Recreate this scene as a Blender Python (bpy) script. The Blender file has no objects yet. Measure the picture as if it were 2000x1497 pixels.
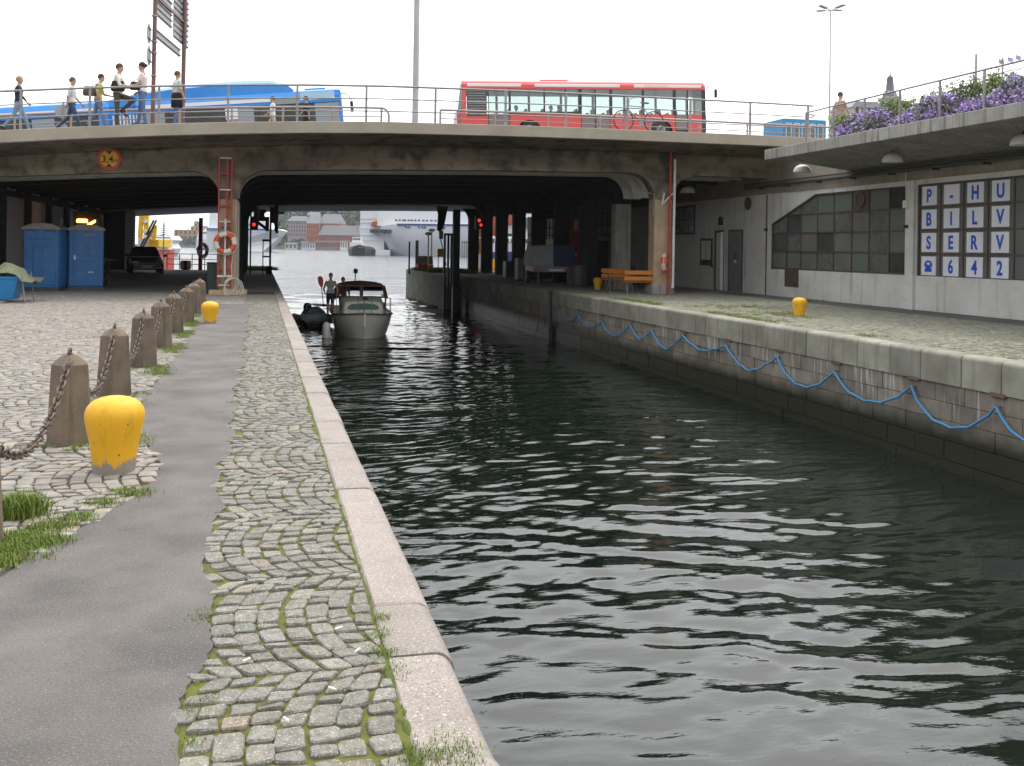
import bpy, bmesh, math, random
import numpy as np
from mathutils import Vector, Matrix, Euler
S = bpy.context.scene
COL = S.collection
rnd = random.Random(7)
R = math.radians

# ---------------------------------------------------------------- camera
F = 1950.0                       # focal length in photo pixels (photo 2000 wide)
EYE = 1.65                       # eye height over the left quay (z = 0)
YAW = math.atan(493 / F)         # camera looks this much to the right of the canal
ROLL = 0.0145
SA, CA = math.sin(YAW), math.cos(YAW)
cam_d = bpy.data.cameras.new('camera')
cam = bpy.data.objects.new('camera', cam_d); COL.objects.link(cam)
cam_d.sensor_width = 36; cam_d.lens = 36 * F / 2000
cam_d.shift_y = -(748.5 - 486) / 2000
cam_d.clip_start = 0.05; cam_d.clip_end = 9000
cam.matrix_world = Matrix.Translation((0, 0, EYE)) @ Matrix.Rotation(-YAW, 4, 'Z') @ Matrix.Rotation(R(90), 4, 'X') @ Matrix.Rotation(ROLL, 4, 'Z')
S.camera = cam

# ---------------------------------------------------------------- light
SUN_EL, SUN_AZ = R(63), R(42)    # hazy sun ahead and to the right, behind thin cloud (azimuth clockwise from +Y)
w = bpy.data.worlds.new('World'); S.world = w; w.use_nodes = True
nt = w.node_tree; nt.nodes.clear()
n_out = nt.nodes.new('ShaderNodeOutputWorld'); n_bg = nt.nodes.new('ShaderNodeBackground')
n_sky = nt.nodes.new('ShaderNodeTexSky'); n_sky.sky_type = 'NISHITA'; n_sky.sun_disc = False
n_sky.sun_elevation = SUN_EL; n_sky.sun_rotation = SUN_AZ
n_sky.air_density = 1.0; n_sky.dust_density = 6.0; n_sky.ozone_density = 1.0
n_tc = nt.nodes.new('ShaderNodeTexCoord')
n_mp = nt.nodes.new('ShaderNodeMapping'); n_mp.inputs['Scale'].default_value = (1.2, 1.2, 3.0)
n_ns = nt.nodes.new('ShaderNodeTexNoise'); n_ns.inputs['Scale'].default_value = 1.6; n_ns.inputs['Detail'].default_value = 6
n_rp = nt.nodes.new('ShaderNodeValToRGB'); n_rp.color_ramp.elements[0].position = .34; n_rp.color_ramp.elements[1].position = .62
n_rp.color_ramp.elements[0].color = (.40, .40, .40, 1); n_rp.color_ramp.elements[1].color = (.72, .72, .72, 1)
n_mx = nt.nodes.new('ShaderNodeMix'); n_mx.data_type = 'RGBA'
n_mx.inputs['B'].default_value = (15.0, 16.1, 17.0, 1)       # bright thin overcast
L = nt.links.new
L(n_tc.outputs['Generated'], n_mp.inputs['Vector']); L(n_mp.outputs['Vector'], n_ns.inputs['Vector'])
L(n_ns.outputs['Fac'], n_rp.inputs['Fac']); L(n_rp.outputs['Color'], n_mx.inputs['Factor'])
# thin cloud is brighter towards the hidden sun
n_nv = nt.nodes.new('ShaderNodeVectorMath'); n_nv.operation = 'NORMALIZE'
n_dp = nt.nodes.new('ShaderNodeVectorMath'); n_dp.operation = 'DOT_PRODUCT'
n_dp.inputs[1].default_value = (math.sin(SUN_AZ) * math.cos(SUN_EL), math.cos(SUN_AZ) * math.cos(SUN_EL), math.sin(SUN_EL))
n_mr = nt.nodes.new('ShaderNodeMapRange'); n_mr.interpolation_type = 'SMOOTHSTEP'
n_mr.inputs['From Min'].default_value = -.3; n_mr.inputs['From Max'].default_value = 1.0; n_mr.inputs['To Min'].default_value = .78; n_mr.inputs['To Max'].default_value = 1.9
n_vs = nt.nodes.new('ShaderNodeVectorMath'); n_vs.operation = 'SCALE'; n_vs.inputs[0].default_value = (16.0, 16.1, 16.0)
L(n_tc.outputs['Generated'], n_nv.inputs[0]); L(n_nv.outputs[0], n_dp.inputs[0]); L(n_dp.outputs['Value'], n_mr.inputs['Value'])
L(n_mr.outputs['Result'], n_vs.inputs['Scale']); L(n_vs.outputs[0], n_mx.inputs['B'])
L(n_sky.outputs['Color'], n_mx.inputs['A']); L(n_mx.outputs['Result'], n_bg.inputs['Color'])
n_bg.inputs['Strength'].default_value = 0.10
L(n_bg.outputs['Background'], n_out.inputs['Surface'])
sd = bpy.data.lights.new('sun', 'SUN'); sd.energy = 1.1; sd.angle = R(12); sd.color = (1, .93, .82)
sun = bpy.data.objects.new('sun', sd); COL.objects.link(sun)
sdir = Vector((math.sin(SUN_AZ) * math.cos(SUN_EL), math.cos(SUN_AZ) * math.cos(SUN_EL), math.sin(SUN_EL)))
sun.rotation_euler = sdir.to_track_quat('Z', 'Y').to_euler()
S.view_settings.view_transform = 'Standard'; S.view_settings.look = 'None'
S.view_settings.exposure = 0.22; S.view_settings.gamma = 1; S.view_settings.use_curve_mapping = False
S.render.engine = 'CYCLES'
S.cycles.use_denoising = True
S.cycles.max_bounces = 8; S.cycles.diffuse_bounces = 4; S.cycles.glossy_bounces = 4; S.cycles.transparent_max_bounces = 16
S.cycles.caustics_reflective = False; S.cycles.caustics_refractive = False
S.cycles.sample_clamp_indirect = 6

# ---------------------------------------------------------------- pixel -> world helpers (photo measurements to real positions)
def ray(px, py):
    dx, dy = px - 1000, py - 486
    c, s = math.cos(ROLL), math.sin(ROLL)
    u, v = (dx * c + dy * s) / F, (dy * c - dx * s) / F
    return Vector((u * CA + SA, CA - u * SA, -v))       # scaled so that depth = 1
def at(px, py, D):
    return Vector((0, 0, EYE)) + ray(px, py) * D
def gnd(px, py, z=0.0):
    r = ray(px, py); return Vector((0, 0, EYE)) + r * ((z - EYE) / r.z)
def onY(px, py, Y):
    r = ray(px, py); return Vector((0, 0, EYE)) + r * (Y / r.y)
def onX(px, py, X):
    r = ray(px, py); return Vector((0, 0, EYE)) + r * (X / r.x)
def depth(p): return p[0] * SA + p[1] * CA

# ---------------------------------------------------------------- mesh builder
class MB:
    def __init__(s): s.v = []; s.f = []; s.m = []; s.s = []
    def add(s, vs, fs, mi=0, smooth=False):
        o = len(s.v); s.v.extend([tuple(p) for p in vs])
        for f in fs: s.f.append([o + i for i in f]); s.m.append(mi); s.s.append(smooth)
        return s
    def box(s, x0, x1, y0, y1, z0, z1, mi=0):
        return s.add([(x0,y0,z0),(x1,y0,z0),(x1,y1,z0),(x0,y1,z0),(x0,y0,z1),(x1,y0,z1),(x1,y1,z1),(x0,y1,z1)],
            [(3,2,1,0),(4,5,6,7),(0,1,5,4),(1,2,6,5),(2,3,7,6),(3,0,4,7)], mi)
    def bar(s, a, b, w, h, mi=0, up=(0,0,1)):
        """square bar from a to b: w across, h along up"""
        a = Vector(a); b = Vector(b); d = (b - a).normalized(); up = Vector(up)
        if abs(d.dot(up)) > .98: up = Vector((0,1,0)) if abs(d.y) < .9 else Vector((1,0,0))
        x = d.cross(up).normalized() * (w / 2); y = x.cross(d).normalized() * (h / 2)
        vs = [p + i * x + j * y for p in (a, b) for i, j in ((-1,-1),(1,-1),(1,1),(-1,1))]
        return s.add(vs, [(0,1,2,3),(7,6,5,4),(0,4,5,1),(1,5,6,2),(2,6,7,3),(3,7,4,0)], mi)
    def tube(s, pts, r, n=8, mi=0, closed=False, smooth=True, caps=True):
        pts = [Vector(p) for p in pts]; k = len(pts)
        rr = r if isinstance(r, (list, tuple)) else [r] * k
        rings = []; ref = None
        for i, p in enumerate(pts):
            if closed: d = pts[(i + 1) % k] - pts[i - 1]
            else: d = pts[min(i + 1, k - 1)] - pts[max(i - 1, 0)]
            d.normalize()
            if ref is None:
                ref = Vector((0,0,1)) if abs(d.z) < .9 else Vector((1,0,0))
            x = d.cross(ref)
            if x.length < 1e-4: x = d.orthogonal()
            x.normalize(); y = x.cross(d).normalized(); ref = y
            rings.append([p + (math.cos(2*math.pi*j/n) * x + math.sin(2*math.pi*j/n) * y) * rr[i] for j in range(n)])
        vs = [q for ring in rings for q in ring]; fs = []
        for i in range(k if closed else k - 1):
            i2 = (i + 1) % k
            for j in range(n):
                j2 = (j + 1) % n
                fs.append((i*n+j, i2*n+j, i2*n+j2, i*n+j2))
        if caps and not closed:
            fs.append(tuple(range(n))); fs.append(tuple((k-1)*n + j for j in reversed(range(n))))
        return s.add(vs, fs, mi, smooth)
    def lathe(s, prof, n=20, c=(0,0,0), mi=0, smooth=True, capb=True, capt=True, axis='z', a0=0):
        vs = []; fs = []
        for r, z in prof:
            for j in range(n):
                a = 2*math.pi*j/n + a0
                p = (r*math.cos(a), r*math.sin(a), z)
                if axis == 'y': p = (p[0], p[2], p[1])
                if axis == 'x': p = (p[2], p[0], p[1])
                vs.append((p[0]+c[0], p[1]+c[1], p[2]+c[2]))
        for i in range(len(prof)-1):
            for j in range(n):
                j2 = (j+1) % n
                fs.append((i*n+j, i*n+j2, (i+1)*n+j2, (i+1)*n+j))
        if capb: fs.append(tuple(reversed(range(n))))
        if capt: fs.append(tuple((len(prof)-1)*n + j for j in range(n)))
        return s.add(vs, fs, mi, smooth)
    def prism(s, poly, a, b, axis='y', mi=0, smooth=False):
        """extrude a 2D polygon; axis y: poly=(x,z); x: poly=(y,z); z: poly=(x,y)"""
        k = len(poly)
        def P(p, t): return (p[0], t, p[1]) if axis == 'y' else ((t, p[0], p[1]) if axis == 'x' else (p[0], p[1], t))
        vs = [P(p, a) for p in poly] + [P(p, b) for p in poly]
        fs = [tuple(range(k)), tuple(reversed(range(k, 2*k)))] + [(i, k+i, k+(i+1) % k, (i+1) % k) for i in range(k)]
        return s.add(vs, fs, mi, smooth)
    def loft(s, rings, mi=0, smooth=True, closed=True, capa=False, capb=False):
        n = len(rings[0]); vs = [q for r_ in rings for q in r_]; fs = []
        for i in range(len(rings)-1):
            for j in range(n if closed else n-1):
                j2 = (j+1) % n
                fs.append((i*n+j, i*n+j2, (i+1)*n+j2, (i+1)*n+j))
        if capa: fs.append(tuple(reversed(range(n))))
        if capb: fs.append(tuple((len(rings)-1)*n + j for j in range(n)))
        return s.add(vs, fs, mi, smooth)
    def ell(s, c, rad, n=12, m=8, mi=0):
        pr = []
        vs = []; fs = []
        for i in range(m+1):
            t = math.pi*i/m
            for j in range(n):
                a = 2*math.pi*j/n
                vs.append((c[0]+rad[0]*math.sin(t)*math.cos(a), c[1]+rad[1]*math.sin(t)*math.sin(a), c[2]-rad[2]*math.cos(t)))
        for i in range(m):
            for j in range(n):
                j2 = (j+1) % n
                fs.append((i*n+j, i*n+j2, (i+1)*n+j2, (i+1)*n+j))
        return s.add(vs, fs, mi, True)
    def mesh(s, name, mats):
        me = bpy.data.meshes.new(name); me.from_pydata(s.v, [], s.f)
        for m_ in (mats if isinstance(mats, (list, tuple)) else [mats]): me.materials.append(m_)
        me.polygons.foreach_set('material_index', s.m); me.polygons.foreach_set('use_smooth', s.s)
        bm = bmesh.new(); bm.from_mesh(me); bmesh.ops.recalc_face_normals(bm, faces=bm.faces); bm.to_mesh(me); bm.free()
        if any(s.s): me.set_sharp_from_angle(angle=R(38))
        if any(m_.get('_tint') for m_ in me.materials):
            a_ = me.attributes.new('tint', 'FLOAT_COLOR', 'POINT'); a_.data.foreach_set('color', np.ones(4 * len(me.vertices), np.float32))
        me.update(); return me
    def build(s, name, mats, parent=None, loc=None, rot=None, bevel=0, seg=1):
        o = bpy.data.objects.new(name, s.mesh(name, mats)); COL.objects.link(o)
        if parent is not None: o.parent = parent
        if loc is not None: o.location = loc
        if rot is not None: o.rotation_euler = rot
        if bevel:
            b = o.modifiers.new('bevel', 'BEVEL'); b.width = bevel; b.segments = seg; b.limit_method = 'ANGLE'; b.angle_limit = R(40)
        return o
def tag(o, label=None, cat=None, group=None, kind=None):
    if label: o['label'] = label
    if cat: o['category'] = cat
    if group: o['group'] = group
    if kind: o['kind'] = kind
    return o
def thing(name, label, cat, loc=(0,0,0), rz=0, group=None):
    o = bpy.data.objects.new(name, None); COL.objects.link(o); o.empty_display_size = .2
    o.location = loc; o.rotation_euler = (0, 0, rz)
    return tag(o, label, cat, group)
def copy_tree(root, loc=None, rz=None, label=None):
    def rec(o, par):
        c = o.copy(); COL.objects.link(c)
        if par is not None: c.parent = par
        for ch in o.children: rec(ch, c)
        return c
    c = rec(root, None)
    if loc is not None: c.location = loc
    if rz is not None: c.rotation_euler = (0, 0, rz)
    if label: c['label'] = label
    return c
def rep(mesh_obj, parent, loc, rot=None, name=None):
    """another part that shares the mesh"""
    c = mesh_obj.copy(); COL.objects.link(c); c.parent = parent; c.location = loc
    if rot is not None: c.rotation_euler = rot
    return c
# ---------------------------------------------------------------- materials
def M(name, c1, c2=None, scale=4.0, rough=.7, metal=0, spec=.5, bump=0, bscale=40, stretch=(1,1,1), lo=.35, hi=.65,
      streak=None, sscale=3.0, slo=.5, shi=.75, speck=None, kscale=250, klo=.62, khi=.7, dark=None, dlo=.6, dhi=.7, tint=False, emis=None, estr=1, coat=0, obj=False, bdist=.01, rvar=0):
    m = bpy.data.materials.new(name); m.use_nodes = True
    nt = m.node_tree; b = nt.nodes['Principled BSDF']; N = nt.nodes.new; Lk = nt.links.new
    b.inputs['Roughness'].default_value = rough; b.inputs['Metallic'].default_value = metal
    b.inputs['Specular IOR Level'].default_value = spec; b.inputs['Coat Weight'].default_value = coat
    b.inputs['Base Color'].default_value = (*c1, 1)
    if obj:
        src = N('ShaderNodeTexCoord').outputs['Object']
    else:
        src = N('ShaderNodeNewGeometry').outputs['Position']
    def noise(sc, st=(1,1,1), det=6, rg=.6):
        mp = N('ShaderNodeMapping'); mp.inputs['Scale'].default_value = st; Lk(src, mp.inputs['Vector'])
        t = N('ShaderNodeTexNoise'); t.inputs['Scale'].default_value = sc; t.inputs['Detail'].default_value = det; t.inputs['Roughness'].default_value = rg
        Lk(mp.outputs['Vector'], t.inputs['Vector']); return t.outputs['Fac']
    def rng(x, a, b_):
        r_ = N('ShaderNodeMapRange'); r_.inputs['From Min'].default_value = a; r_.inputs['From Max'].default_value = b_; Lk(x, r_.inputs['Value']); return r_.outputs['Result']
    def mix(fac, a, bb, mode='MIX'):
        x = N('ShaderNodeMix'); x.data_type = 'RGBA'; x.blend_type = mode
        if isinstance(fac, (int, float)): x.inputs['Factor'].default_value = fac
        else: Lk(fac, x.inputs['Factor'])
        for sock, v in (('A', a), ('B', bb)):
            if isinstance(v, tuple): x.inputs[sock].default_value = (*v, 1) if len(v) == 3 else v
            else: Lk(v, x.inputs[sock])
        return x.outputs['Result']
    col = None
    if c2 is not None: col = mix(rng(noise(scale, stretch), lo, hi), c1, c2)
    if streak is not None: col = mix(rng(noise(sscale, (1.6, 1.6, .12)), slo, shi), col if col else c1, streak)
    if speck is not None:
        col = mix(rng(noise(kscale, (1,1,1), 2), klo, khi), col if col else c1, speck)
    if dark is not None:
        col = mix(rng(noise(kscale * .83, (1,1,1), 2), dlo, dhi), col if col else c1, dark)
    if tint:
        at_ = N('ShaderNodeAttribute'); at_.attribute_name = 'tint'
        col = mix(1.0, col if col else c1, at_.outputs['Color'], 'MULTIPLY')
    if col is not None: Lk(col, b.inputs['Base Color'])
    if rvar:
        q = N('ShaderNodeMapRange'); q.inputs['To Min'].default_value = rough - rvar; q.inputs['To Max'].default_value = rough + rvar
        Lk(noise(scale * 1.7), q.inputs['Value']); Lk(q.outputs['Result'], b.inputs['Roughness'])
    if bump:
        bp = N('ShaderNodeBump'); bp.inputs['Strength'].default_value = bump; bp.inputs['Distance'].default_value = bdist
        Lk(noise(bscale, stretch, 5), bp.inputs['Height']); Lk(bp.outputs['Normal'], b.inputs['Normal'])
    if emis:
        b.inputs['Emission Color'].default_value = (*emis, 1); b.inputs['Emission Strength'].default_value = estr
    m['_tint'] = 1 if tint else 0
    return m
def glass(name, col, gloss=.12, rough=.02):
    m = bpy.data.materials.new(name); m.use_nodes = True; nt = m.node_tree; nt.nodes.clear(); N = nt.nodes.new
    o = N('ShaderNodeOutputMaterial'); t = N('ShaderNodeBsdfTransparent'); g = N('ShaderNodeBsdfGlossy'); x = N('ShaderNodeMixShader'); fr = N('ShaderNodeFresnel')
    t.inputs['Color'].default_value = (*col, 1); g.inputs['Roughness'].default_value = rough; fr.inputs['IOR'].default_value = 1.5
    a = N('ShaderNodeMath'); a.operation = 'ADD'; a.inputs[1].default_value = gloss
    nt.links.new(fr.outputs['Fac'], a.inputs[0]); nt.links.new(a.outputs[0], x.inputs['Fac'])
    nt.links.new(t.outputs[0], x.inputs[1]); nt.links.new(g.outputs[0], x.inputs[2]); nt.links.new(x.outputs[0], o.inputs['Surface'])
    return m
m_sett = M('granite_sett', (.225,.212,.182), (.13,.123,.104), 26, .8, speck=(.38,.37,.35), kscale=120, klo=.58, khi=.66, bump=.9, bscale=38, tint=True, bdist=.012)
m_joint = M('mossy_joint', (.115,.125,.018), (.085,.065,.04), 5, .95, bump=.9, bscale=70, lo=.48, hi=.66)
m_jointdry = M('dusty_joint', (.13,.115,.08), (.085,.10,.03), 1.2, .95, bump=.8, bscale=90, lo=.45, hi=.6)
m_asph = M('worn_asphalt', (.168,.155,.146), (.100,.093,.089), 1.6, .9, speck=(.27,.258,.245), kscale=110, klo=.58, khi=.70, bump=1.0, bscale=85, bdist=.012, dark=(.06,.057,.06))
m_coping = M('pink_granite_coping', (.31,.278,.25), (.24,.216,.195), 2.5, .78, speck=(.17,.15,.145), kscale=95, klo=.54, khi=.62, dark=(.5,.45,.41), dlo=.60, dhi=.68, bump=.35, bscale=120, tint=True, bdist=.004)
m_quaycon = M('grey_quay_concrete', (.30,.295,.25), (.20,.195,.155), 1.6, .85, streak=(.11,.105,.08), slo=.52, shi=.8, bump=.4, bscale=60, tint=True)
m_fascia = M('stained_bridge_concrete', (.31,.255,.185), (.15,.12,.088), .5, .9, stretch=(.45,1,3.0), streak=None, speck=(.075,.06,.048), kscale=1.6, klo=.5, khi=.72, bump=.35, bscale=9, lo=.3, hi=.62, bdist=.02, dark=(.075,.062,.05), dlo=.54, dhi=.68)
m_slab = M('bridge_edge_concrete', (.40,.355,.29), (.33,.29,.235), 1.1, .88, speck=(.16,.14,.11), kscale=22, klo=.66, khi=.72, bump=.35, bscale=30)
m_under = M('dark_concrete', (.034,.033,.032), (.020,.0195,.0195), 1.0, .9, bump=.3, bscale=12)  # near-black concrete for the parts under the deck
m_rib = M('lit_tone_rib', (.78,.76,.73), (.62,.60,.58), 2.0, .55)  # light caught by the front ribs, put into a pale colour
m_pillar = M('pillar_concrete', (.56,.41,.27), (.42,.31,.20), 1.4, .85, streak=(.16,.12,.09), slo=.55, shi=.8, bump=.3, bscale=40)
m_wall = M('painted_wall', (.70,.69,.665), (.58,.565,.535), .9, .8, streak=(.34,.31,.26), sscale=2.2, slo=.56, shi=.78, speck=(.36,.34,.3), kscale=14, klo=.66, khi=.72, bump=.25, bscale=30)
m_wallup = M('raw_wall_concrete', (.34,.30,.245), (.26,.225,.18), 1.1, .85, stretch=(1,1,4), streak=(.2,.165,.12), slo=.52, shi=.78, bump=.3, bscale=26)
m_canopy = M('canopy_concrete', (.36,.35,.32), (.25,.24,.22), 1.4, .85, streak=(.12,.115,.10), sscale=5, slo=.5, shi=.72, bump=.3, bscale=40)
m_lwall = M('grey_panel_wall', (.80,.79,.80), (.70,.69,.69), 1.0, .75, streak=(.2,.195,.19), slo=.55, shi=.8)
m_steel = M('galvanised_steel', (.34,.33,.335), (.25,.24,.245), 6, .5, metal=.5)
m_darkst = M('dark_steel', (.03,.03,.032), (.05,.048,.046), 5, .55, metal=.3)
m_black = M('black_rubber', (.015,.015,.016), rough=.6)
m_rust = M('rusty_frame', (.17,.10,.07), (.10,.075,.06), 7, .75)
m_frame = M('brown_window_frame', (.12,.085,.07), (.085,.062,.052), 4, .6)
m_chain = M('rusty_chain', (.10,.085,.08), (.15,.10,.075), 30, .6, metal=.5)
m_post = M('weathered_stone_post', (.19,.145,.10), (.105,.082,.06), 3, .88, streak=(.06,.05,.04), sscale=5, slo=.5, shi=.75, speck=(.32,.28,.22), kscale=150, bump=.35, bscale=80)
m_red = M('red_paint', (.50,.055,.035), (.40,.05,.035), 6, .5)
m_white = M('white_paint', (.78,.77,.75), (.68,.67,.65), 5, .5)
m_offw = M('cream_white', (.74,.71,.64), rough=.5)
m_blackp = M('black_paint', (.012,.012,.012), rough=.5)
m_blue = M('blue_plastic', (.045,.19,.46), (.035,.15,.38), 3, .45)
m_letter = M('letter_blue', (.03,.09,.60), rough=.5)
m_sign = M('white_sign_sheet', (.82,.83,.89), (.76,.77,.84), 3, .4)
m_pane = M('dirty_pane', (.085,.095,.09), (.15,.155,.145), 1.6, .28, spec=.6, lo=.3, hi=.7, rvar=.1)
m_panegreen = M('greenish_pane', (.11,.14,.13), (.16,.18,.165), 1.6, .3, spec=.6, lo=.3, hi=.7)
m_panegrey = M('grey_board_pane', (.13,.13,.125), (.17,.168,.16), 1.5, .4)
m_rope = M('blue_rope', (.06,.27,.52), (.045,.2,.42), 60, .7)
m_wrope = M('white_rope', (.66,.62,.54), rough=.8)
m_orange = M('orange_varnished_wood', (.62,.23,.03), (.5,.17,.02), 12, .5, stretch=(1,6,6))
m_redbus = M('red_bus_paint', (.78,.085,.08), (.74,.08,.075), 2, .3, coat=.3)
m_whitebus = M('white_bus_stripe', (.86,.82,.82), rough=.35)
m_bluebus = M('blue_bus_paint', (.02,.26,.74), (.015,.22,.66), 1.5, .3, coat=.3)
m_lblue = M('light_blue_bus_band', (.42,.62,.80), rough=.35)
m_dgrey = M('dark_grey_panel', (.06,.06,.062), (.09,.09,.09), 3, .5)
m_mgrey = M('mid_grey_panel', (.26,.26,.28), (.2,.2,.215), 3, .5)
g_bus = glass('bus_glass', (.84,.90,.89), .08)
g_dark = glass('dark_tinted_glass', (.22,.25,.26), .12)
g_clear = glass('clear_glass', (.8,.86,.86), .06)
m_skin = M('skin', (.52,.31,.22), (.47,.27,.19), 12, .55)
m_grass = M('grass_blades', (.12,.20,.025), (.19,.23,.04), 9, .7)
m_grassdry = M('dry_grass', (.16,.17,.04), (.20,.17,.06), 9, .8)
m_moss = M('moss', (.10,.12,.018), (.07,.10,.015), 20, .95, bump=.8, bscale=120)

def m_cloth(name, c): 
    return M(name, c, tuple(x*.8 for x in c), 14, .85)

# bollard paint: yellow, worn to bare grey iron towards its foot (wear sits on the object)
def bollard_mat(name, wear):
    m = bpy.data.materials.new(name); m.use_nodes = True; nt = m.node_tree; b = nt.nodes['Principled BSDF']; N = nt.nodes.new; Lk = nt.links.new
    tc = N('ShaderNodeTexCoord'); sp = N('ShaderNodeSeparateXYZ'); Lk(tc.outputs['Object'], sp.inputs[0])
    ns = N('ShaderNodeTexNoise'); ns.inputs['Scale'].default_value = 7; ns.inputs['Detail'].default_value = 8; ns.inputs['Roughness'].default_value = .65
    mp = N('ShaderNodeMapping'); mp.inputs['Scale'].default_value = (1,1,.45); Lk(tc.outputs['Object'], mp.inputs[0]); Lk(mp.outputs[0], ns.inputs[0])
    a = N('ShaderNodeMath'); a.operation = 'MULTIPLY_ADD'; Lk(ns.outputs['Fac'], a.inputs[0]); a.inputs[1].default_value = -.24; Lk(sp.outputs['Z'], a.inputs[2])
    nf = N('ShaderNodeTexNoise'); nf.inputs['Scale'].default_value = 38; nf.inputs['Detail'].default_value = 6; nf.inputs['Roughness'].default_value = .75; Lk(tc.outputs['Object'], nf.inputs[0])
    a2 = N('ShaderNodeMath'); a2.operation = 'MULTIPLY_ADD'; Lk(nf.outputs['Fac'], a2.inputs[0]); a2.inputs[1].default_value = -.17; Lk(a.outputs[0], a2.inputs[2])
    r_ = N('ShaderNodeMapRange'); r_.inputs['From Min'].default_value = wear - .085 - .010; r_.inputs['From Max'].default_value = wear - .085 + .010; Lk(a2.outputs[0], r_.inputs['Value'])
    n2 = N('ShaderNodeTexNoise'); n2.inputs['Scale'].default_value = 5; Lk(tc.outputs['Object'], n2.inputs[0])
    c1 = N('ShaderNodeMix'); c1.data_type = 'RGBA'; c1.inputs['A'].default_value = (.74,.37,.010,1); c1.inputs['B'].default_value = (.80,.44,.014,1); Lk(n2.outputs['Fac'], c1.inputs['Factor'])
    x = N('ShaderNodeMix'); x.data_type = 'RGBA'; x.inputs['A'].default_value = (.27,.25,.21,1); Lk(c1.outputs['Result'], x.inputs['B']); Lk(r_.outputs['Result'], x.inputs['Factor'])
    mp2 = N('ShaderNodeMapping'); mp2.inputs['Scale'].default_value = (3,3,.6); Lk(tc.outputs['Object'], mp2.inputs[0])
    n5 = N('ShaderNodeTexNoise'); n5.inputs['Scale'].default_value = 4.5; n5.inputs['Detail'].default_value = 8; n5.inputs['Roughness'].default_value = .7; Lk(mp2.outputs[0], n5.inputs[0])
    r5 = N('ShaderNodeMapRange'); r5.inputs['From Min'].default_value = .52; r5.inputs['From Max'].default_value = .75; r5.inputs['To Max'].default_value = .5; Lk(n5.outputs['Fac'], r5.inputs['Value'])
    xd = N('ShaderNodeMix'); xd.data_type = 'RGBA'; Lk(r5.outputs['Result'], xd.inputs['Factor']); Lk(x.outputs['Result'], xd.inputs['A']); xd.inputs['B'].default_value = (.30,.17,.02,1)
    n6 = N('ShaderNodeTexNoise'); n6.inputs['Scale'].default_value = 26; n6.inputs['Detail'].default_value = 3; Lk(tc.outputs['Object'], n6.inputs[0])
    r6 = N('ShaderNodeMapRange'); r6.inputs['From Min'].default_value = .70; r6.inputs['From Max'].default_value = .73; Lk(n6.outputs['Fac'], r6.inputs['Value'])
    xe = N('ShaderNodeMix'); xe.data_type = 'RGBA'; Lk(r6.outputs['Result'], xe.inputs['Factor']); Lk(xd.outputs['Result'], xe.inputs['A']); xe.inputs['B'].default_value = (.10,.075,.05,1)
    Lk(xe.outputs['Result'], b.inputs['Base Color']); b.inputs['Roughness'].default_value = .55
    n3 = N('ShaderNodeTexNoise'); n3.inputs['Scale'].default_value = 70; Lk(tc.outputs['Object'], n3.inputs[0])
    bp = N('ShaderNodeBump'); bp.inputs['Strength'].default_value = .25; bp.inputs['Distance'].default_value = .006; Lk(n3.outputs['Fac'], bp.inputs['Height']); Lk(bp.outputs['Normal'], b.inputs['Normal'])
    return m
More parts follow.
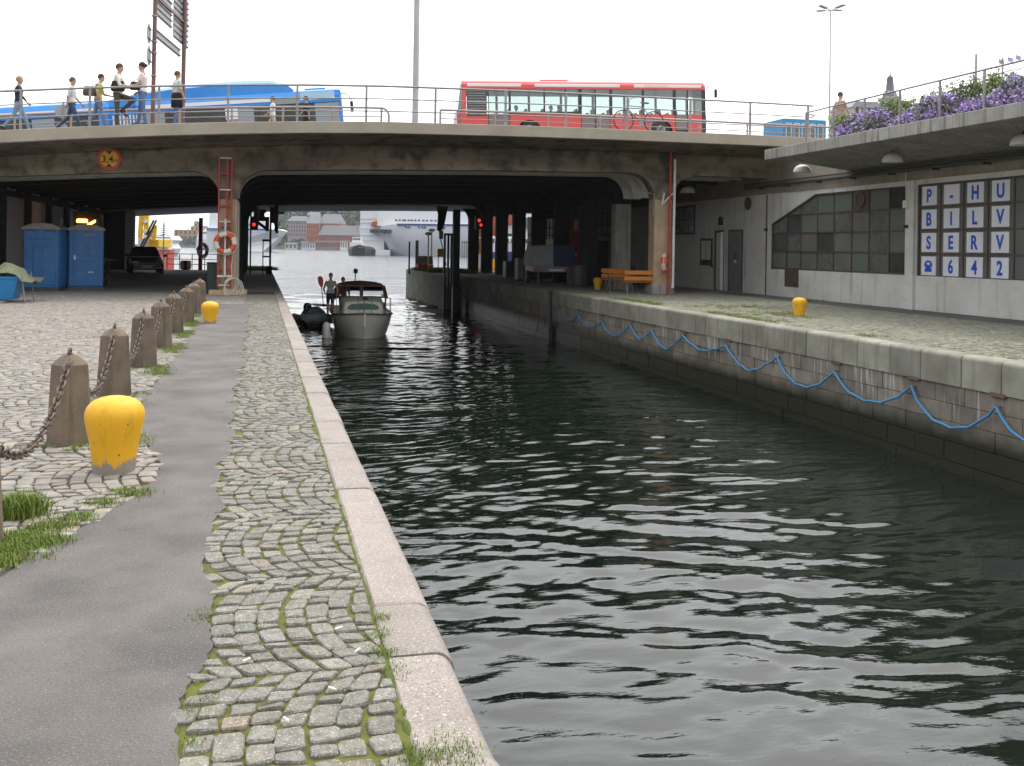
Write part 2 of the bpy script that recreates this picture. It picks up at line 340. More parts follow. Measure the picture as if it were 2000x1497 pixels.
# lower quay stones: grey-brown with white lime runs near the joint line and green-brown algae near the water (fixed to the wall)
def quay_stone_mat():
    m = M('quay_block_stone', (.25,.225,.185), (.16,.14,.115), 2.2, .85, bump=.5, bscale=50, tint=True)
    nt = m.node_tree; b = nt.nodes['Principled BSDF']; N = nt.nodes.new; Lk = nt.links.new
    src = b.inputs['Base Color'].links[0].from_socket
    g = N('ShaderNodeNewGeometry'); sp = N('ShaderNodeSeparateXYZ'); Lk(g.outputs['Position'], sp.inputs[0])
    # lime runs
    mp = N('ShaderNodeMapping'); mp.inputs['Scale'].default_value = (0, 7, .5); Lk(g.outputs['Position'], mp.inputs[0])
    ns = N('ShaderNodeTexNoise'); ns.inputs['Scale'].default_value = 1.6; ns.inputs['Detail'].default_value = 6; Lk(mp.outputs[0], ns.inputs[0])
    r1 = N('ShaderNodeMapRange'); r1.inputs['From Min'].default_value = .56; r1.inputs['From Max'].default_value = .72; Lk(ns.outputs['Fac'], r1.inputs['Value'])
    r2 = N('ShaderNodeMapRange'); r2.inputs['From Min'].default_value = -1.15; r2.inputs['From Max'].default_value = -.78; Lk(sp.outputs['Z'], r2.inputs['Value'])
    ml = N('ShaderNodeMath'); ml.operation = 'MULTIPLY'; Lk(r1.outputs['Result'], ml.inputs[0]); Lk(r2.outputs['Result'], ml.inputs[1])
    x = N('ShaderNodeMix'); x.data_type = 'RGBA'; Lk(ml.outputs[0], x.inputs['Factor']); Lk(src, x.inputs['A']); x.inputs['B'].default_value = (.52,.51,.49,1)
    # algae
    n2 = N('ShaderNodeTexNoise'); n2.inputs['Scale'].default_value = 3; n2.inputs['Detail'].default_value = 6; Lk(g.outputs['Position'], n2.inputs[0])
    ad = N('ShaderNodeMath'); ad.operation = 'MULTIPLY_ADD'; Lk(n2.outputs['Fac'], ad.inputs[0]); ad.inputs[1].default_value = .25; Lk(sp.outputs['Z'], ad.inputs[2])
    r3 = N('ShaderNodeMapRange'); r3.inputs['From Min'].default_value = -1.24; r3.inputs['From Max'].default_value = -.92; r3.inputs['To Min'].default_value = 1; r3.inputs['To Max'].default_value = 0; Lk(ad.outputs[0], r3.inputs['Value'])
    y = N('ShaderNodeMix'); y.data_type = 'RGBA'; Lk(r3.outputs['Result'], y.inputs['Factor']); Lk(x.outputs['Result'], y.inputs['A']); y.inputs['B'].default_value = (.019,.018,.008,1)
    Lk(y.outputs['Result'], b.inputs['Base Color'])
    q = N('ShaderNodeMapRange'); q.inputs['To Min'].default_value = .85; q.inputs['To Max'].default_value = .5; Lk(r3.outputs['Result'], q.inputs['Value']); Lk(q.outputs['Result'], b.inputs['Roughness'])
    return m
m_qstone = quay_stone_mat()
def water_mat(name, near):
    m = bpy.data.materials.new(name); m.use_nodes = True; nt = m.node_tree; b = nt.nodes['Principled BSDF']; N = nt.nodes.new; Lk = nt.links.new
    b.inputs['Base Color'].default_value = (.006,.010,.007,1) if near else (.045,.055,.075,1)
    b.inputs['Roughness'].default_value = .03 if near else .13; b.inputs['IOR'].default_value = 1.6 if near else 1.45
    g = N('ShaderNodeNewGeometry')
    def nz(sc, st, det=3):
        mp = N('ShaderNodeMapping'); mp.inputs['Scale'].default_value = st; Lk(g.outputs['Position'], mp.inputs[0])
        t = N('ShaderNodeTexNoise'); t.inputs['Scale'].default_value = sc; t.inputs['Detail'].default_value = det; t.inputs['Roughness'].default_value = .5
        Lk(mp.outputs[0], t.inputs[0]); return t.outputs['Fac']
    if near:
        h1 = nz(5.0, (.5, 1.3, 1), 4)
        bp = N('ShaderNodeBump'); bp.inputs['Strength'].default_value = .16; bp.inputs['Distance'].default_value = .05; Lk(h1, bp.inputs['Height'])
    else:
        h1 = nz(.55, (.45, 1, 1), 5)
        bp = N('ShaderNodeBump'); ad = N('ShaderNodeMath'); ad.operation = 'MULTIPLY_ADD'; Lk(nz(.07, (.35, 1, 1), 3), ad.inputs[0]); ad.inputs[1].default_value = 4.0; Lk(h1, ad.inputs[2])
        bp.inputs['Strength'].default_value = 1.0; bp.inputs['Distance'].default_value = .8; Lk(ad.outputs[0], bp.inputs['Height'])
    Lk(bp.outputs['Normal'], b.inputs['Normal'])
    return m
m_water = water_mat('canal_water', True); m_bay = water_mat('harbour_water', False)
# ---------------------------------------------------------------- levels
ZR = 0.03; WZ = -1.90; XIN, XOUT = 0.525, 0.80; XR = 11.04; XW = 18.7; YB = 34.5; YD = 32.0; YEND = 72.0
def interp(xs, ys):
    xs = np.array(xs); ys = np.array(ys); return lambda x: float(np.interp(x, xs, ys))
_e = [onY(px, py, YD) for px, py in ((-250,268),(0,254.5),(150,247.5),(300,242),(450,238.5),(600,237),(750,238),(900,242),(1050,246.5),(1200,252),(1350,258.5),(1500,265),(1600,270),(1900,284))]
edge_z = interp([p.x for p in _e], [p.z for p in _e])
_s = [onY(px, py, YB) for px, py in ((-200,352),(0,345),(200,338),(420,333.5),(700,331.5),(1000,333.5),(1250,338),(1400,345),(1600,352))]
soff_z = interp([p.x for p in _s], [p.z for p in _s])
def deck_z(x, y): return edge_z(x) + .08 * min(max(y - 34.6, 0), 14)

# ---------------------------------------------------------------- setts
def in_poly(pts, poly):
    x, y = pts[:, 0], pts[:, 1]; ins = np.zeros(len(pts), bool); n = len(poly); j = n - 1
    for i in range(n):
        xi, yi = poly[i]; xj, yj = poly[j]
        c = ((yi > y) != (yj > y)) & (x < (xj - xi) * (y - yi) / (yj - yi + 1e-12) + xi)
        ins ^= c; j = i
    return ins
def fan_setts(x0, x1, y0, y1, period=1.2, phase=4.5, pitch=.104, n=11, joint=.013, seed=1, flip=1):
    g = np.random.default_rng(seed); T = math.radians(33); Rr = period / 2 / math.sin(T)
    out = []
    for j in range(int((y0 - phase) / period) - 1, int((y1 - phase) / period) + 2):
        yc = phase + j * period; sh = g.uniform(0, pitch)
        for k in range(int((x0 - .6) / pitch) - 1, int((x1 + .6) / pitch) + 2):
            t = np.linspace(-T, T, n + 1); t[1:-1] += g.normal(0, .022, n - 1)
            xb = k * pitch + sh + g.normal(0, .004)
            X = lambda tt, o: xb + o - flip * Rr * (np.cos(tt) - math.cos(T)); Y = lambda tt: yc + Rr * np.sin(tt)
            a = np.stack([X(t[:-1], 0), Y(t[:-1])], 1); b = np.stack([X(t[1:], 0), Y(t[1:])], 1)
            c = np.stack([X(t[1:], pitch), Y(t[1:])], 1); d = np.stack([X(t[:-1], pitch), Y(t[:-1])], 1)
            out.append(np.stack([a, d, c, b], 1))
    q = np.concatenate(out)                       # (N,4,2)
    u_ = q[:, 3] - q[:, 0]; v_ = q[:, 2] - q[:, 1]; ga = (joint * .75 / np.linalg.norm(u_, axis=1))[:, None]
    q = np.stack([q[:, 0] + u_ * ga, q[:, 1] + v_ * ga, q[:, 2] - v_ * ga, q[:, 3] - u_ * ga], 1)
    c = q.mean(1, keepdims=True)
    e = np.minimum(np.linalg.norm(q[:, 0] - q[:, 2], axis=1), np.linalg.norm(q[:, 1] - q[:, 3], axis=1))[:, None, None]
    q = c + (q - c) * (1 - joint * .75 / e) + g.normal(0, .0055, q.shape)
    cc = c[:, 0]
    keep = (cc[:, 0] > x0 - .05) & (cc[:, 0] < x1 + .05) & (cc[:, 1] > y0) & (cc[:, 1] < y1)
    q = q[keep]
    q[..., 0] = np.clip(q[..., 0], x0, x1)
    w_ = q[..., 0].max(1) - q[..., 0].min(1)
    return q[w_ > .035]
def oct_(q, f=.13):
    """corners cut: 4 -> 8 points"""
    nx = np.roll(q, -1, 1); pv = np.roll(q, 1, 1)
    a = q + (pv - q) * f; b = q + (nx - q) * f
    a += (q.mean(1, keepdims=True) - a) * .01
    return np.stack([a, b], 2).reshape(len(q), 8, 2)
def sett_arrays(q, z, seed, rich=True):
    g = np.random.default_rng(seed); N = len(q); P = oct_(q) if rich else q; k = P.shape[1]
    c = P.mean(1, keepdims=True); rx = P - c
    hz = z + g.normal(0, .0028, (N, 1)); tilt = g.normal(0, .035, (N, 2))
    def ring(s, dz): 
        xy = c + rx * s; zz = hz + dz + (rx * s * tilt[:, None, :]).sum(2)
        return np.concatenate([xy, zz[..., None]], 2)
    r0 = ring(1.0, 0); r0[..., 2] = z - .035
    r1 = ring(1.0, -.0065); r2 = ring(.91, 0.0)
    if rich: r2[..., 2] += g.normal(0, .0018, (N, k)) ; r1[..., 2] += g.normal(0, .002, (N, k))
    V = np.concatenate([r0, r1, r2], 1)            # (N,3k,3)
    f = []
    for lv in (0, 1):
        for j in range(k):
            j2 = (j + 1) % k; f.append((lv*k+j, lv*k+j2, (lv+1)*k+j2, (lv+1)*k+j))
    top = tuple(2*k + j for j in range(k))
    return V, f, top, k
def tints(n, seed, amp=.10):
    g = np.random.default_rng(seed); v = np.clip(g.normal(1, amp, n), .6, 1.5)[:, None]
    warm = g.normal(0, .012, (n, 1)); col = np.concatenate([v * (1 + warm), v, v * (1 - warm), np.ones((n, 1))], 1)
    odd = g.random(n) < .03; col[odd, 0] *= 1.10; col[odd, 2] *= .95
    return col
def set_tint(me, cols):
    a = me.attributes.get('tint') or me.attributes.new('tint', 'FLOAT_COLOR', 'POINT'); a.data.foreach_set('color', np.asarray(cols, np.float32).ravel())
def sett_stuff(name, q, z, seed, mat, parent, rich=False):
    V, f, top, k = sett_arrays(q, z, seed, rich); N = len(V); nv = V.shape[1]
    faces4 = np.array(f)[None] + (np.arange(N) * nv)[:, None, None]
    tops = np.array(top)[None] + (np.arange(N) * nv)[:, None]
    me = bpy.data.meshes.new(name)
    loops = np.concatenate([faces4.reshape(-1), tops.reshape(-1)]).astype(np.int32)
    tot = np.concatenate([np.full(N * len(f), 4), np.full(N, k)]).astype(np.int32)
    st = np.concatenate([[0], np.cumsum(tot)[:-1]]).astype(np.int32)
    me.vertices.add(N * nv); me.vertices.foreach_set('co', V.reshape(-1).astype(np.float32))
    me.loops.add(len(loops)); me.loops.foreach_set('vertex_index', loops)
    me.polygons.add(len(tot)); me.polygons.foreach_set('loop_start', st); me.polygons.foreach_set('loop_total', tot)
    me.update(calc_edges=True); me.validate()
    me.materials.append(mat); set_tint(me, np.repeat(tints(N, seed + 5), nv, 0))
    o = bpy.data.objects.new(name, me); COL.objects.link(o); o.parent = parent; o['kind'] = 'stuff'; return o
def sett_parts(q, z, seed, mat, parent):
    V, f, top, k = sett_arrays(q, z, seed, True); tc = tints(len(V), seed + 9)
    sm = [False] * (k) + [False] * k + [False]
    for i in range(len(V)):
        c = V[i].mean(0); me = bpy.data.meshes.new('sett'); me.from_pydata([tuple(v) for v in V[i] - c], [], list(f) + [top])
        me.polygons.foreach_set('use_smooth', sm); me.materials.append(mat); set_tint(me, np.repeat(tc[i:i+1], 3 * k, 0))
        o = bpy.data.objects.new('sett', me); COL.objects.link(o); o.parent = parent; o.location = c
def lay(q, z, seed, mat, parent, near=300):
    c = q.mean(1); d = c[:, 0] * SA + c[:, 1] * CA; lat = c[:, 0] * CA - c[:, 1] * SA
    u = 1000 + F * lat / np.maximum(d, .1); v = 486 + F * EYE / np.maximum(d, .1)
    vis = (d > 1) & (u > -30) & (u < 2030) & (v < 1530)
    key = np.where(vis, d, d + 500); o = np.argsort(key)
    if near:
        sett_parts(q[o[:near]], z, seed, mat, parent)
        rest = o[near:]
    else: rest = o
    dd = key[rest]; a = rest[dd < 13]; b = rest[dd >= 13]
    if len(a): sett_stuff('sett_field', q[a], z, seed + 1, mat, parent, True)
    if len(b): sett_stuff('sett_field', q[b], z, seed + 2, mat, parent, False)

# ---------------------------------------------------------------- left quay ground
def sheet(name, x0, x1, y0, y1, z, mat, kind='structure'):
    o = MB().add([(x0,y0,z),(x1,y0,z),(x1,y1,z),(x0,y1,z)], [(0,1,2,3)]).build(name, mat)
    o['kind'] = kind; return o
g1 = np.random.default_rng(3)
_left = [gnd(*p) for p in ((-700,1560),(-350,1330),(-120,1195),(0,1128),(60,1085),(130,1045),(200,1005),(250,972),(290,946),(312,920),(305,893),(285,868),(262,840),(252,815),(268,785),(300,752),(330,715),(355,675),(373,642),(384,622),(394,605),(404,594))]
edge_l = []
for a, b in zip(_left[:-1], _left[1:]):
    n_ = max(2, int((b - a).length / .07))
    for i in range(n_): edge_l.append(a.lerp(b, i / n_))
edge_l.append(_left[-1])
edge_l = [(p.x + g1.normal(0, .013), p.y + g1.normal(0, .013)) for p in edge_l]
ytop = _left[-1].y
def redge(y): return -.225 + .03 * math.sin(y * 3.1) + .022 * math.sin(y * 7.7 + 1) + .02 * math.sin(y * 1.27 + 2)
edge_r = [(redge(y) + g1.normal(0, .008), y) for y in np.arange(-1.0, ytop, .05)]
path_poly = edge_l + edge_r[::-1]
mb = MB()
k = len(path_poly)
mb.add([(p[0], p[1], .0) for p in path_poly] + [(p[0], p[1], -.03) for p in path_poly], [tuple(range(k))] + [(i, (i+1) % k, k+(i+1) % k, k+i) for i in range(k)])
path = mb.build('path', m_asph); path['kind'] = 'structure'

pav = sheet('pavement', -.40, XIN + .004, -2, 36, -.012, m_joint)
q = fan_setts(-.42, XIN - .012, 2.6, 34.3, 1.15, 4.52, .102, 10, .0135, 11)
pc = in_poly(q.mean(1), path_poly); q = q[~pc]
lay(q, .002, 21, m_sett, pav)
plaza = sheet('plaza', -60, -.402, -10, 36, -.022, m_jointdry)
q = fan_setts(-14, -.40, 4.4, 36, 1.25, 5.1, .112, 11, .012, 12)
pc = in_poly(q.mean(1), path_poly); q = q[~pc]
q = q[q.mean(1)[:, 0] < -.3]
m_sett2 = M('pale_granite_sett', (.29,.265,.235), (.20,.185,.165), 9, .82, speck=(.46,.43,.40), kscale=160, bump=.5, bscale=45, tint=True, bdist=.005)
lay(q, .002, 31, m_sett2, plaza)
m_dirtasph = M('dark_tunnel_asphalt', (.30,.29,.275), (.22,.215,.2), .8, .85, bump=.5, bscale=60)
sheet('ground', -60, XIN + .004, 36, 67, -.004, m_dirtasph)
# solid quay body behind the left wall (plain faces down to the bed)
lq = thing('quay_wall', 'left canal wall topped with a rounded pink granite kerb beside the cobbles', 'quay wall', (XOUT - .03, 0, 0))
MB().box(-.4, -.015, -6, 67, -3.4, -.24).build('wall', m_quaycon, lq)
MB().box(-60, -.4, 66.6, 67, -3.4, -.03).build('wall', m_quaycon, lq)
prof = [(XIN - XOUT, -.24)] + [(XIN - XOUT, -.012), (XIN - XOUT + .012, 0)]
for a in np.linspace(90, 0, 8): prof.append((-.085 + .085 * math.cos(R(a)), -.085 + .085 * math.sin(R(a))))
prof.append((0, -.24))
prof = [(x + .03, z) for x, z in prof]
jy = [1.2, 2.35] + [gnd(px, py).y for px, py in ((880,1479),(808,1277),(757,1181),(663,1024),(643,956),(628,901.5),(616,866),(607,824),(601,795),(595,768),(589,752),(585,737),(581,720),(577,706.7))]
while jy[-1] < 66: jy.append(min(jy[-1] + rnd.uniform(.75, 1.15), 67))
gg = np.random.default_rng(5)
for a, b in zip(jy[:-1], jy[1:]):
    off = gg.normal(0, .004); dz = gg.normal(0, .003)
    m_ = MB(); ys = [a + .006, a + .016] + list(np.linspace(a + .1, b - .1, max(2, int((b - a) / .3)))) + [b - .016, b - .006]
    rings = []
    for i, y in enumerate(ys):
        s_ = .985 if i in (0, len(ys) - 1) else 1
        rings.append([((x - .0) * (1 if s_ == 1 else .99) + off + gg.normal(0, .0012), y - (a + b) / 2, z + dz - (0 if s_ == 1 else .005) + gg.normal(0, .001)) for x, z in prof])
    m_.loft(rings, 0, True, True, True, True)
    o = m_.build('coping_stone', m_coping, lq, (0, (a + b) / 2, 0))
    t = 1 + gg.normal(0, .05); set_tint(o.data, np.tile([[t * 1.01, t, t * .99, 1]], (len(o.data.vertices), 1)))

# ---------------------------------------------------------------- right quay
rp = sheet('pavement', XR + .36, XW, 0, YB + 1.5, ZR - .012, m_joint)
q = fan_setts(XR + .45, 17.2, 3, 35.95, 1.25, 13, .112, 11, .013, 14)
m_sett3 = M('mossy_granite_sett', (.25,.245,.20), (.17,.175,.125), 5, .85, speck=(.40,.38,.35), kscale=160, tint=True)
lay(q, ZR + .002, 41, m_sett3, rp)
sheet('pavement', 17.2, XW, 0, YB + 1.5, ZR - .004, M('dark_walkway', (.125,.122,.12), (.085,.083,.08), 1.2, .9, bump=.4, bscale=60))
sheet('ground', XR + .02, 60, YB + 1.5, YEND, ZR - .006, m_dirtasph)
rq = thing('quay_wall', 'right canal wall of concrete panels over stained stone courses, hung with a blue rope', 'quay wall', (XR, 24, 0))
ZB = -.49
MB().box(.14, .5, -24, 32.3, -3.6, ZR - .03).build('core', m_quaycon, rq)
MB().box(-.72, 1.0, 32.3, 48, -3.6, ZR - .01).build('pier_end', m_quaycon, rq)
MB().box(-.74, .3, 32.3, 48, ZR - .008, ZR + .03).build('pier_kerb', m_coping, rq)
prof = [(.42, ZB), (0, ZB), (0, -.05)] + [(.07 - .07 * math.cos(R(a)), ZR - .07 + .07 * math.sin(R(a))) for a in np.linspace(10, 90, 6)] + [(.42, ZR)]
y = 2.0 - 24
while y < 32.2:
    l = gg.uniform(.82, 1.05); off = gg.normal(0, .004)
    m_ = MB(); rings = [[(x + off + (.012 if i in (0, 3) else 0), yy, z - (.004 if i in (0, 3) else 0)) for x, z in prof] for i, yy in enumerate((-l/2 + .008, -l/2 + .02, l/2 - .02, l/2 - .008))]
    m_.loft(rings, 0, True, True, True, True)
    o = m_.build('coping_panel', m_quaycon, rq, (0, y + l / 2, 0))
    t = 1 + gg.normal(0, .10); set_tint(o.data, np.tile([[t, t, t * .99, 1]], (len(o.data.vertices), 1)))
    y += l
zc = [ZB - .012, -.80, -1.10, -1.42, -1.75, -2.2]
zz = 0
for r_ in range(5):
    y = 2.0 - 24 - gg.uniform(0, .6); z1, z0 = zc[r_], zc[r_ + 1] + .010
    while y < 32.2:
        l = gg.uniform(.55, 1.0) if r_ < 4 else 2.0; d = .035 + gg.normal(0, .006)
        x0 = .03 + gg.normal(0, .006)
        o = MB().box(x0, .2, -l/2 + .005, l/2 - .005, -(z1 - z0) / 2, (z1 - z0) / 2).build('stone', m_qstone, rq, (0, y + l/2, (z0 + z1) / 2))
        t = 1 + gg.normal(0, .13); wv = gg.normal(0, .03)
        set_tint(o.data, np.tile([[t * (1 + wv), t, t * (1 - wv), 1]], (8, 1)))
        y += l
# vertical timber/steel rubbing post on the wall, where a dark groove shows
MB().box(-.10, .02, 37.2 - 24, 37.42 - 24, -3.0, ZR - .02).build('fender_post', m_darkst, rq)

# rope swags: rusty eye brackets with a rust lip over each, one blue rope per quay side
pk = [onX(px, py, XR) for px, py in ((1092,605),(1132,615),(1177,627),(1234,636),(1276,646),(1337,656),(1422,676),(1522,698),(1634,726),(1785,756),(1950,796))]
pk = [(p.y, p.z) for p in pk]; pk += [(pk[-1][0] - 2.2 * (i + 1), pk[-1][1]) for i in range(5)]
pts = []; sag = [.32, .30, .42, .34, .46, .27, .45, .47, .42, .5, .45, .48, .42, .5, .46]
for (a, b), s_ in zip(zip(pk[:-1], pk[1:]), sag):
    n_ = 14
    for i in range(n_):
        t = i / n_; skew = t ** .9
        pts.append((XR - .05, a[0] + (b[0] - a[0]) * t, a[1] + (b[1] - a[1]) * t - s_ * (1 - abs(2 * skew - 1) ** (1.8 + .5 * math.sin(a[0] * 3))) + .014 * math.sin(i * 2.1 + a[0])))
pts.append((XR - .05, *pk[-1]))
o = MB().tube(pts, .022, 6).build('mooring_rope', m_rope)
tag(o, 'bright blue rope hanging in swags along the right canal wall', 'rope')
for yy, z_ in pk:
    MB().box(-.012, .05, -.16, .16, -.03, .03).build('rust_lip', m_rust, rq, (0, yy - 24 + .02, ZB - .005))
    MB().tube([(0, -.03, 0), (-.055, -.03, .01), (-.075, 0, .0), (-.055, .03, .01), (0, .03, 0)], .013, 6).build('rope_eye', m_rust, rq, (.03, yy - 24, z_ + .01))

# ---------------------------------------------------------------- water
def wave(X, Y):
    g = np.random.default_rng(77); H = np.zeros_like(X)
    wx = X + .22 * np.sin(.9 * Y + .4 * X) + .12 * np.sin(1.9 * X - 1.1 * Y)
    wy = Y + .25 * np.sin(.8 * X - .35 * Y) + .10 * np.sin(2.3 * Y + 1.4 * X + 1)
    for lam, sl, n in ((2.3, .017, 5), (1.05, .029, 7), (.52, .038, 10), (.26, .037, 12)):
        for i in range(n):
            a = g.normal(math.pi / 2 + .15, .42); L_ = lam * g.uniform(.75, 1.3); kk = 2 * math.pi / L_
            ph = g.uniform(0, 6.28); am = sl / kk
            mod = .55 + .45 * np.sin((.31 + .2 * g.random()) * X + (.23 + .25 * g.random()) * Y + g.uniform(0, 6.28))
            s_ = np.sin(kk * (wx * math.cos(a) + wy * math.sin(a)) + ph)
            H += am * mod * (s_ + .22 * np.sin(2 * (kk * (wx * math.cos(a) + wy * math.sin(a)) + ph) + 1.2))
    far_ = np.clip((Y - 44) / 24, 0, 1); far_ = far_ * far_ * (3 - 2 * far_)
    for i in range(8):
        a = g.normal(1.6, .6); kk = 2 * math.pi / g.uniform(1.2, 3.2); H += far_ * .075 / kk * np.sin(kk * (wx * math.cos(a) + wy * math.sin(a)) + g.uniform(0, 6.28))
    return H
ys = [2.0]
while ys[-1] < 74: ys.append(ys[-1] + max(.045, .0016 * ys[-1] ** 1.2))
xs = np.arange(.3, 11.9, .06)
YY, XX = np.meshgrid(np.array(ys), xs, indexing='ij')
HH = wave(XX, YY)
V = np.stack([XX, YY, WZ + HH], 2).reshape(-1, 3); ny, nx = XX.shape
idx = np.arange(ny * nx).reshape(ny, nx)
Q = np.stack([idx[:-1,:-1], idx[:-1,1:], idx[1:,1:], idx[1:,:-1]], 2).reshape(-1, 4).astype(np.int32)
me = bpy.data.meshes.new('water'); me.vertices.add(len(V)); me.vertices.foreach_set('co', V.reshape(-1).astype(np.float32))
me.loops.add(Q.size); me.loops.foreach_set('vertex_index', Q.reshape(-1)); me.polygons.add(len(Q))
me.polygons.foreach_set('loop_start', np.arange(0, Q.size, 4, dtype=np.int32)); me.polygons.foreach_set('loop_total', np.full(len(Q), 4, np.int32))
me.polygons.foreach_set('use_smooth', np.ones(len(Q), bool)); me.update(calc_edges=True); me.materials.append(m_water)
o = bpy.data.objects.new('water', me); COL.objects.link(o); o['kind'] = 'structure'
o = MB().add([(-2400,60,WZ-.16),(2400,60,WZ-.16),(2400,2600,WZ-.16),(-2400,2600,WZ-.16)], [(0,1,2,3)]).build('water', m_bay); o['kind'] = 'structure'
o = MB().add([(-2400,-300,-3.8),(2400,-300,-3.8),(2400,60.5,-3.8),(-2400,60.5,-3.8)], [(0,1,2,3)]).build('canal_bed', m_quaycon); o['kind'] = 'structure'
# ---------------------------------------------------------------- bridge
PLX0, PLX1 = -1.40, -.74        # left pillar
PRX0, PRX1 = 14.12, 14.80       # right pillar
_p = onY(428, 470, YB), onY(463, 470, YB), onY(1277, 470, YB), onY(1312, 470, YB)
PLX0, PLX1, PRX0, PRX1 = [p.x for p in _p]
br = thing('road_bridge', 'wide concrete road bridge carrying people and buses over the canal', 'bridge', (6, YB, 0))
BX0, BX1 = -18.0, 26.0; HR_ = .95
def under(x, hr=HR_):
    """underside height of a frame with rounded haunches at the two pillars"""
    z = soff_z(x)
    for a, b in ((PLX0, PLX1), (PRX0, PRX1)):
        if a - hr < x < a or b < x < b + hr:
            d = (a - x) if x < a else (x - b)
            z = min(z, z - hr + math.sqrt(max(0, hr * hr - (hr - d) ** 2)))
        elif a <= x <= b: z = z - hr
    return z
def xs_for(x0, x1):
    xs_ = set(np.arange(x0, x1 + .01, 1.0).tolist()) | {x0, x1}
    for a, b in ((PLX0, PLX1), (PRX0, PRX1)):
        for t in np.linspace(0, 1, 13): 
            xs_.add(a - HR_ * (1 - math.cos(t * math.pi / 2))); xs_.add(b + HR_ * (1 - math.cos(t * math.pi / 2)))
    return sorted(x for x in xs_ if x0 <= x <= x1)
SLAB = .37
def ztop(x): return edge_z(x) - SLAB - .16
def frame_strip(y0, y1, x0, x1, top, bot):
    m = MB(); X = xs_for(x0, x1); rings = []
    for x in X:
        t, b = top(x), bot(x); rings.append([(x - 6, y0 - YB, b), (x - 6, y0 - YB, t), (x - 6, y1 - YB, t), (x - 6, y1 - YB, b)])
    return m.loft(rings, 0, False, True, True, True)
frame_strip(YB, YB + .55, BX0, 20.2, ztop, under).build('fascia', m_fascia, br)
def pillar(x0, x1, y0, y1, mat, zb=0.0, foot=True, top=None):
    zt = top if top is not None else soff_z((x0 + x1) / 2) - HR_
    m = MB().box(x0 - 6, x1 - 6, y0 - YB, y1 - YB, zb - .05, zt)
    return m.build('pillar', mat, br, bevel=.02)
pillar(PLX0, PLX1, YB, YB + .55, m_pillar); pillar(PRX0, PRX1, YB, YB + .55, m_pillar, ZR)
MB().box(PLX0 - .30 - 6, PLX1 + .34 - 6, -.35, .9, -.02, .14).build('plinth', m_pillar, br, bevel=.02)
MB().box(PRX0 - .10 - 6, PRX1 + .10 - 6, -.10, .65, 0, .40).build('plinth', m_canopy, br, bevel=.05)
# deck edge slab (proud, cantilevered) and its soffit
m = MB(); rings = []
for x in np.arange(BX0, BX1 + .1, .5):
    z = edge_z(x); rings.append([(x-6, YD - YB, z), (x-6, YD - YB, z - SLAB), (x-6, YD - YB + .30, z - SLAB), (x-6, YD - YB + .34, z - .02)])
m.loft(rings, 0, False, True, True, True).build('edge_slab', m_slab, br, bevel=.015)
m = MB(); rings = []
for x in np.arange(BX0, BX1 + .1, .5):
    z = edge_z(x) - SLAB; rings.append([(x-6, YD - YB + .28, z + .05), (x-6, YD - YB + .302, z + .004), (x-6, .30, z - .158), (x-6, .30, z + .05)])
m.loft(rings, 0, False, True, True, True).build('cantilever_soffit', m_fascia, br)
# deck top (sidewalk, road) as one cambered sheet with a kerb
m = MB(); rings = []
for x in np.arange(BX0 - 40, BX1 + 40.1, 1.0):
    rings.append([(x-6, y - YB, deck_z(x, y) + (dz - .02)) for y, dz in ((YD + .33, 0), (36.8, 0), (36.82, -.13), (37.2, -.13), (48, -.13), (YEND + .5, -.13))])
m.loft(rings, 0, False, False).build('deck', M('bridge_asphalt', (.10,.10,.10), (.13,.128,.125), 1.5, .9), br)
# ribs: haunched frames and slimmer cross beams under the deck
fy = [YB + 4.2 * i for i in range(1, 9)]
for i, y in enumerate(fy):
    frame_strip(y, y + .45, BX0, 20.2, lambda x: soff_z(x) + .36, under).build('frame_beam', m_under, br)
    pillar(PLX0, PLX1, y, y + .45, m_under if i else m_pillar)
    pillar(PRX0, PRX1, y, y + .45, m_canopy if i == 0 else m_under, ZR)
yy = YB + 1.05
k_ = 0
while yy < 63:
    near_ = min(abs(yy - f) for f in fy)
    if near_ > .6:
        frame_strip(yy, yy + .12, BX0, 20.2, lambda x: soff_z(x) + .36, lambda x: under(x, .85) + .06).build('rib', m_rib if k_ < 4 else m_under, br)  # front ribs take the light-toned colour, deeper ones the dark one
        for (a, b, zb_) in ((PLX0, PLX1, 0), (PRX0, PRX1, ZR)):
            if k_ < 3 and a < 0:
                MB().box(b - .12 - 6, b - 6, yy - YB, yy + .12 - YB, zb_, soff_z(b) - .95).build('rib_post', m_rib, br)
    yy += 1.05; k_ += 1
# soffit plate above the ribs, and an outer span with harbour light put into its pale colour
m = MB(); rings = []
for x in np.arange(BX0, BX1 + .1, 1.0):
    z = soff_z(x) + .36; rings.append([(x-6, .5, z), (x-6, 29.6, z), (x-6, 29.6, z + .3), (x-6, .5, z + .3)])
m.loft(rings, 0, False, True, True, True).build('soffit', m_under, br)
m_pale = M('lit_tone_soffit', (.34,.345,.37), (.28,.285,.31), .8, .7)  # light from the bay painted in as a paler soffit
m = MB(); rings = []
for x in np.arange(BX0, BX1 + .1, 1.0):
    z = soff_z(x) - .05; rings.append([(x-6, 30.0, z), (x-6, YEND - YB, z - .15), (x-6, YEND - YB, z + .9), (x-6, 30.0, z + .9)])
m.loft(rings, 0, False, True, True, True).build('outer_soffit', m_pale, br)
# long girders under the deck running along the canal
for gx in (-5.6, 3.2, 7.6, 11.0):
    MB().box(gx - .12 - 6, gx + .12 - 6, 1.0, 29.4, soff_z(gx) + .12, soff_z(gx) + .36).build('girder', m_under, br)

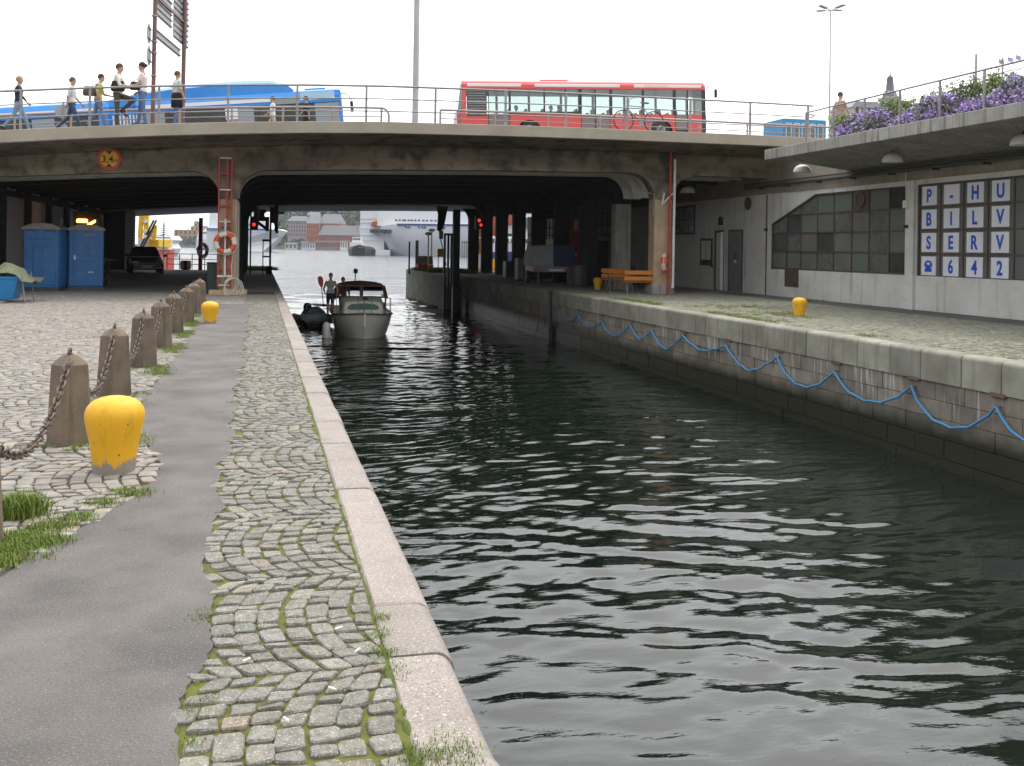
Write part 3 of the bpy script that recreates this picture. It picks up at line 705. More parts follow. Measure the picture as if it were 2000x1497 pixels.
# ---------------------------------------------------------------- bridge railing (grey steel, three rails)
rl = thing('bridge_railing', 'grey steel railing with three rails along the near edge of the bridge', 'railing', (6, YD + .22, 5))
px_posts = [-230,-95,40,175,310,445,580,715,850,987,1105,1225,1348,1465,1578]
posts = [onY(p, 240, YD + .22).x for p in px_posts]
pm = None
RH = 1.17
for x in posts:
    z = edge_z(x) - 5
    o = MB().box(-.035, .035, -.03, .03, -.03, RH).build('post', m_steel, rl, (x - 6, 0, z), bevel=.008) if pm is None else rep(pm, rl, (x - 6, 0, z))
    pm = pm or o
X = np.arange(posts[0] - 1, posts[-1] + .2, .4)
for h, r_ in ((RH, .034), (.755, .020), (.36, .020)):
    MB().tube([(x - 6, -.03 if h < RH else 0, edge_z(x) - 5 + h) for x in X], r_, 8).build('rail', m_steel, rl)
# second railing, lower, between the pavement and the carriageway
m_rail2 = M('pinkish_old_rail', (.42,.33,.30), (.34,.26,.235), 4, .5, metal=.2)
YK = 37.5
def inner_rail(px0, px1, n, lab, bend=False):
    a, b = onY(px0, 225, YK).x, onY(px1, 225, YK).x
    t = thing('kerb_railing', lab, 'railing', ((a + b) / 2, YK, 6)); c = (a + b) / 2
    pts = [(x - c, 0, deck_z(x, YK) - 6 + .95) for x in np.linspace(a, b, 30)]
    if bend:
        xe = b - c; ze = pts[-1][2]
        pts += [(xe + .28 * math.sin(t_), 0, ze - .28 * (1 - math.cos(t_))) for t_ in np.linspace(.2, math.pi / 2, 6)] + [(xe + .28, 0, ze - 1.0)]
    MB().tube(pts, .042, 8).build('rail', m_rail2, t)
    for h in (.62, .32): MB().tube([(x - c, 0, deck_z(x, YK) - 6 + h) for x in np.linspace(a, b, 30)], .022, 6).build('rail', m_rail2, t)
    o = None
    for x in np.linspace(a, b, n):
        if o is None: o = MB().tube([(0, 0, -.2), (0, 0, .95)], .04, 8).build('post', m_rail2, t, (x - c, 0, deck_z(x, YK) - 6))
        else: rep(o, t, (x - c, 0, deck_z(x, YK) - 6))
inner_rail(-200, 745, 10, 'low pinkish tube railing with a rounded end in front of the blue bus', True)
inner_rail(860, 1640, 9, 'low pinkish tube railing passing in front of the red bus')
# ---------------------------------------------------------------- garage building on the right quay
bd = thing('garage_building', 'long pale garage building with steel framed windows under a planted concrete canopy', 'building', (XW, 24, 0))
def wy(px, py): return onX(px, py, XW).y - 24
def wz(px, py): return onX(px, py, XW).z
# window one (slanted corner), window two (letters): corner coordinates on the wall plane
W1a, W1b = wy(1505, 530), wy(1771, 450)          # far end, near end (y decreases towards camera)
W1t, W1o = wz(1771, 363), wz(1771, 538)
W1sl_y, W1sl_z = wy(1592, 380), wz(1508, 438)    # where the slant starts at the top; height of its low end
W2a = wy(1791, 450); W2t, W2o = wz(1793, 361), wz(1790, 541)
W2b = W2a - .955 * 7
ZT = wz(1795, 285)                                # underside of canopy at the wall
ZT = 4.45; _zz = 0
# wall with openings: solid pieces around the windows (thickness .4)
def wall_piece(y0, y1, z0, z1, mat, nm='wall', x0=0.0, x1=.4):
    if y1 - y0 < .01 or z1 - z0 < .01: return
    return MB().box(x0, x1, y0, y1, z0, z1).build(nm, mat, bd)
YF = 49.4 - 24                                       # far end of wall deep under the bridge
ZB1 = max(W1t, W2t) + .16                          # painted wall below, raw concrete above
wall_piece(-24, YF, 0, W1o, m_wall); print('WIN', W1t, W2t, W1o, W2o, ZB1)
wall_piece(W1a, YF, W1o, ZB1, m_wall)
wall_piece(W2a, W1b, W1o, ZB1, m_wall)
wall_piece(-24, W2b, W1o, ZB1, m_wall)
wall_piece(W1b, W1a, W1t, ZB1, m_wall); wall_piece(W2b, W2a, W2t, ZB1, m_wall)
MB().prism([(W1a, W1sl_z), (W1a, W1t), (W1sl_y, W1t)], .0, .4, 'x').build('wall', m_wall, bd)
wall_piece(-24, YF, ZB1, ZT + .05, m_wallup)
MB().box(-.02, .0, -24, 9.0, ZB1 - .02, ZB1 + .02).build('ledge', m_wallup, bd)
# shallow buttress between the two windows and a joint post at the bridge
MB().box(-.10, .0, W2a + .05, W1b - .05, .0, ZB1 - .03).build('pilaster', m_wall, bd, bevel=.01)
MB().box(-.03, .0, wy(1497, 500) - .03, wy(1497, 500) + .03,   .02, ZB1 - .03).build('joint_strip', m_rust, bd)
def window(y0, y1, z0, z1, cols, rows, poly=None, mats=(m_pane,), label=None):
    """steel frame with glazing bars; panes are pieces of their own"""
    fr = MB(); 
    ys_ = np.linspace(y1, y0, cols + 1) if isinstance(cols, int) else cols
    zs_ = np.linspace(z1, z0, rows + 1) if isinstance(rows, int) else rows
    w_ = thing('window', None, None); w_.parent = bd
    f_ = .035
    def cut(y):                                    # top limit on the slanted corner
        if poly is None: return z1
        (ya, za), (yb, zb) = poly
        if y <= yb: return z1
        return zb + (za - zb) * (y - yb) / (ya - yb)
    for z in zs_[1:-1]:
        ye = ys_[0]
        if poly is not None and z > poly[0][1]:
            (ya, za), (yb, zb) = poly; ye = yb + (ya - yb) * (z - zb) / (za - zb)
        fr.box(.045, .115, min(ye, ys_[-1]), max(ye, ys_[-1]), z - .024, z + .024)
    for y in ys_[1:-1]: fr.box(.05, .11, y - .02, y + .02, z0, cut(y))
    fr.box(.02, .13, y0, y1, z0, z0 + .06); fr.box(.02, .13, y0, y0 + .05, z0, z1); fr.box(.02, .13, y1 - .05, y1, z0, cut(y1) )
    if poly is None: fr.box(.02, .13, y0, y1, z1 - .05, z1)
    else:
        (ya, za), (yb, zb) = poly
        fr.box(.02, .13, y0, yb, z1 - .05, z1); fr.bar((.075, ya, za - .02), (.075, yb, zb - .02), .11, .06)
    fr.build('frame', m_frame, w_)
    for i in range(len(ys_) - 1):
        for j in range(len(zs_) - 1):
            a, b = ys_[i + 1], ys_[i]; zt, zb_ = zs_[j], zs_[j + 1]
            pts = [(a, zb_), (b, zb_)]
            if poly is not None:
                tb, ta = min(zt, cut(b)), min(zt, cut(a))
                if ta <= zb_ + .02: continue
                if tb > zb_: pts.append((b, tb))
                else: 
                    (ya, za), (yb2, zb2) = poly; yx = yb2 + (ya - yb2) * (zb_ - zb2) / (za - zb2); pts[1] = (yx, zb_)
                if cut(b) < zt < cut(a):
                    (ya, za), (yb2, zb2) = poly; yx = yb2 + (ya - yb2) * (zt - zb2) / (za - zb2); pts.append((yx, zt))
                pts.append((a, ta))
            else: pts += [(b, zt), (a, zt)]
            mt = mats[rnd.randrange(len(mats))]
            MB().prism(pts, .075 + rnd.uniform(0, .008), .095, 'x').build('pane', mt, w_)
    return w_
c1 = [wy(p, 530) for p in (1505,1533,1560,1592,1624,1659,1693,1732)] + [W1b]
m_paned = M('dark_pane', (.035,.04,.038), (.06,.065,.06), 2, .25)
r1 = list(np.linspace(W1t, W1o, 5))
w1 = window(W1b, W1a, W1o, W1t, c1, r1, ((W1a, W1sl_z), (W1sl_y, W1t)), (m_pane, m_pane, m_panegreen, m_panegrey, m_paned))
# rusty louvre plate and small door below the window
MB().box(-.012, .14, c1[2] + .0, c1[1], W1o - .62, W1o + .03).build('hatch', m_frame, bd)
vy = wy(1680, 390); vz = wz(1680, 390)
v = MB().box(.03, .12, vy - .42, vy + .42, vz - .36, vz + .32).build('vent_plate', m_frame, bd)
MB().lathe([(.20, -.06), (.26, -.06), (.26, .02), (.20, .02)], 24, (0.03, vy, vz), 0, True, False, False, 'x').build('ring', m_rust, v)
MB().lathe([(.0, -.035), (.20, -.035), (.20, .01)], 24, (0.03, vy, vz), 0, True, False, False, 'x').build('fan_disc', m_frame, v)
# lettered window
c2 = [W2a - .955 * i for i in range(8)]
w2 = window(W2b, W2a, W2o, W2t, c2, 4, None, (m_panegrey,))
zr2 = np.linspace(W2t, W2o, 5)
rows_ = ['P-HU', 'BILV', 'SERV', '@642']
def glyph_mesh(ch):
    cu = bpy.data.curves.new('letter', 'FONT'); cu.body = ch; cu.size = 1; cu.align_x = 'CENTER'; cu.offset = .03; cu.extrude = .004; cu.resolution_u = 4
    ob = bpy.data.objects.new('letter', cu); COL.objects.link(ob); dg = bpy.context.evaluated_depsgraph_get()
    me = bpy.data.meshes.new_from_object(ob.evaluated_get(dg)); bpy.data.objects.remove(ob); bpy.data.curves.remove(cu)
    me.materials.clear(); me.materials.append(m_letter); me.name = 'letter'; return me
Mface = Matrix(((0, 0, -1, 0), (-1, 0, 0, 0), (0, 1, 0, 0), (0, 0, 0, 1)))   # text facing -x, reading towards -y
for r_, row in enumerate(rows_):
    for c_, ch in enumerate(row):
        yc = (c2[c_] + c2[c_ + 1]) / 2; zc_ = (zr2[r_] + zr2[r_ + 1]) / 2 - .01
        s_ = MB().box(.045, .068, -.32, .32, -.275, .275).build('sign', m_sign, w2, (0, yc, zc_))
        if ch == '@':
            g_ = MB(); P = lambda y, z: (y, z)
            arc = [(.17 * math.cos(a), .03 + .13 * math.sin(a)) for a in np.linspace(math.pi * .98, math.pi * .02, 12)]
            arc2 = [(.10 * math.cos(a), .03 + .075 * math.sin(a)) for a in np.linspace(math.pi * .05, math.pi * .95, 9)]
            g_.prism(arc + [(.17, -.02), (.10, -.02)] + arc2 + [(-.10, -.02), (-.17, -.02)], .0, .006, 'z')
            body = [(-.15, -.17), (.15, -.17), (.15, -.10), (.09, -.02), (.075, .05), (.035, .05), (.035, .02), (-.035, .02), (-.035, .05), (-.075, .05), (-.09, -.02), (-.15, -.10)]
            g_.prism(body, 0, .006, 'z')
            me = g_.mesh('telephone', [m_letter]); nm = 'telephone'
            L_ = MB().lathe([(.0, .0061), (.05, .0061)], 16, (0, -.085, 0), 0, False, False, False).build('dial', m_sign, s_)
            L_.matrix_basis = Matrix.Translation((.042, 0, 0)) @ Mface
            sc = Matrix.Identity(4)
        else:
            me = glyph_mesh(ch); nm = 'letter'
            h_ = .52; sc = Matrix.Diagonal((h_ * .82, h_, 1, 1)) 
        o = bpy.data.objects.new(nm, me); COL.objects.link(o); o.parent = s_
        bb = [v_.co for v_ in me.vertices]
        cx = (min(p.x for p in bb) + max(p.x for p in bb)) / 2; cy = (min(p.y for p in bb) + max(p.y for p in bb)) / 2
        if ch == '@': cx = cy = 0
        if ch == '-': cy = .36
        o.matrix_basis = Matrix.Translation((.041, 0, 0)) @ Mface @ sc @ Matrix.Translation((-cx, -cy, 0))
# pipes, cable, switch boxes on the wall
zp = wz(1700, 340)
pz = lambda y: np.interp(y, [-12, 8], [wz(1990, 309), wz(1560, 357)])
m_pipe = M('dark_green_pipe', (.06,.075,.062), (.09,.085,.07), 6, .55)
for k_, dz in ((.06, 0), (.03, .12)):
    MB().tube([(-.16, y, pz(y) + dz) for y in np.linspace(-23, 12, 16)], k_, 8).build('pipe', m_pipe, bd)
for y in np.arange(-22, 12, 2.05):
    MB().box(-.22, .02, y - .03, y + .03, pz(y) - .10, pz(y) - .04).build('pipe_bracket', m_darkst, bd)
yb_ = wy(1776, 398); MB().box(-.16, -.10, yb_ - .11, yb_ + .11, wz(1776, 407), wz(1776, 392)).build('switch_box', m_offw, bd, bevel=.01)
MB().tube([(-.12, yb_, wz(1776, 392)), (-.12, yb_ + .03, pz(yb_))], .012, 6).build('conduit', m_offw, bd)
MB().box(-.05, 0, wy(1497,449) - .1, wy(1497,449) + .1, wz(1497,452), wz(1497,446)).build('lamp_box', m_darkst, bd)
MB().box(-.14, -.1, wy(1776,443) - .09, wy(1776,443) + .09, wz(1776,446), wz(1776,440)).build('lamp_box', m_darkst, bd)
# doors, windows and round vent in the shade near the bridge
def door(px0, px1, pyt, mat, nm='door', leaf=None):
    a, b = wy(px1, 540), wy(px0, 540); zt = wz((px0+px1)/2, pyt)
    fr = MB(); fr.box(-.03, .0, a - .06, a, .0, zt + .06); fr.box(-.03, .0, b, b + .06, .0, zt + .06); fr.box(-.03, .0, a, b, zt, zt + .06)
    d = MB().box(-.018, .0, a, b, .04, zt).build(nm, mat, bd); fr.build('door_frame', m_dgrey, d); return d, a, b, zt
d, a, b, zt = door(1397, 1412, 453, m_dgrey, 'doorway')
MB().box(-.035, -.02, a + .02, b - .12, .06, zt - .05).build('lit_gap', m_offw, d)
lf = MB().box(-.16, -.03, a - .05, a, .05, zt - .02).build('door_leaf', m_white, d)
MB().box(-.58, -.5, a - .10, a - .05, 1.0, 1.1).build('handle', m_darkst, d)
d, a, b, zt = door(1424, 1449, 452, m_mgrey, 'door')
MB().box(-.03, -.018, (a+b)/2 - .12, (a+b)/2 + .12, 1.35, 1.6).build('notice', m_red, d)
MB().box(-.03, -.018, (a+b)/2 - .10, (a+b)/2 + .10, 1.2, 1.33).build('notice', m_white, d)
a, b = wy(1392, 490), wy(1369, 490); z0, z1 = wz(1380, 519), wz(1380, 466)
fw = MB().box(-.04, .0, a, b, z0, z1).build('notice_case', m_dgrey, bd)
for i in range(2):
    y0_ = a + .12 + i * (b - a - .2) / 2; MB().box(-.05, -.04, y0_, y0_ + (b - a - .32) / 2, z0 + .25, z1 - .1).build('notice', m_white, fw)
MB().lathe([(.26, .0), (.26, -.05), (.2, -.05), (.19, -.02), (0, -.02)], 20, (0, wy(1462, 398), wz(1462, 398)), 0, True, False, False, 'x').build('round_vent', m_rust, bd)
MB().box(-.1, 0, wy(1410,432) - .12, wy(1410,432) + .12, wz(1410,440), wz(1410,424)).build('alarm_box', m_darkst, bd)
a, b = wy(1357, 430), wy(1318, 430); z0, z1 = wz(1337, 456), wz(1337, 405)
fw = MB().box(-.02, .0, a - .05, b + .05, z0 - .05, z1 + .05).build('barred_window', m_darkst, bd)
for i in range(4):
    for j in range(2):
        MB().box(-.035, -.02, a + (b-a) * i / 4 + .04, a + (b-a) * (i+1) / 4 - .04, z0 + (z1-z0) * j / 2 + .04, z0 + (z1-z0) * (j+1) / 2 - .04).build('pane', m_pane, fw)

# canopy with planter on top
ce = [onX(px, py, 15.9) for px, py in ((1493, 289.5), (2000, 204), (1493, 310), (2000, 232.5))]
# canopy edge plane: find X so that the top edge is level
best = min(np.arange(14.5, 18, .05), key=lambda X_: abs(onX(1493, 289.5, X_).z - onX(2000, 204, X_).z))
XC = float(np.clip(best, 15.6, 16.6))
c0, c1_ = onX(1493, 300, XC), onX(2000, 218, XC)
CZ = (onX(1493, 289.5, XC).z + onX(2000, 204, XC).z) / 2; CT = (onX(1493, 289.5, XC).z - onX(1493, 310, XC).z + onX(2000,204,XC).z - onX(2000,232.5,XC).z) / 2
cn = thing('canopy', None, None); cn.parent = bd; cn.location = (0, 0, 0)
CY1 = c0.y - 24
y = -24.0
while y < CY1 - .1:
    y2 = min(y + 3.3, CY1)
    MB().box(XC - XW, XC - XW + .35, y + .004, y2 - .004, CZ - CT, CZ).build('edge_beam', m_canopy, cn, bevel=.012)
    y = y2
MB().box(XC - XW + .35, 3.5, -24, CY1 - .003, CZ - CT + .06, CZ - .04).build('roof_slab', m_canopy, cn)
MB().prism([(XC - XW + .36, CZ - CT + .058), (0, CZ - CT - .25), (.4, CZ - CT - .25), (.4, CZ - CT + .058)], -24, CY1 - .01, 'y').build('soffit', m_canopy, cn)
wall_piece(-24, CY1, ZT + .05, CZ - CT - .24, m_wallup)
wall_piece(CY1, YF, ZT + .05, 5.0, m_wallup)
# back wall of the planter and parapet behind the flowers
MB().box(1.7, 2.0, -24, 8.0, CZ - .05, CZ + .30).build('planter_wall', m_slab, cn)

# dome lamps under the canopy
dl = None
for i, (px, py) in enumerate(((1567,337),(1743,317),(1998,284),(1343,377))):
    X_ = (XC + XW) / 2 - .1 if i < 3 else 16.5
    p = onX(px, py, X_)
    if dl is None:
        dl = thing('dome_lamp', 'white half dome lamp under the canopy tip, nearest the bridge', 'lamp', p, 0, 'dome lamps under the canopy and bridge')
        MB().lathe([(.285, 0), (.285, .02), (.275, .08), (.24, .15), (.17, .21), (.08, .245), (.03, .25)], 24).build('shade', m_white, dl)
        MB().lathe([(.27, .006), (.0, .004)], 20, (0,0,0), 0, False, False, False).build('diffuser', m_mgrey, dl)
        MB().tube([(0,0,.24), (0,0,.36), (.25,0,.42)], .022, 6).build('bracket', m_darkst, dl)
    else: copy_tree(dl, p, None, ['', 'white half dome lamp in the middle under the canopy, above the slanted window', 'white half dome lamp cut by the right edge of the photo', 'dim half dome lamp in the shade just right of the red pole'][i])

# railing of the planter
XRl = XC + .42
pr = thing('planter_railing', 'thin grey railing with slim posts in front of the purple flowers', 'railing', (XRl, 24, CZ))
pxs = [(1574,268),(1628,264),(1688,251),(1757,243),(1835,229),(1922,216),(2030,199)]
ys_p = [onX(a, b, XRl).y - 24 for a, b in pxs]; ys_p += [ys_p[-1] - 2.1 * (i + 1) for i in range(4)]
RH2 = .98
for y in ys_p: MB().box(-.02, .02, -.03, .03, -.03, RH2).build('post', m_steel, pr, (0, y, 0))
MB().tube([(0, y, RH2) for y in np.linspace(ys_p[-1] - 1, ys_p[0], 10)] + [(.05, ys_p[0] + .12, RH2 - .02), (.4, ys_p[0] + .2, RH2 - .03)], .024, 8).build('rail', m_steel, pr)
MB().tube([(0, y, RH2 - .16) for y in np.linspace(ys_p[-1] - 1, ys_p[0], 10)], .010, 6).build('wire', m_steel, pr)

# flowers: purple cascade + green tall plants
g2 = np.random.default_rng(9)
def leaf_cloud(name, pts, size, mat, seed, parent=None, elong=1.0, up=0.0):
    g = np.random.default_rng(seed); N = len(pts); pts = np.asarray(pts)
    d = g.normal(0, 1, (N, 3)); d[:, 2] = d[:, 2] * (1 - up) + up * np.abs(g.normal(1.6, .3, N)); d /= np.linalg.norm(d, axis=1, keepdims=True)
    e = np.cross(d, g.normal(0, 1, (N, 3))); e /= np.linalg.norm(e, axis=1, keepdims=True)
    s_ = (size * g.uniform(.6, 1.3, N))[:, None]
    V = np.stack([pts - d * s_ * elong * .5 , pts + e * s_ * .35, pts + d * s_ * elong * .5, pts - e * s_ * .35], 1).reshape(-1, 3)
    me = bpy.data.meshes.new(name); me.vertices.add(4 * N); me.vertices.foreach_set('co', V.reshape(-1).astype(np.float32))
    me.loops.add(4 * N); me.loops.foreach_set('vertex_index', np.arange(4 * N, dtype=np.int32)); me.polygons.add(N)
    me.polygons.foreach_set('loop_start', np.arange(0, 4 * N, 4, dtype=np.int32)); me.polygons.foreach_set('loop_total', np.full(N, 4, np.int32))
    me.update(calc_edges=True); me.materials.append(mat)
    t = np.clip(g.normal(1, .28, (N, 1)), .35, 1.8); set_tint(me, np.repeat(np.concatenate([t, t, t, np.ones((N, 1))], 1), 4, 0))
    o = bpy.data.objects.new(name, me); COL.objects.link(o)
    if parent is not None: o.parent = parent
    return o
m_purple = M('purple_petals', (.44,.31,.66), (.58,.46,.78), 3, .7, tint=True)
m_leafd = M('planter_leaves', (.14,.19,.09), (.18,.22,.12), 6, .7, tint=True)
m_tall = M('tall_plant_leaves', (.20,.29,.09), (.27,.34,.12), 4, .7, tint=True)
yF0, yF1 = onX(1612, 255, XRl + .1).y, onX(2030, 200, XRl + .1).y - 7
P = []; Lf = []
for i in range(42000):
    y = g2.uniform(yF1, yF0); prof_h = .42 + .10 * math.sin(y * 2.1) + .09 * math.sin(y * 4.7 + 1) + .05 * math.sin(y * 9)
    a = g2.uniform(0, math.pi * .62); rr = prof_h * (1 + .10 * g2.normal())
    x = XRl + .62 - 1.12 * rr * math.cos(a) * 1.15 ; z = CZ + .0 + rr * 1.15 * math.sin(a)
    lump = math.sin(y * 3.3) * math.sin(x * 5 + y) * .06
    endf = min(1, (yF0 - y) / .5); z = CZ + (z - CZ) * (.35 + .65 * endf)
    (P if g2.random() < .66 + .25 * math.sin(y * 2.7 + x * 3 + z * 7) else Lf).append((x, y, z + lump))
o = leaf_cloud('flower_bed', P, .07, m_purple, 1); o['kind'] = 'stuff'; tag(o, 'mass of purple flowers spilling along the canopy planter', 'flowers')
o = leaf_cloud('flower_bed_leaves', Lf, .08, m_leafd, 2); o['kind'] = 'stuff'; tag(o, 'grey green leaves among the purple flowers', 'leaves')
MB().loft([[(XRl + .25 + .9 * .5 * (1 - math.cos(t)) , y, CZ - .02 + .34 * math.sin(t)) for t in np.linspace(0, math.pi, 8)] for y in np.linspace(yF1, yF0 - .4, 20)], 0, True, False).build('planting_soil', m_joint, cn).location = (-XW, -24, 0)
labs = ['feathery green plant at the left end of the planter by the man in checks', 'broad bushy green plant right of the spire, widest in the planter', 'loose airy green plant between third and fourth railing posts', 'slim spiky green plant left of the fifth railing post', 'dark green bush behind the grey mast in the planter', 'tall bright green bush at the right edge of the planter']
for i, (px, py, wpx, hgt) in enumerate(((1655,220,60,.50),(1760,200,95,.62),(1812,180,40,.48),(1845,170,55,.56),(1895,158,55,.72),(1955,140,70,.74))):
    b_ = onX(px, py, XRl + .95); D_ = depth(b_); wd = wpx / F * D_
    t = thing('planter_plant', labs[i], 'plant', (XRl + .95, b_.y, CZ + .1), 0, 'green plants behind the purple flowers')
    pts = []; n_ = int(3600 * wd); st = MB()
    for k_ in range(int(16 * wd) + 8):
        y0_ = g2.uniform(-wd * .55, wd * .55); lean = g2.normal(0, .14, 2); hh = hgt * g2.uniform(.6, 1.12) * (1 - .45 * abs(y0_) / wd)
        x0_ = g2.uniform(-.25, .25)
        tip = (x0_ + lean[0], y0_ + lean[1], .3 + hh); st.tube([(x0_, y0_, 0), tip], .006, 4)
        for q_ in range(int(n_ / (16 * wd + 8))):
            t_ = g2.uniform(.2, 1.05); sp_ = .10 * (1.1 - t_ * .6)
            pts.append((x0_ + lean[0] * t_ + g2.normal(0, sp_), y0_ + lean[1] * t_ + g2.normal(0, sp_), (.3 + hh) * t_ + g2.normal(0, .03)))
    leaf_cloud('leaves', pts, .05, m_tall if i != 4 else m_leafd, 50 + i, t, 1.9, .45)['kind'] = 'stuff'
    st.build('stems', m_leafd, t)['kind'] = 'stuff'
    pts = [(g2.normal(0, .25), g2.normal(0, wd * .4), .35 + hgt * g2.uniform(.8, 1.35)) for _ in range(26)]
    leaf_cloud('seed_heads', pts, .05, m_purple, 80 + i, t)['kind'] = 'stuff'

# right quay: weeds in the joints and beside the bollard
# ---------------------------------------------------------------- left abutment wall under the bridge
XLW = -9.3
lw = thing('abutment_wall', 'grey panelled wall along the left side of the bridge tunnel', 'wall', (XLW, 50, 0))
ypan = [28.5]
while ypan[-1] < 66: ypan.append(ypan[-1] + 2.1)
for a, b in zip(ypan[:-1], ypan[1:]):
    MB().box(-.2, .0, a - 50 + .012, b - 50 - .012, -.05, 4.2).build('panel', m_lwall, lw)
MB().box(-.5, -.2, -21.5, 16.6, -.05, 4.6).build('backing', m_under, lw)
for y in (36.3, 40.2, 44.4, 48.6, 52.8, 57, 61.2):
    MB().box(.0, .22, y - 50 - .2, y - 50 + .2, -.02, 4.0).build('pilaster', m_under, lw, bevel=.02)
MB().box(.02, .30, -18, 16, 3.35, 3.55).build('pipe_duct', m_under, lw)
# shop window at the very left
fw = MB().box(.0, .08, 34.0 - 50, 36.0 - 50, .15, 3.1).build('window_frame', m_dgrey, lw)
MB().box(.082, .095, 34.1 - 50, 35.9 - 50, 2.2, 3.0).build('pane', m_pane, fw); MB().box(.082, .095, 34.1 - 50, 35.9 - 50, .4, 2.1).build('pane', m_paned, fw)
# opening with posters at the far end of the left wall
MB().box(.02, .06, 59.2 - 50, 60.4 - 50, .1, 2.6).build('steel_door', m_mgrey, lw)

bp0, bp1 = onY(262, 500, 66.0).x, onY(236, 500, 66.0).x
mp_ = MB().box(XLW, bp0, 15.6, 16.4, -.05, 4.3); o = mp_.build('end_pier', m_under, lw, (-XLW, 0, 0))
for k_ in range(26): MB().box(bp0 - .5, bp0 + .02, 15.52, 15.6, .05 + k_ * .16, .19 + k_ * .16).build('brick', m_lwall, lw, (-XLW, 0, 0))
# twin orange lit floodlights on the wall
fl = thing('flood_light', 'lit warm orange twin lamp in a dark box above the blue toilets', 'lamp', (XLW + .35, 46.6, 2.55))
p_ = at(166, 434, 44.0); fl.location = p_
MB().box(-.5, .6, .06, .35, -.45, .45).build('housing', m_under, fl)
m_lamp = M('lit_orange_lamp', (1,.55,.2), emis=(1,.42,.10), estr=6)
MB().lathe([(.0, -.22), (.07, -.22), (.085, -.15), (.085, .15), (.07, .22), (.0, .22)], 12, (-.12, 0, .05), 0, True, False, False, 'x').build('lit_tube', m_lamp, fl)
MB().tube([(.1, 0, -.14), (.44, 0, .06)], .055, 10).build('lit_tube', m_lamp, fl)

# ---------------------------------------------------------------- portable toilets
def toilet(label, loc, rz, door_front):
    t = thing('portable_toilet', label, 'toilet cabin', loc, rz, 'blue portable toilets')
    w_, d_, h_ = .56, .56, 2.08
    m = MB().box(-w_, w_, -d_, d_, .10, h_); b = m.build('cabin', m_blue, t, bevel=.03)
    MB().box(-w_ - .03, w_ + .03, -d_ - .03, d_ + .03, 0, .10).build('skid_base', m_dgrey, t)
    MB().loft([[(x, y, z) for x, z in ((-w_-.05, h_-.02), (-w_-.03, h_+.06), (-w_*.55, h_+.17), (0, h_+.20), (w_*.55, h_+.17), (w_+.03, h_+.06), (w_+.05, h_-.02))] for y in (-d_-.05, d_+.05)], 0, False, True, True, True).build('roof', M('grey_roof_' + ('a' if door_front else 'b'), (.27,.26,.24), (.2,.19,.18), 5, .6), t)
    MB().tube([(w_ * .7, d_ * .6, h_), (w_ * .7, d_ * .6, h_ + .42)], .05, 8).build('vent_pipe', m_dgrey, t)
    if door_front:
        dr = MB().box(-.42, .42, -d_ - .03, -d_ + .01, .16, h_ - .12).build('door', m_blue, t, bevel=.012)
        for x0, x1, z0, z1 in ((-.34,-.05,.25,.95), (.05,.34,.25,.95), (-.34,-.05,1.2,1.85), (.05,.34,1.2,1.85), (-.34,.34,1.02,1.14)):
            MB().box(x0, x1, -d_ - .05, -d_ - .028, z0, z1).build('door_panel', m_blue, dr, bevel=.015)
        MB().box(-.40, -.34, -d_ - .08, -d_ - .03, 1.05, 1.20).build('latch', m_white, dr)
        for x in (-.05, .05): MB().lathe([(.035, 0), (.035, .02)], 10, (x + .15, -d_ - .07, .62), 0, True, True, True, 'y').build('lock_disc', m_white, dr)
        MB().box(-.05, .30, -d_ - .036, -d_ - .03, 1.88, 1.95).build('label_strip', m_mgrey, dr)
    else:
        for x0, x1, z0, z1 in ((-.46,-.28,.35,1.45), (-.24,-.05,.2,1.45), (.05,.48,.2,1.45), (-.22,.22,1.5,1.72), (-.46,-.10,1.76,2.0), (.10,.46,1.76,2.0)):
            MB().box(x0, x1, -d_ - .03, -d_ - .0, z0, z1).build('moulded_panel', m_blue, t, bevel=.02)
        for s_ in (-1, 1): MB().box(s_ * .3 - .16, s_ * .3 + .16, -d_ - .012, -d_ + .01, 2.02, 2.05).build('vent_slot', m_dgrey, t)
    for s_ in (-1, 1):
        for z0, z1 in ((.25, 1.0), (1.15, 1.9)): MB().box(s_ * w_ - .02, s_ * w_ + .02, -.4, .4, z0, z1).build('side_panel', m_blue, t, bevel=.015)
    return t
ta = gnd(82, 569); toilet('blue portable toilet turned back to us, left of the pair', (ta.x, ta.y + .5, 0), R(-4), False)
tb = gnd(160, 567); toilet('blue portable toilet showing its door, right of the pair', (tb.x, tb.y + .6, 0), R(12), True)

# ---------------------------------------------------------------- blue cart with a green tarp at the left edge
ca = gnd(2, 592)
cart = thing('handcart', 'bright blue plastic cart under a green tarp at the left edge', 'cart', (ca.x - .1, ca.y + .5, 0))
m_cart = M('bright_blue_tub', (.03,.27,.62), (.03,.22,.52), 3, .45)
tub = MB().loft([[(-1.1,-.4,.08),(.35,-.4,.08),(.35,.4,.08),(-1.1,.4,.08)], [(-1.25,-.55,.62),(.52,-.55,.62),(.52,.55,.62),(-1.25,.55,.62)], [(-1.28,-.58,.64),(.56,-.58,.64),(.56,.58,.64),(-1.28,.58,.64)], [(-1.28,-.58,.72),(.56,-.58,.72),(.56,.58,.72),(-1.28,.58,.72)]], 0, False, True, True, True).build('tub', m_cart, cart, bevel=.02)
tp = MB(); gr = []
for i in range(12):
    x = -1.4 + 2.3 * i / 11
    gr.append([(x + .04 * math.sin(i * 1.7 + j), -.72 + 1.4 * j / 8, .86 + .22 * math.sin(i * .9 + 1) * math.exp(-((j - 4) / 3) ** 2) - .03 * abs(j - 4) + .05 * math.sin(j * 2 + i) - (.10 if i > 9 else 0)) for j in range(9)])
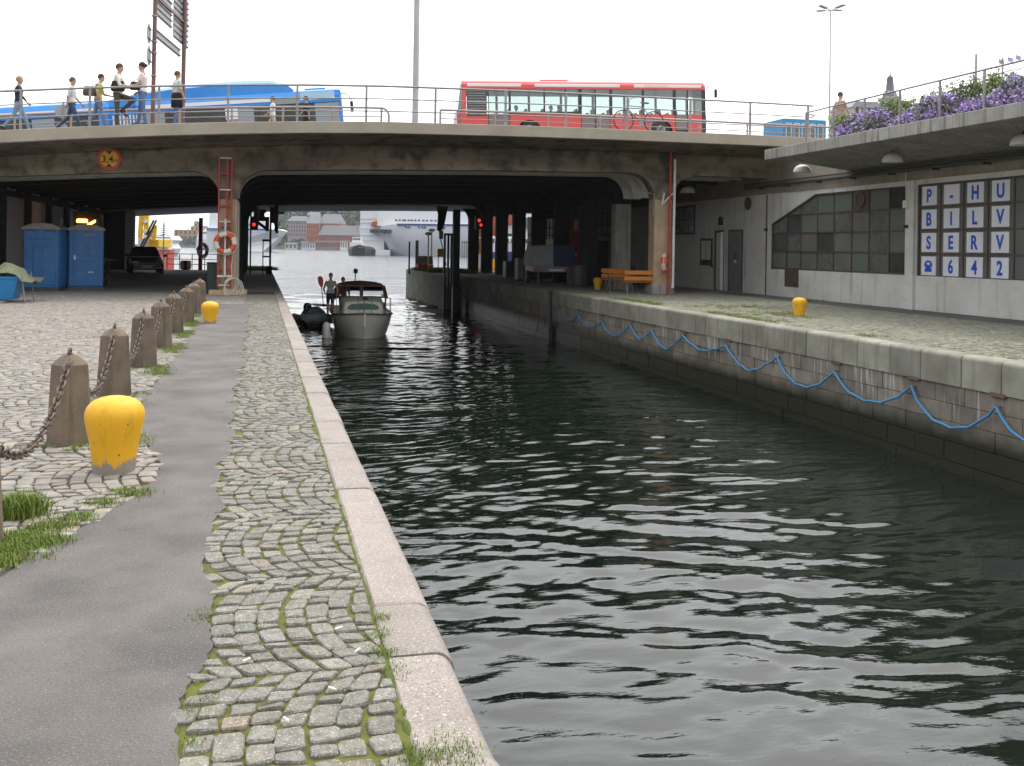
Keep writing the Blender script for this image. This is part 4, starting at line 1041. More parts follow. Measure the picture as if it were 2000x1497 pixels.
tp.loft(gr, 0, True, False); o = tp.build('tarp_cover', M('olive_tarp', (.13,.15,.085), (.09,.105,.06), 5, .7), cart); so = o.modifiers.new('thick', 'SOLIDIFY'); so.thickness = .02
for x, y in ((.62,-.6), (.62,.5), (-1.3,-.6)): MB().tube([(x, y, .8), (x + .1, y - .05, 0)], .016, 6).build('leg', m_mgrey, cart)
MB().tube([(-.25,-.62,0), (-.25,-.62,1.15)], .03, 8).build('post', m_cart, cart)
MB().box(-.3, .2, -.75, -.15, .0, .06).build('foot_board', m_mgrey, cart)

# ---------------------------------------------------------------- dark estate car facing us under the bridge
cc = gnd(287, 536)
car = thing('parked_car', 'dark estate car with pale bonnet edge, parked facing us in the left tunnel', 'car', (cc.x, cc.y + .1, 0), R(9))
m_car = M('dark_car_paint', (.02,.021,.023), rough=.25, coat=.6)
m_carhood = M('car_hood_silver', (.10,.10,.11), rough=.25, coat=.6)
def carsec(y, hw, zb, zh, zr, rw):
    return [(-hw, y, zb), (-hw - .02, y, (zb + zh) / 2), (-hw + .03, y, zh), (-rw, y, zr), (rw, y, zr), (hw - .03, y, zh), (hw + .02, y, (zb + zh) / 2), (hw, y, zb)]
b = MB().loft([carsec(0, .72, .28, .58, .62, .6), carsec(.12, .84, .22, .70, .74, .68), carsec(1.15, .87, .2, .86, .92, .72), carsec(1.25, .87, .2, .88, .94, .70), carsec(4.35, .86, .22, .90, .93, .70), carsec(4.5, .78, .32, .85, .88, .6)], 0, False, True, True, True).build('body', m_car, car, bevel=.03, seg=2)
MB().loft([[(-.76, 1.2, .90), (.76, 1.2, .90), (.78, 4.3, .90), (-.78, 4.3, .90)], [(-.58, 2.0, 1.42), (.58, 2.0, 1.42), (.60, 3.9, 1.42), (-.60, 3.9, 1.42)], [(-.5, 2.15, 1.47), (.5, 2.15, 1.47), (.52, 3.8, 1.46), (-.52, 3.8, 1.46)]], 0, False, True, False, True).build('cabin', m_car, car, bevel=.02)
MB().add([(-.70,1.28,.955),(.70,1.28,.955),(.55,1.95,1.375),(-.55,1.95,1.375)], [(0,1,2,3)]).build('windscreen', m_paned, car, (0,-.015,.012))
MB().box(-.72, .72, 1.08, 1.16, .925, .945).build('hood_edge', m_white, car)
for s_ in (-1, 1):
    hl = MB().box(s_*.62-.17, s_*.62+.17, -.02, .1, .58, .70).build('headlight', M('lamp_glass_%d' % s_, (.30,.31,.32), rough=.1), car, bevel=.02)
    MB().ell((s_*1.0, 1.35, .98), (.11, .06, .075), 10, 6).build('mirror', m_car, car)
    for y in (.85, 3.65):
        wl = MB().lathe([(.2, -.1), (.30, -.1), (.32, -.06), (.32, .06), (.30, .1), (.2, .1)], 18, (0,0,0), 0, True, True, True, 'x').build('wheel', m_black, car, (s_*.78, y, .32))
        MB().lathe([(.0, s_*.105), (.19, s_*.1)], 12, (0,0,0), 0, True, False, False, 'x').build('rim', m_steel, wl)
MB().box(-.26, .26, -.03, .0, .34, .45).build('number_plate', m_offw, car)
MB().box(-.7, .7, -.06, .1, .30, .335).build('bumper', m_white, car)
MB().box(-.45, .45, -.015, .03, .6, .68).build('grille', m_blackp, car)

# ---------------------------------------------------------------- clutter beside the wall: bicycles and bins as dark shapes
def bicycle(name, label, loc, rz, mframe, lean=0, group=None):
    t = thing(name, label, 'bicycle', loc, rz, group); t.rotation_euler = (lean, 0, rz)
    for x in (-.52, .52):
        wv = MB().tube([(x + .33*math.cos(a), 0, .345 + .33*math.sin(a)) for a in np.linspace(0, 2*math.pi, 28, endpoint=False)], .017, 6, 0, True).build('wheel', m_black, t)
        sp = MB()
        for a in np.linspace(0, math.pi, 9, endpoint=False): sp.tube([(x - .315*math.cos(a), 0, .345 - .315*math.sin(a)), (x + .315*math.cos(a), 0, .345 + .315*math.sin(a))], .0022, 4)
        sp.build('spokes', m_steel, wv); MB().lathe([(.022,-.05),(.022,.05)], 8, (x,0,.345), 0, True, True, True, 'y').build('hub', m_steel, wv)
    fr = MB()
    bb = (-.06, 0, .29); st = (-.18, 0, .80); hd = (.34, 0, .86); hd2 = (.37, 0, .72); ra = (-.52, 0, .345); fa = (.52, 0, .345)
    for a, b_, r_ in ((bb, st, .016), (st, (.345,0,.83), .016), (bb, hd2, .018), (hd, hd2, .02)): fr.tube([a, b_], r_, 6)
    for s_ in (-.05, .05):
        fr.tube([(bb[0], s_*.6, bb[2]), (ra[0], s_, ra[2])], .010, 5); fr.tube([(st[0], s_*.4, st[2]-.05), (ra[0], s_, ra[2])], .009, 5)
        fr.tube([(hd2[0], s_*.8, hd2[2]-.01), (.45, s_, .52), (fa[0], s_, fa[2])], .011, 5)
    fr.build('frame', mframe, t)
    MB().tube([st, (-.20, 0, .93)], .013, 6).build('seat_post', m_steel, t)
    MB().loft([[(-.34, y, .93 + z) for y, z in ((-.075,0),(0,.045),(.075,0),(0,-.02))], [(-.22, y, .94 + z) for y, z in ((-.05,0),(0,.04),(.05,0),(0,-.02))], [(-.06, y, .94 + z) for y, z in ((-.02,0),(0,.025),(.02,0),(0,-.01))]], 0, True, True, True, True).build('saddle', m_black, t)
    MB().tube([(.335,0,.86), (.32,0,.98), (.36,.06,1.0), (.32,.24,1.03), (.2,.28,1.03)], .012, 6).tube([(.32,0,.98), (.36,-.06,1.0), (.32,-.24,1.03), (.2,-.28,1.03)], .012, 6).build('handlebar', m_steel, t)
    cr = MB().lathe([(.0,.045),(.09,.045),(.09,.05)], 16, (bb[0],0,bb[2]), 0, True, False, True, 'y').build('chainring', m_steel, t)
    MB().tube([(bb[0], .06, bb[2]), (bb[0] + .08, .06, bb[2] - .15)], .009, 5).build('crank', m_steel, cr); MB().tube([(bb[0], -.06, bb[2]), (bb[0] - .08, -.06, bb[2] + .15)], .009, 5).build('crank', m_steel, cr)
    return t
for i, (px, py) in enumerate(((200, 562), (214, 560), (228, 557))):
    g_ = gnd(px, py); bicycle('bicycle', ['bicycle in the shade just right of the blue toilets', 'middle bicycle of the three dark ones by the tunnel wall', 'bicycle nearest the dark car by the tunnel wall'][i], (g_.x - .4, g_.y, 0), R(70 + 14 * i), m_blackp, R(8), 'bicycles parked by the tunnel wall')
def bin_(label, loc, mat, h=1.05, r_=.27, group=None):
    t = thing('litter_bin', label, 'bin', loc, 0, group)
    MB().lathe([(r_*.82, 0), (r_, h*.8), (r_, h*.86)], 14).build('bucket', mat, t)
    MB().lathe([(r_*1.05, h*.86), (r_*1.05, h*.92), (r_*.6, h), (.0, h*1.01)], 14).build('lid', m_blackp, t); return t
g_ = gnd(416, 574)
t = thing('waste_container', 'narrow dark green steel container beside the left bridge pillar', 'container', (g_.x, g_.y + .3, 0))
m_gcon = M('dark_green_steel', (.025,.05,.04), (.03,.045,.035), 4, .5)
MB().box(-.21, .21, -.3, .5, .03, 1.0).build('body', m_gcon, t, bevel=.02)
MB().box(-.23, .23, -.32, .52, 1.0, 1.04).build('lid', m_blackp, t)
for x in (-.12, .0, .12): MB().box(x - .02, x + .02, -.325, -.30, .1, .95).build('rib', m_gcon, t)

# ---------------------------------------------------------------- ladder, lifebuoys, hook pole, rope coils
def buoy(label, loc, rot, s=1.0):
    t = thing('lifebuoy', label, 'lifebuoy', loc, 0, 'lifebuoys beside the canal'); t.rotation_euler = rot
    Rm, rm = .29 * s, .085 * s
    for k_ in range(4):
        a0 = math.pi / 2 * k_ + .2; 
        for (u0, u1, mt, nm) in ((0, .52, m_offw, 'white_segment'), (.52, 1, M('buoy_red', (.72,.10,.035), rough=.5) if 'buoy_red' not in bpy.data.materials else bpy.data.materials['buoy_red'], 'red_segment')):
            MB().tube([(Rm*math.cos(a0 + math.pi/2*u), 0, Rm*math.sin(a0 + math.pi/2*u)) for u in np.linspace(u0, u1, 6)], rm, 10).build(nm, mt, t)
    pts = [((Rm + rm * (1.05 + .25 * abs(math.sin(2*a)))) * math.cos(a), -.02, (Rm + rm * (1.05 + .25 * abs(math.sin(2*a)))) * math.sin(a)) for a in np.linspace(0, 2*math.pi, 40, endpoint=False)]
    MB().tube(pts, .012, 5, 0, True).build('grab_line', m_wrope, t); return t
lx0, lx1 = onY(427, 420, YB - .1).x, onY(452, 420, YB - .1).x
ld = thing('rescue_ladder', 'tall red ladder with pale rungs up the left bridge pillar', 'ladder', ((lx0 + lx1) / 2, YB - .10, 0))
lw_ = (lx1 - lx0) / 2; zt_ = onY(440, 306, YB - .1).z
for s_ in (-1, 1): MB().box(s_*lw_ - .025, s_*lw_ + .025, -.03, .03, .22, zt_).build('side_rail', m_red, ld)
n_ = 9
for i in range(n_):
    z = .3 + (zt_ - .35) * i / (n_ - 1)
    MB().box(-lw_ + .025, lw_ - .025, -.025, .025, z - .022, z + .022).build('rung', m_offw if i % 2 == 0 else m_red, ld)
MB().box(.03, .09, .02, .07, .25, zt_ - .05).build('back_rail', m_red, ld)
hp = thing('boat_hook', 'grey boat hook pole standing in front of the red ladder', 'boat hook', ((lx0 + lx1) / 2 + .02, YB - .24, 0))
z0, z1 = onY(440, 540, YB - .24).z, onY(440, 428, YB - .24).z
MB().tube([(0,0,z0), (0,0,z1)], .035, 8).build('pole', m_white, hp)
MB().box(-.24, .24, .02, .06, z0 - .03, z0 + .03).build('holder', m_offw, hp)
MB().box(-.14, .14, .02, .06, z1 - .32, z1 - .27).build('holder', m_darkst, hp)
p_ = onY(440, 475, YB - .36); buoy('red and white lifebuoy hanging on the red ladder of the left pillar', p_, (0, .35, 0), 1.0)
p_ = onY(453, 556, YB - .3)
o = MB()
for k_ in range(5):
    r_ = .19 + .035 * k_; o.tube([(r_ * (1 + .05*math.sin(3*a+k_)) * math.cos(a) * .95 + .03*k_ - .05, -.03*k_, r_ * math.sin(a) * 1.1 - .04*k_) for a in np.linspace(0, 2*math.pi, 26, endpoint=False)], .016, 5, 0, True)
o.tube([(0,0,.2), (-.03,.0,.6), (.05,.02,1.1), (.1,.0,1.6)], .014, 5)
tag(o.build('rope_coil', m_wrope, None, p_), 'coil of white rope hanging at the foot of the red ladder', 'rope')
# right pillar: red pole, white guard pipe, lifebuoy
p0 = onY(1305, 570, YB - .12); zt1 = onY(1309, 300, YB - .12).z
t = thing('life_saving_post', 'tall slim red ladder post with white pipe beside the right bridge pillar', 'post', (p0.x, YB - .2, ZR))
MB().tube([(-.05,0,0), (0,0,zt1)], .045, 8).build('red_rail', m_red, t)
MB().tube([(.13,-.03,.25), (.15,-.03,zt1 - .25)], .05, 8).build('white_pipe', m_white, t)
for z in np.linspace(.9, zt1 - .4, 8): MB().box(-.08, .14, -.02, .02, z - .02, z + .02).build('clamp', m_red, t)
MB().bar((-.35,0,zt1 - 1.95), (.1,0,zt1 - 1.5), .05, .05).build('bracket', m_offw, t); MB().bar((-.32,0,zt1 - 1.9), (-.25,0,zt1 - 1.5), .05, .05).build('bracket', m_offw, t)
p_ = onY(1297, 515, YB - .3); buoy('red and white lifebuoy seen edge on beside the right pillar', p_, (0, .2, R(62)), .98)
# lamp arms fixed at the haunch of the right pillar
t = thing('wall_conduit', 'bent pale conduit on the inner side of the right bridge pillar', 'conduit', (PRX0 - .05, YB - .02, 0))
pa, pb, pc_ = onY(1252, 371, YB - .03), onY(1277, 381, YB - .03), onY(1276, 422, YB - .03)
MB().tube([tuple(q_ - Vector((PRX0 - .05, YB - .02, 0))) for q_ in (pa, pb, pc_)], .03, 6, 0, False, False).build('pipe', m_mgrey, t)
# height limit sign
p_ = onY(213.5, 311, YB - .05)
sg = thing('height_limit_sign', 'round yellow and red height limit sign reading 3,4 m on the bridge', 'sign', p_)
m_yel = M('sign_yellow', (.80,.42,.02), rough=.4); m_sred = M('sign_red', (.62,.06,.035), rough=.4)
MB().lathe([(.0,-.02),(.36,-.02),(.36,.02),(.0,.02)], 36, (0,0,0), 0, False, False, False, 'y').build('disc', m_sred, sg)
MB().lathe([(.0,-.026),(.275,-.026),(.275,-.02)], 36, (0,0,0), 0, False, False, False, 'y').build('face', m_yel, sg)
for s_ in (1, -1): MB().prism([(-.10, s_*.265), (.10, s_*.265), (0, s_*.145)], -.032, -.026, 'y').build('arrow', m_blackp, sg)
Mfront = Matrix(((1,0,0,0),(0,0,1,0),(0,1,0,0),(0,0,0,1)))
Mfront = Matrix(((1,0,0,0),(0,0,-1,0),(0,1,0,0),(0,0,0,1)))
def text_obj(txt, size, mat, parent, loc, mtx=Mfront, name='lettering', xs=1.0, off=.012):
    cu = bpy.data.curves.new(name, 'FONT'); cu.body = txt; cu.size = 1; cu.align_x = 'CENTER'; cu.offset = off; cu.extrude = .004; cu.resolution_u = 3
    ob = bpy.data.objects.new(name, cu); COL.objects.link(ob); dg = bpy.context.evaluated_depsgraph_get()
    me = bpy.data.meshes.new_from_object(ob.evaluated_get(dg)); bpy.data.objects.remove(ob); bpy.data.curves.remove(cu)
    me.materials.clear(); me.materials.append(mat); me.name = name
    o = bpy.data.objects.new(name, me); COL.objects.link(o); o.parent = parent
    o.matrix_basis = Matrix.Translation(loc) @ mtx @ Matrix.Diagonal((size * xs, size, 1, 1)) @ Matrix.Translation((0, -.36, 0)); return o
text_obj('3,4', .30, m_blackp, sg, (-.05, -.03, 0)); text_obj('m', .17, m_blackp, sg, (.20, -.03, -.03))

# ---------------------------------------------------------------- stone posts and chains
ps = thing('stone_post', 'x', 'post', (-1.5, 8.84, 0), 0, 'stone posts along the path')
def post_ring(s, z, ch=.8): 
    r_ = s / 2; c_ = r_ * ch; pts = [(r_, c_), (c_, r_), (-c_, r_), (-r_, c_), (-r_, -c_), (-c_, -r_), (c_, -r_), (r_, -c_)]
    a = R(41); return [(x*math.cos(a) - y*math.sin(a), x*math.sin(a) + y*math.cos(a), z) for x, y in pts]
MB().loft([post_ring(.285, -.04), post_ring(.225, .635), post_ring(.222, .645)], 0, False, True, True, True).build('shaft', m_post, ps, bevel=.006)
MB().loft([post_ring(.222, .646), post_ring(.19, .665, .86), post_ring(.14, .695, .92), post_ring(.085, .72, 1), post_ring(.03, .735, 1)], 0, True, True, False, True).build('cap', m_post, ps)
MB().tube([(.0, .035*math.cos(a), .742 + .035*math.sin(a)) for a in np.linspace(0, 2*math.pi, 12, endpoint=False)], .011, 6, 0, True).build('iron_eye', m_chain, ps)
py_ = [5.95, 8.84, 11.5, 14.15, 16.75, 19.35, 22.0, 24.7, 27.4]
plab = ['stone post cut by the left edge beside the big grass tuft', 'nearest full stone post, standing behind the big yellow bollard', 'second full stone post of the chained row', 'third full stone post of the chained row', 'fourth full stone post of the chained row', 'fifth full stone post of the chained row', 'sixth full stone post of the chained row, left of the small yellow bollard', 'seventh full stone post of the chained row', 'farthest stone post of the chained row, nearest the bridge pillar']
plist = []
for i, y in enumerate(py_):
    x = -1.5 + rnd.uniform(-.015, .015)
    if i == 1: ps.location = (x, y, 0); ps['label'] = plab[i]; plist.append(ps)
    else: 
        c_ = copy_tree(ps, (x, y, 0), R(rnd.uniform(-3, 3)), plab[i]); plist.append(c_)
    plist[-1].rotation_euler = (R(rnd.uniform(-.8, .8)), R(rnd.uniform(-.8, .8)), R(rnd.uniform(-4, 4)))
link = None
def stadium(L_=.050, w_=.026):
    pts = []
    for s_, a0 in ((1, 0), (-1, math.pi)):
        for a in np.linspace(-math.pi/2, math.pi/2, 4): pts.append((s_ * (L_ - w_) * 1.0 + w_ * math.cos(a + a0) , w_ * math.sin(a + a0), 0))
    return pts
LM = MB().tube(stadium(), .0085, 4, 0, True).mesh('link', [m_chain])
clab = ['chain sagging from the nearest full stone post out of the left edge', 'chain hanging between the first and second full stone posts', 'chain hanging between the second and third full stone posts', 'chain hanging between the third and fourth full stone posts', 'chain hanging between the fourth and fifth full stone posts', 'chain hanging between the fifth and sixth full stone posts', 'chain hanging between the sixth and seventh full stone posts', 'chain hanging between the two farthest stone posts']
for i in range(len(py_) - 1):
    a, b = plist[i].location, plist[i + 1].location; z0_ = .735
    ch = thing('chain', clab[i], 'chain', (a.x, (a.y + b.y) / 2, 0), 0, 'chains between the stone posts')
    sag = .50 if i < 2 else .49; L_ = b.y - a.y
    ts = np.linspace(0, 1, 200); yy_ = L_ * (ts - .5); zz_ = z0_ - sag * (1 - (2*ts - 1)**2)
    ds = np.concatenate([[0], np.cumsum(np.hypot(np.diff(yy_), np.diff(zz_)))]); n_ = int(ds[-1] / .074)
    for k_ in range(n_):
        s_ = (k_ + .5) / n_ * ds[-1]; y = np.interp(s_, ds, yy_); z = np.interp(s_, ds, zz_); sl = math.atan2(np.interp(s_ + .02, ds, zz_) - np.interp(s_ - .02, ds, zz_), np.interp(s_ + .02, ds, yy_) - np.interp(s_ - .02, ds, yy_))
        o = bpy.data.objects.new('link', LM); COL.objects.link(o); o.parent = ch
        t_ = (y / L_ + .5); x = (b.x - a.x) * t_
        o.matrix_basis = Matrix.Translation((x, y, z)) @ Matrix.Rotation(math.pi/2, 4, 'Z') @ Matrix.Rotation(-sl, 4, 'Y') @ Matrix.Rotation(R(45 + 90 * (k_ % 2) + rnd.uniform(-14, 14)), 4, 'X')

# ---------------------------------------------------------------- yellow bollards
def bollard(label, loc, h, r_, mat):
    t = thing('bollard', label, 'bollard', loc, rnd.uniform(0, 6), 'yellow mooring bollards')
    pr_ = [(.70, -.02), (.72, .06), (.76, .22), (.83, .40), (.92, .56), (.985, .68), (1.0, .745), (.985, .80), (.94, .85), (.85, .90), (.70, .945), (.5, .975), (.27, .995), (.0, 1.0)]
    MB().lathe([(a * r_, b * h) for a, b in pr_], 40, (0,0,0), 0, True, True, False).build('casting', mat, t)
    return t
bm1 = bollard_mat('yellow_worn_paint', -.035); bm2 = bollard_mat('yellow_paint_light_wear', -.10)
b0 = gnd(216, 931); bollard('big yellow mooring bollard with paint worn off at its foot, nearest us', (b0.x, b0.y + .17, 0), .545, .205, bm1)
b1 = gnd(409, 633); bollard('small yellow bollard on the asphalt path by the far stone posts', (b1.x, b1.y + .17, 0), .46, .18, bollard_mat('yellow_paint_thin_wear', -.075))
b2 = gnd(1568, 619, ZR); bollard('yellow bollard on the grassy right quay in the open', (b2.x, b2.y + .17, ZR), .48, .185, bm2)
b3 = gnd(1170, 566, ZR); bollard('yellow bollard in the shade beside the orange benches', (b3.x, b3.y + .17, ZR), .50, .19, bm2)
# ---------------------------------------------------------------- people (one continuous remeshed body each)
_clothes = {}
def cloth(c):
    k = tuple(round(x, 3) for x in c)
    if k not in _clothes: _clothes[k] = m_cloth('cloth', k)
    return _clothes[k]
def person(label, loc, rz, h=1.75, shirt=(.7,.7,.7), sleeve=.5, legs=(.05,.07,.14), leglen=1.0, shoe=(.05,.04,.035), hair=(.05,.03,.02), hairkind='short',
           lh=0, lk=0, rh=0, rk=0, ls=0, le=10, rs=0, re=10, lean=0, headturn=0, female=False, group=None, abd=8, waist=.53, torso_back=None):
    t = thing('person', label, 'person', loc, rz, group); k = h / 1.75
    hipz = .92
    J = {}
    ln = R(lean)
    def sp(z, y=0, x=0):                   # point on the leaning spine
        d = z - hipz; return Vector((x * math.cos(ln) + d * math.sin(ln), y, hipz + d * math.cos(ln) - x * math.sin(ln)))
    sh = .165 if female else .19; hw = .085
    bones = []
    def limb(a, ang, L_, side=0, out=0):
        return a + Vector((math.sin(ang) * L_, side * out * L_, -math.cos(ang) * L_))
    m = MB()
    def cap(a, b, ra, rb, n=10):
        pts = [a.lerp(b, s_) for s_ in (0, .25, .5, .75, 1)]; m.tube(pts, [ra, ra * .75 + rb * .25 + .004, (ra + rb) / 2 + .004, ra * .25 + rb * .75, rb], n)
        m.ell(a, (ra, ra, ra), 10, 6); m.ell(b, (rb, rb, rb), 10, 6)
    # torso as stacked ellipses
    wst = .115 if female else .14
    rings = []
    for z, a, b in ((.84, .13, .09), (.90, .165, .115), (.98, .16, .11), (1.10, wst, .095), (1.22, wst + .022, .108), (1.33, .165 if female else .18, .115), (1.40, .15, .092), (1.445, .085, .065), (1.47, .05, .05)):
        rings.append([sp(z, 1.1 * a * math.sin(q), 1.12 * b * math.cos(q)) for q in np.linspace(0, 2*math.pi, 16, endpoint=False)])
    m.loft(rings, 0, True, True, True, True)
    bones.append(('torso', sp(.92), sp(1.31)))
    neck, head = sp(1.44), sp(1.63, 0, .02)
    cap(neck, sp(1.55, 0, .012), .056, .052); bones.append(('neck', sp(1.455), sp(1.54))); bones.append(('head', sp(1.575), sp(1.74)))
    ht = R(headturn)
    def hp(x, y, z): return head + Vector((x * math.cos(ht) - y * math.sin(ht), x * math.sin(ht) + y * math.cos(ht), z))
    m.ell(hp(-.008, 0, .025), (.098, .078, .105), 14, 10); m.ell(hp(.02, 0, -.05), (.072, .058, .075), 12, 8)
    m.tube([hp(.085, 0, .025), hp(.112, 0, -.012), hp(.092, 0, -.03)], [.012, .018, .012], 8)
    for s_ in (-1, 1): m.ell(hp(-.005, s_ * .078, .0), (.018, .012, .032), 8, 6)
    hands = []
    for s_, hf, kf, sf, ef in ((1, lh, lk, ls, le), (-1, rh, rk, rs, re)):
        hip = sp(.90, s_ * hw); a = R(hf); kn = limb(hip, a, .43, s_, .02); an = limb(kn, a - R(kf), .41)
        cap(hip, kn, .092 if female else .09, .062); cap(kn, an, .06, .045)
        fa = a - R(kf); toe = an + Vector((math.cos(fa) * .17, s_ * .02, math.sin(fa) * .17 - .045)); heel = an + Vector((-.045, 0, -.035))
        cap(heel, toe, .042, .036); m.ell(an.lerp(toe, .35), (.06, .042, .042), 8, 6)
        bones += [('thigh', hip, kn), ('shank', kn, an + Vector((0, 0, .03))), ('shoe', heel, toe)]
        shd = sp(1.395, s_ * sh); b = R(sf); el = limb(shd, b, .29, s_, math.tan(R(abd))); wr = el + Vector((math.sin(b + R(ef)) * .25, -s_ * .02, -math.cos(b + R(ef)) * .25))
        cap(shd, el, .056 if female else .062, .043); cap(el, wr, .041, .028)
        d = (wr - el).normalized(); pal = wr + d * .075
        m.tube([wr, wr + d * .04, pal], [.028, .038, .034], 8); bones += [('uarm', shd, el), ('farm', el, wr), ('skin', wr, wr + d * .09)]
        hands.append((wr, d, s_))
    me = m.mesh('body', [m_skin]); ob = bpy.data.objects.new('tmp', me); COL.objects.link(ob)
    rm = ob.modifiers.new('r', 'REMESH'); rm.mode = 'VOXEL'; rm.voxel_size = .0165; rm.adaptivity = 0
    dg = bpy.context.evaluated_depsgraph_get(); me2 = bpy.data.meshes.new_from_object(ob.evaluated_get(dg)); bpy.data.objects.remove(ob)
    bm = bmesh.new(); bm.from_mesh(me2)
    for _ in range(3): bmesh.ops.smooth_vert(bm, verts=bm.verts, factor=.5, use_axis_x=True, use_axis_y=True, use_axis_z=True)
    # colour by nearest bone
    fc = np.array([f.calc_center_median()[:] for f in bm.faces]); best = np.full(len(fc), 9.0); bi = np.zeros(len(fc), int); bt = np.zeros(len(fc))
    rad = {'torso': .15, 'neck': .062, 'head': .10, 'skin': .06, 'thigh': .08, 'shank': .052, 'shoe': .04, 'uarm': .052, 'farm': .036}
    for i, (nm, a, b) in enumerate(bones):
        a_, b_ = np.array(a), np.array(b); ab = b_ - a_; tt = np.clip(((fc - a_) @ ab) / (ab @ ab), 0, 1)
        dd = np.linalg.norm(fc - (a_ + tt[:, None] * ab), axis=1) - rad[nm]; u_ = dd < best; best[u_] = dd[u_]; bi[u_] = i; bt[u_] = tt[u_]
    # slots: 0 skin 1 shirt 2 legs 3 shoe
    up = np.array(sp(2) - sp(1)); org = np.array(sp(0.0))
    hgt = (fc - org) @ up
    for f, i, tt, hz in zip(bm.faces, bi, bt, hgt):
        nm = bones[i][0]; s_ = 0
        if nm == 'torso': s_ = 1 if hz > waist * 1.75 else 2
        elif nm == 'thigh': s_ = 2 if leglen > tt * .5 else 0
        elif nm == 'shank': s_ = 2 if leglen > .5 + tt * .5 - .02 else 0
        elif nm == 'shoe': s_ = 3
        elif nm == 'uarm': s_ = 1 if sleeve > tt * .5 + (.02 if sleeve < .1 else 0) else 0
        elif nm == 'farm': s_ = 1 if sleeve > .5 + tt * .5 else 0
        if nm == 'uarm' and sleeve < .1 and hz < 1.36: s_ = 0
        f.material_index = s_; f.smooth = True
    while len(me2.materials) > 1: me2.materials.pop()
    if not len(me2.materials): me2.materials.append(m_skin)
    for mt in (cloth(shirt), cloth(legs), cloth(shoe)): me2.materials.append(mt)
    bm.to_mesh(me2); bm.free()
    # fingers: five on each hand, joined to the same mesh
    fm = MB()
    for wr, d, s_ in hands:
        px_ = d.cross(Vector((0, 1, 0))); px_ = px_.normalized() if px_.length > .1 else Vector((1, 0, 0)); inn = Vector((0, -s_, 0))
        for q_, L_ in enumerate((.072, .082, .078, .060)):
            base = wr + d * .07 + px_ * (.024 - .016 * q_); p1 = base + d * L_ * .5 + inn * .006; p2 = base + d * L_ * .85 + inn * .028
            fm.tube([base - d * .02, base + d * .01, p1, p2], [.009, .009, .0085, .007], 6)
        b0_ = wr + d * .025 + px_ * .024; fm.tube([b0_, b0_ + d * .03 + px_ * .022 + inn * .008, b0_ + d * .06 + px_ * .026 + inn * .018], [.011, .010, .008], 6)
    bm = bmesh.new(); bm.from_mesh(me2)
    fme = fm.mesh('f', [m_skin]); bm.from_mesh(fme)
    zmin = min(v.co.z for v in bm.verts)
    off = -zmin
    for v in bm.verts: v.co = Vector((v.co.x, v.co.y, v.co.z + off)) * k
    bm.to_mesh(me2); bm.free(); bpy.data.meshes.remove(fme)
    me2.name = 'body'
    o = bpy.data.objects.new('body', me2); COL.objects.link(o); o.parent = t
    # hair and face
    T_ = lambda v: (v + Vector((0, 0, off))) * k
    hm = MB()
    def P(x, y, z): return T_(hp(x, y, z))
    vs = []; n_, mm = 16, 7
    rings = []
    for i in range(mm):
        th = math.pi * .60 * i / (mm - 1)
        ring = []
        for j in range(n_):
            a = 2 * math.pi * j / n_; fr = math.cos(a)
            lim = th * (1.0 - .30 * max(0, fr)) ; g_ = 1.10
            ring.append(P(-.010 + .098 * g_ * math.sin(lim) * fr, .079 * g_ * math.sin(lim) * math.sin(a), .028 + .107 * g_ * math.cos(lim) + rnd.uniform(-.003, .003)))
        rings.append(ring)
    hm.loft(rings, 0, True, True)
    if hairkind == 'long':
        hm.loft([[P(-.05 - .055 * math.cos(q) , .078 * math.sin(q), z) for q in np.linspace(-1.3, 1.3, 8)] for z in (.05, -.04, -.12, -.17)], 0, True, False)
    if hairkind == 'bun': hm.ell(P(-.115, 0, .05), (.04*k, .04*k, .04*k), 10, 8)
    if hairkind == 'tail': hm.tube([P(-.10, 0, .05), P(-.15, 0, .0), P(-.13, 0, -.12)], [.03*k, .03*k, .012*k], 8)
    hm.build('hair', cloth(hair), t)
    ey = MB()
    for s_ in (-1, 1): ey.ell(P(.082, s_ * .031, .03), (.009*k, .012*k, .008*k), 8, 6)
    ey.build('eyes', m_blackp, t)['kind'] = 'stuff'
    MB().ell(P(.083, 0, -.062), (.010*k, .024*k, .006*k), 8, 6).build('mouth', cloth((.36,.13,.11)), t)
    return t, {'hands': [T_(wr + d * .06) for wr, d, s_ in hands], 'hip': T_(sp(1.0)), 'k': k, 'shoulder': T_(sp(1.4)), 'waist': T_(sp(1.02))}
JE = (.10,.16,.30); LJ = (.24,.33,.47)
def on_deck(px, ytop, Y, hmin=1.5, hmax=1.95):
    p = onY(px, ytop, Y); z = deck_z(p.x, Y) - .0; return (p.x, Y, z), max(hmin, min(hmax, p.z - z))
wk = dict(lh=24, lk=8, rh=-18, rk=22, ls=-20, le=14, rs=22, re=18)
wk2 = dict(lh=-16, lk=28, rh=22, rk=4, ls=18, le=25, rs=-16, re=10)
GP = 'pedestrians on the bridge'
PP = []
def add(px, yt, Y, lab, rz, **kw):
    l, h = on_deck(px, yt, Y); r_ = person(lab, l, R(rz), h, group=GP, **kw); PP.append((r_, l, rz)); return r_
add(37, 150, 32.9, 'blond person in navy top and pale jeans walking at the far left of the bridge', 5, shirt=(.02,.025,.05), sleeve=1, legs=LJ, hair=(.42,.30,.14), **wk)
add(141, 152, 33.4, 'person in white shirt and dark jeans walking behind the round road sign', 0, shirt=(.78,.78,.78), sleeve=.5, legs=(.06,.09,.17), hair=(.13,.08,.05), **wk2)
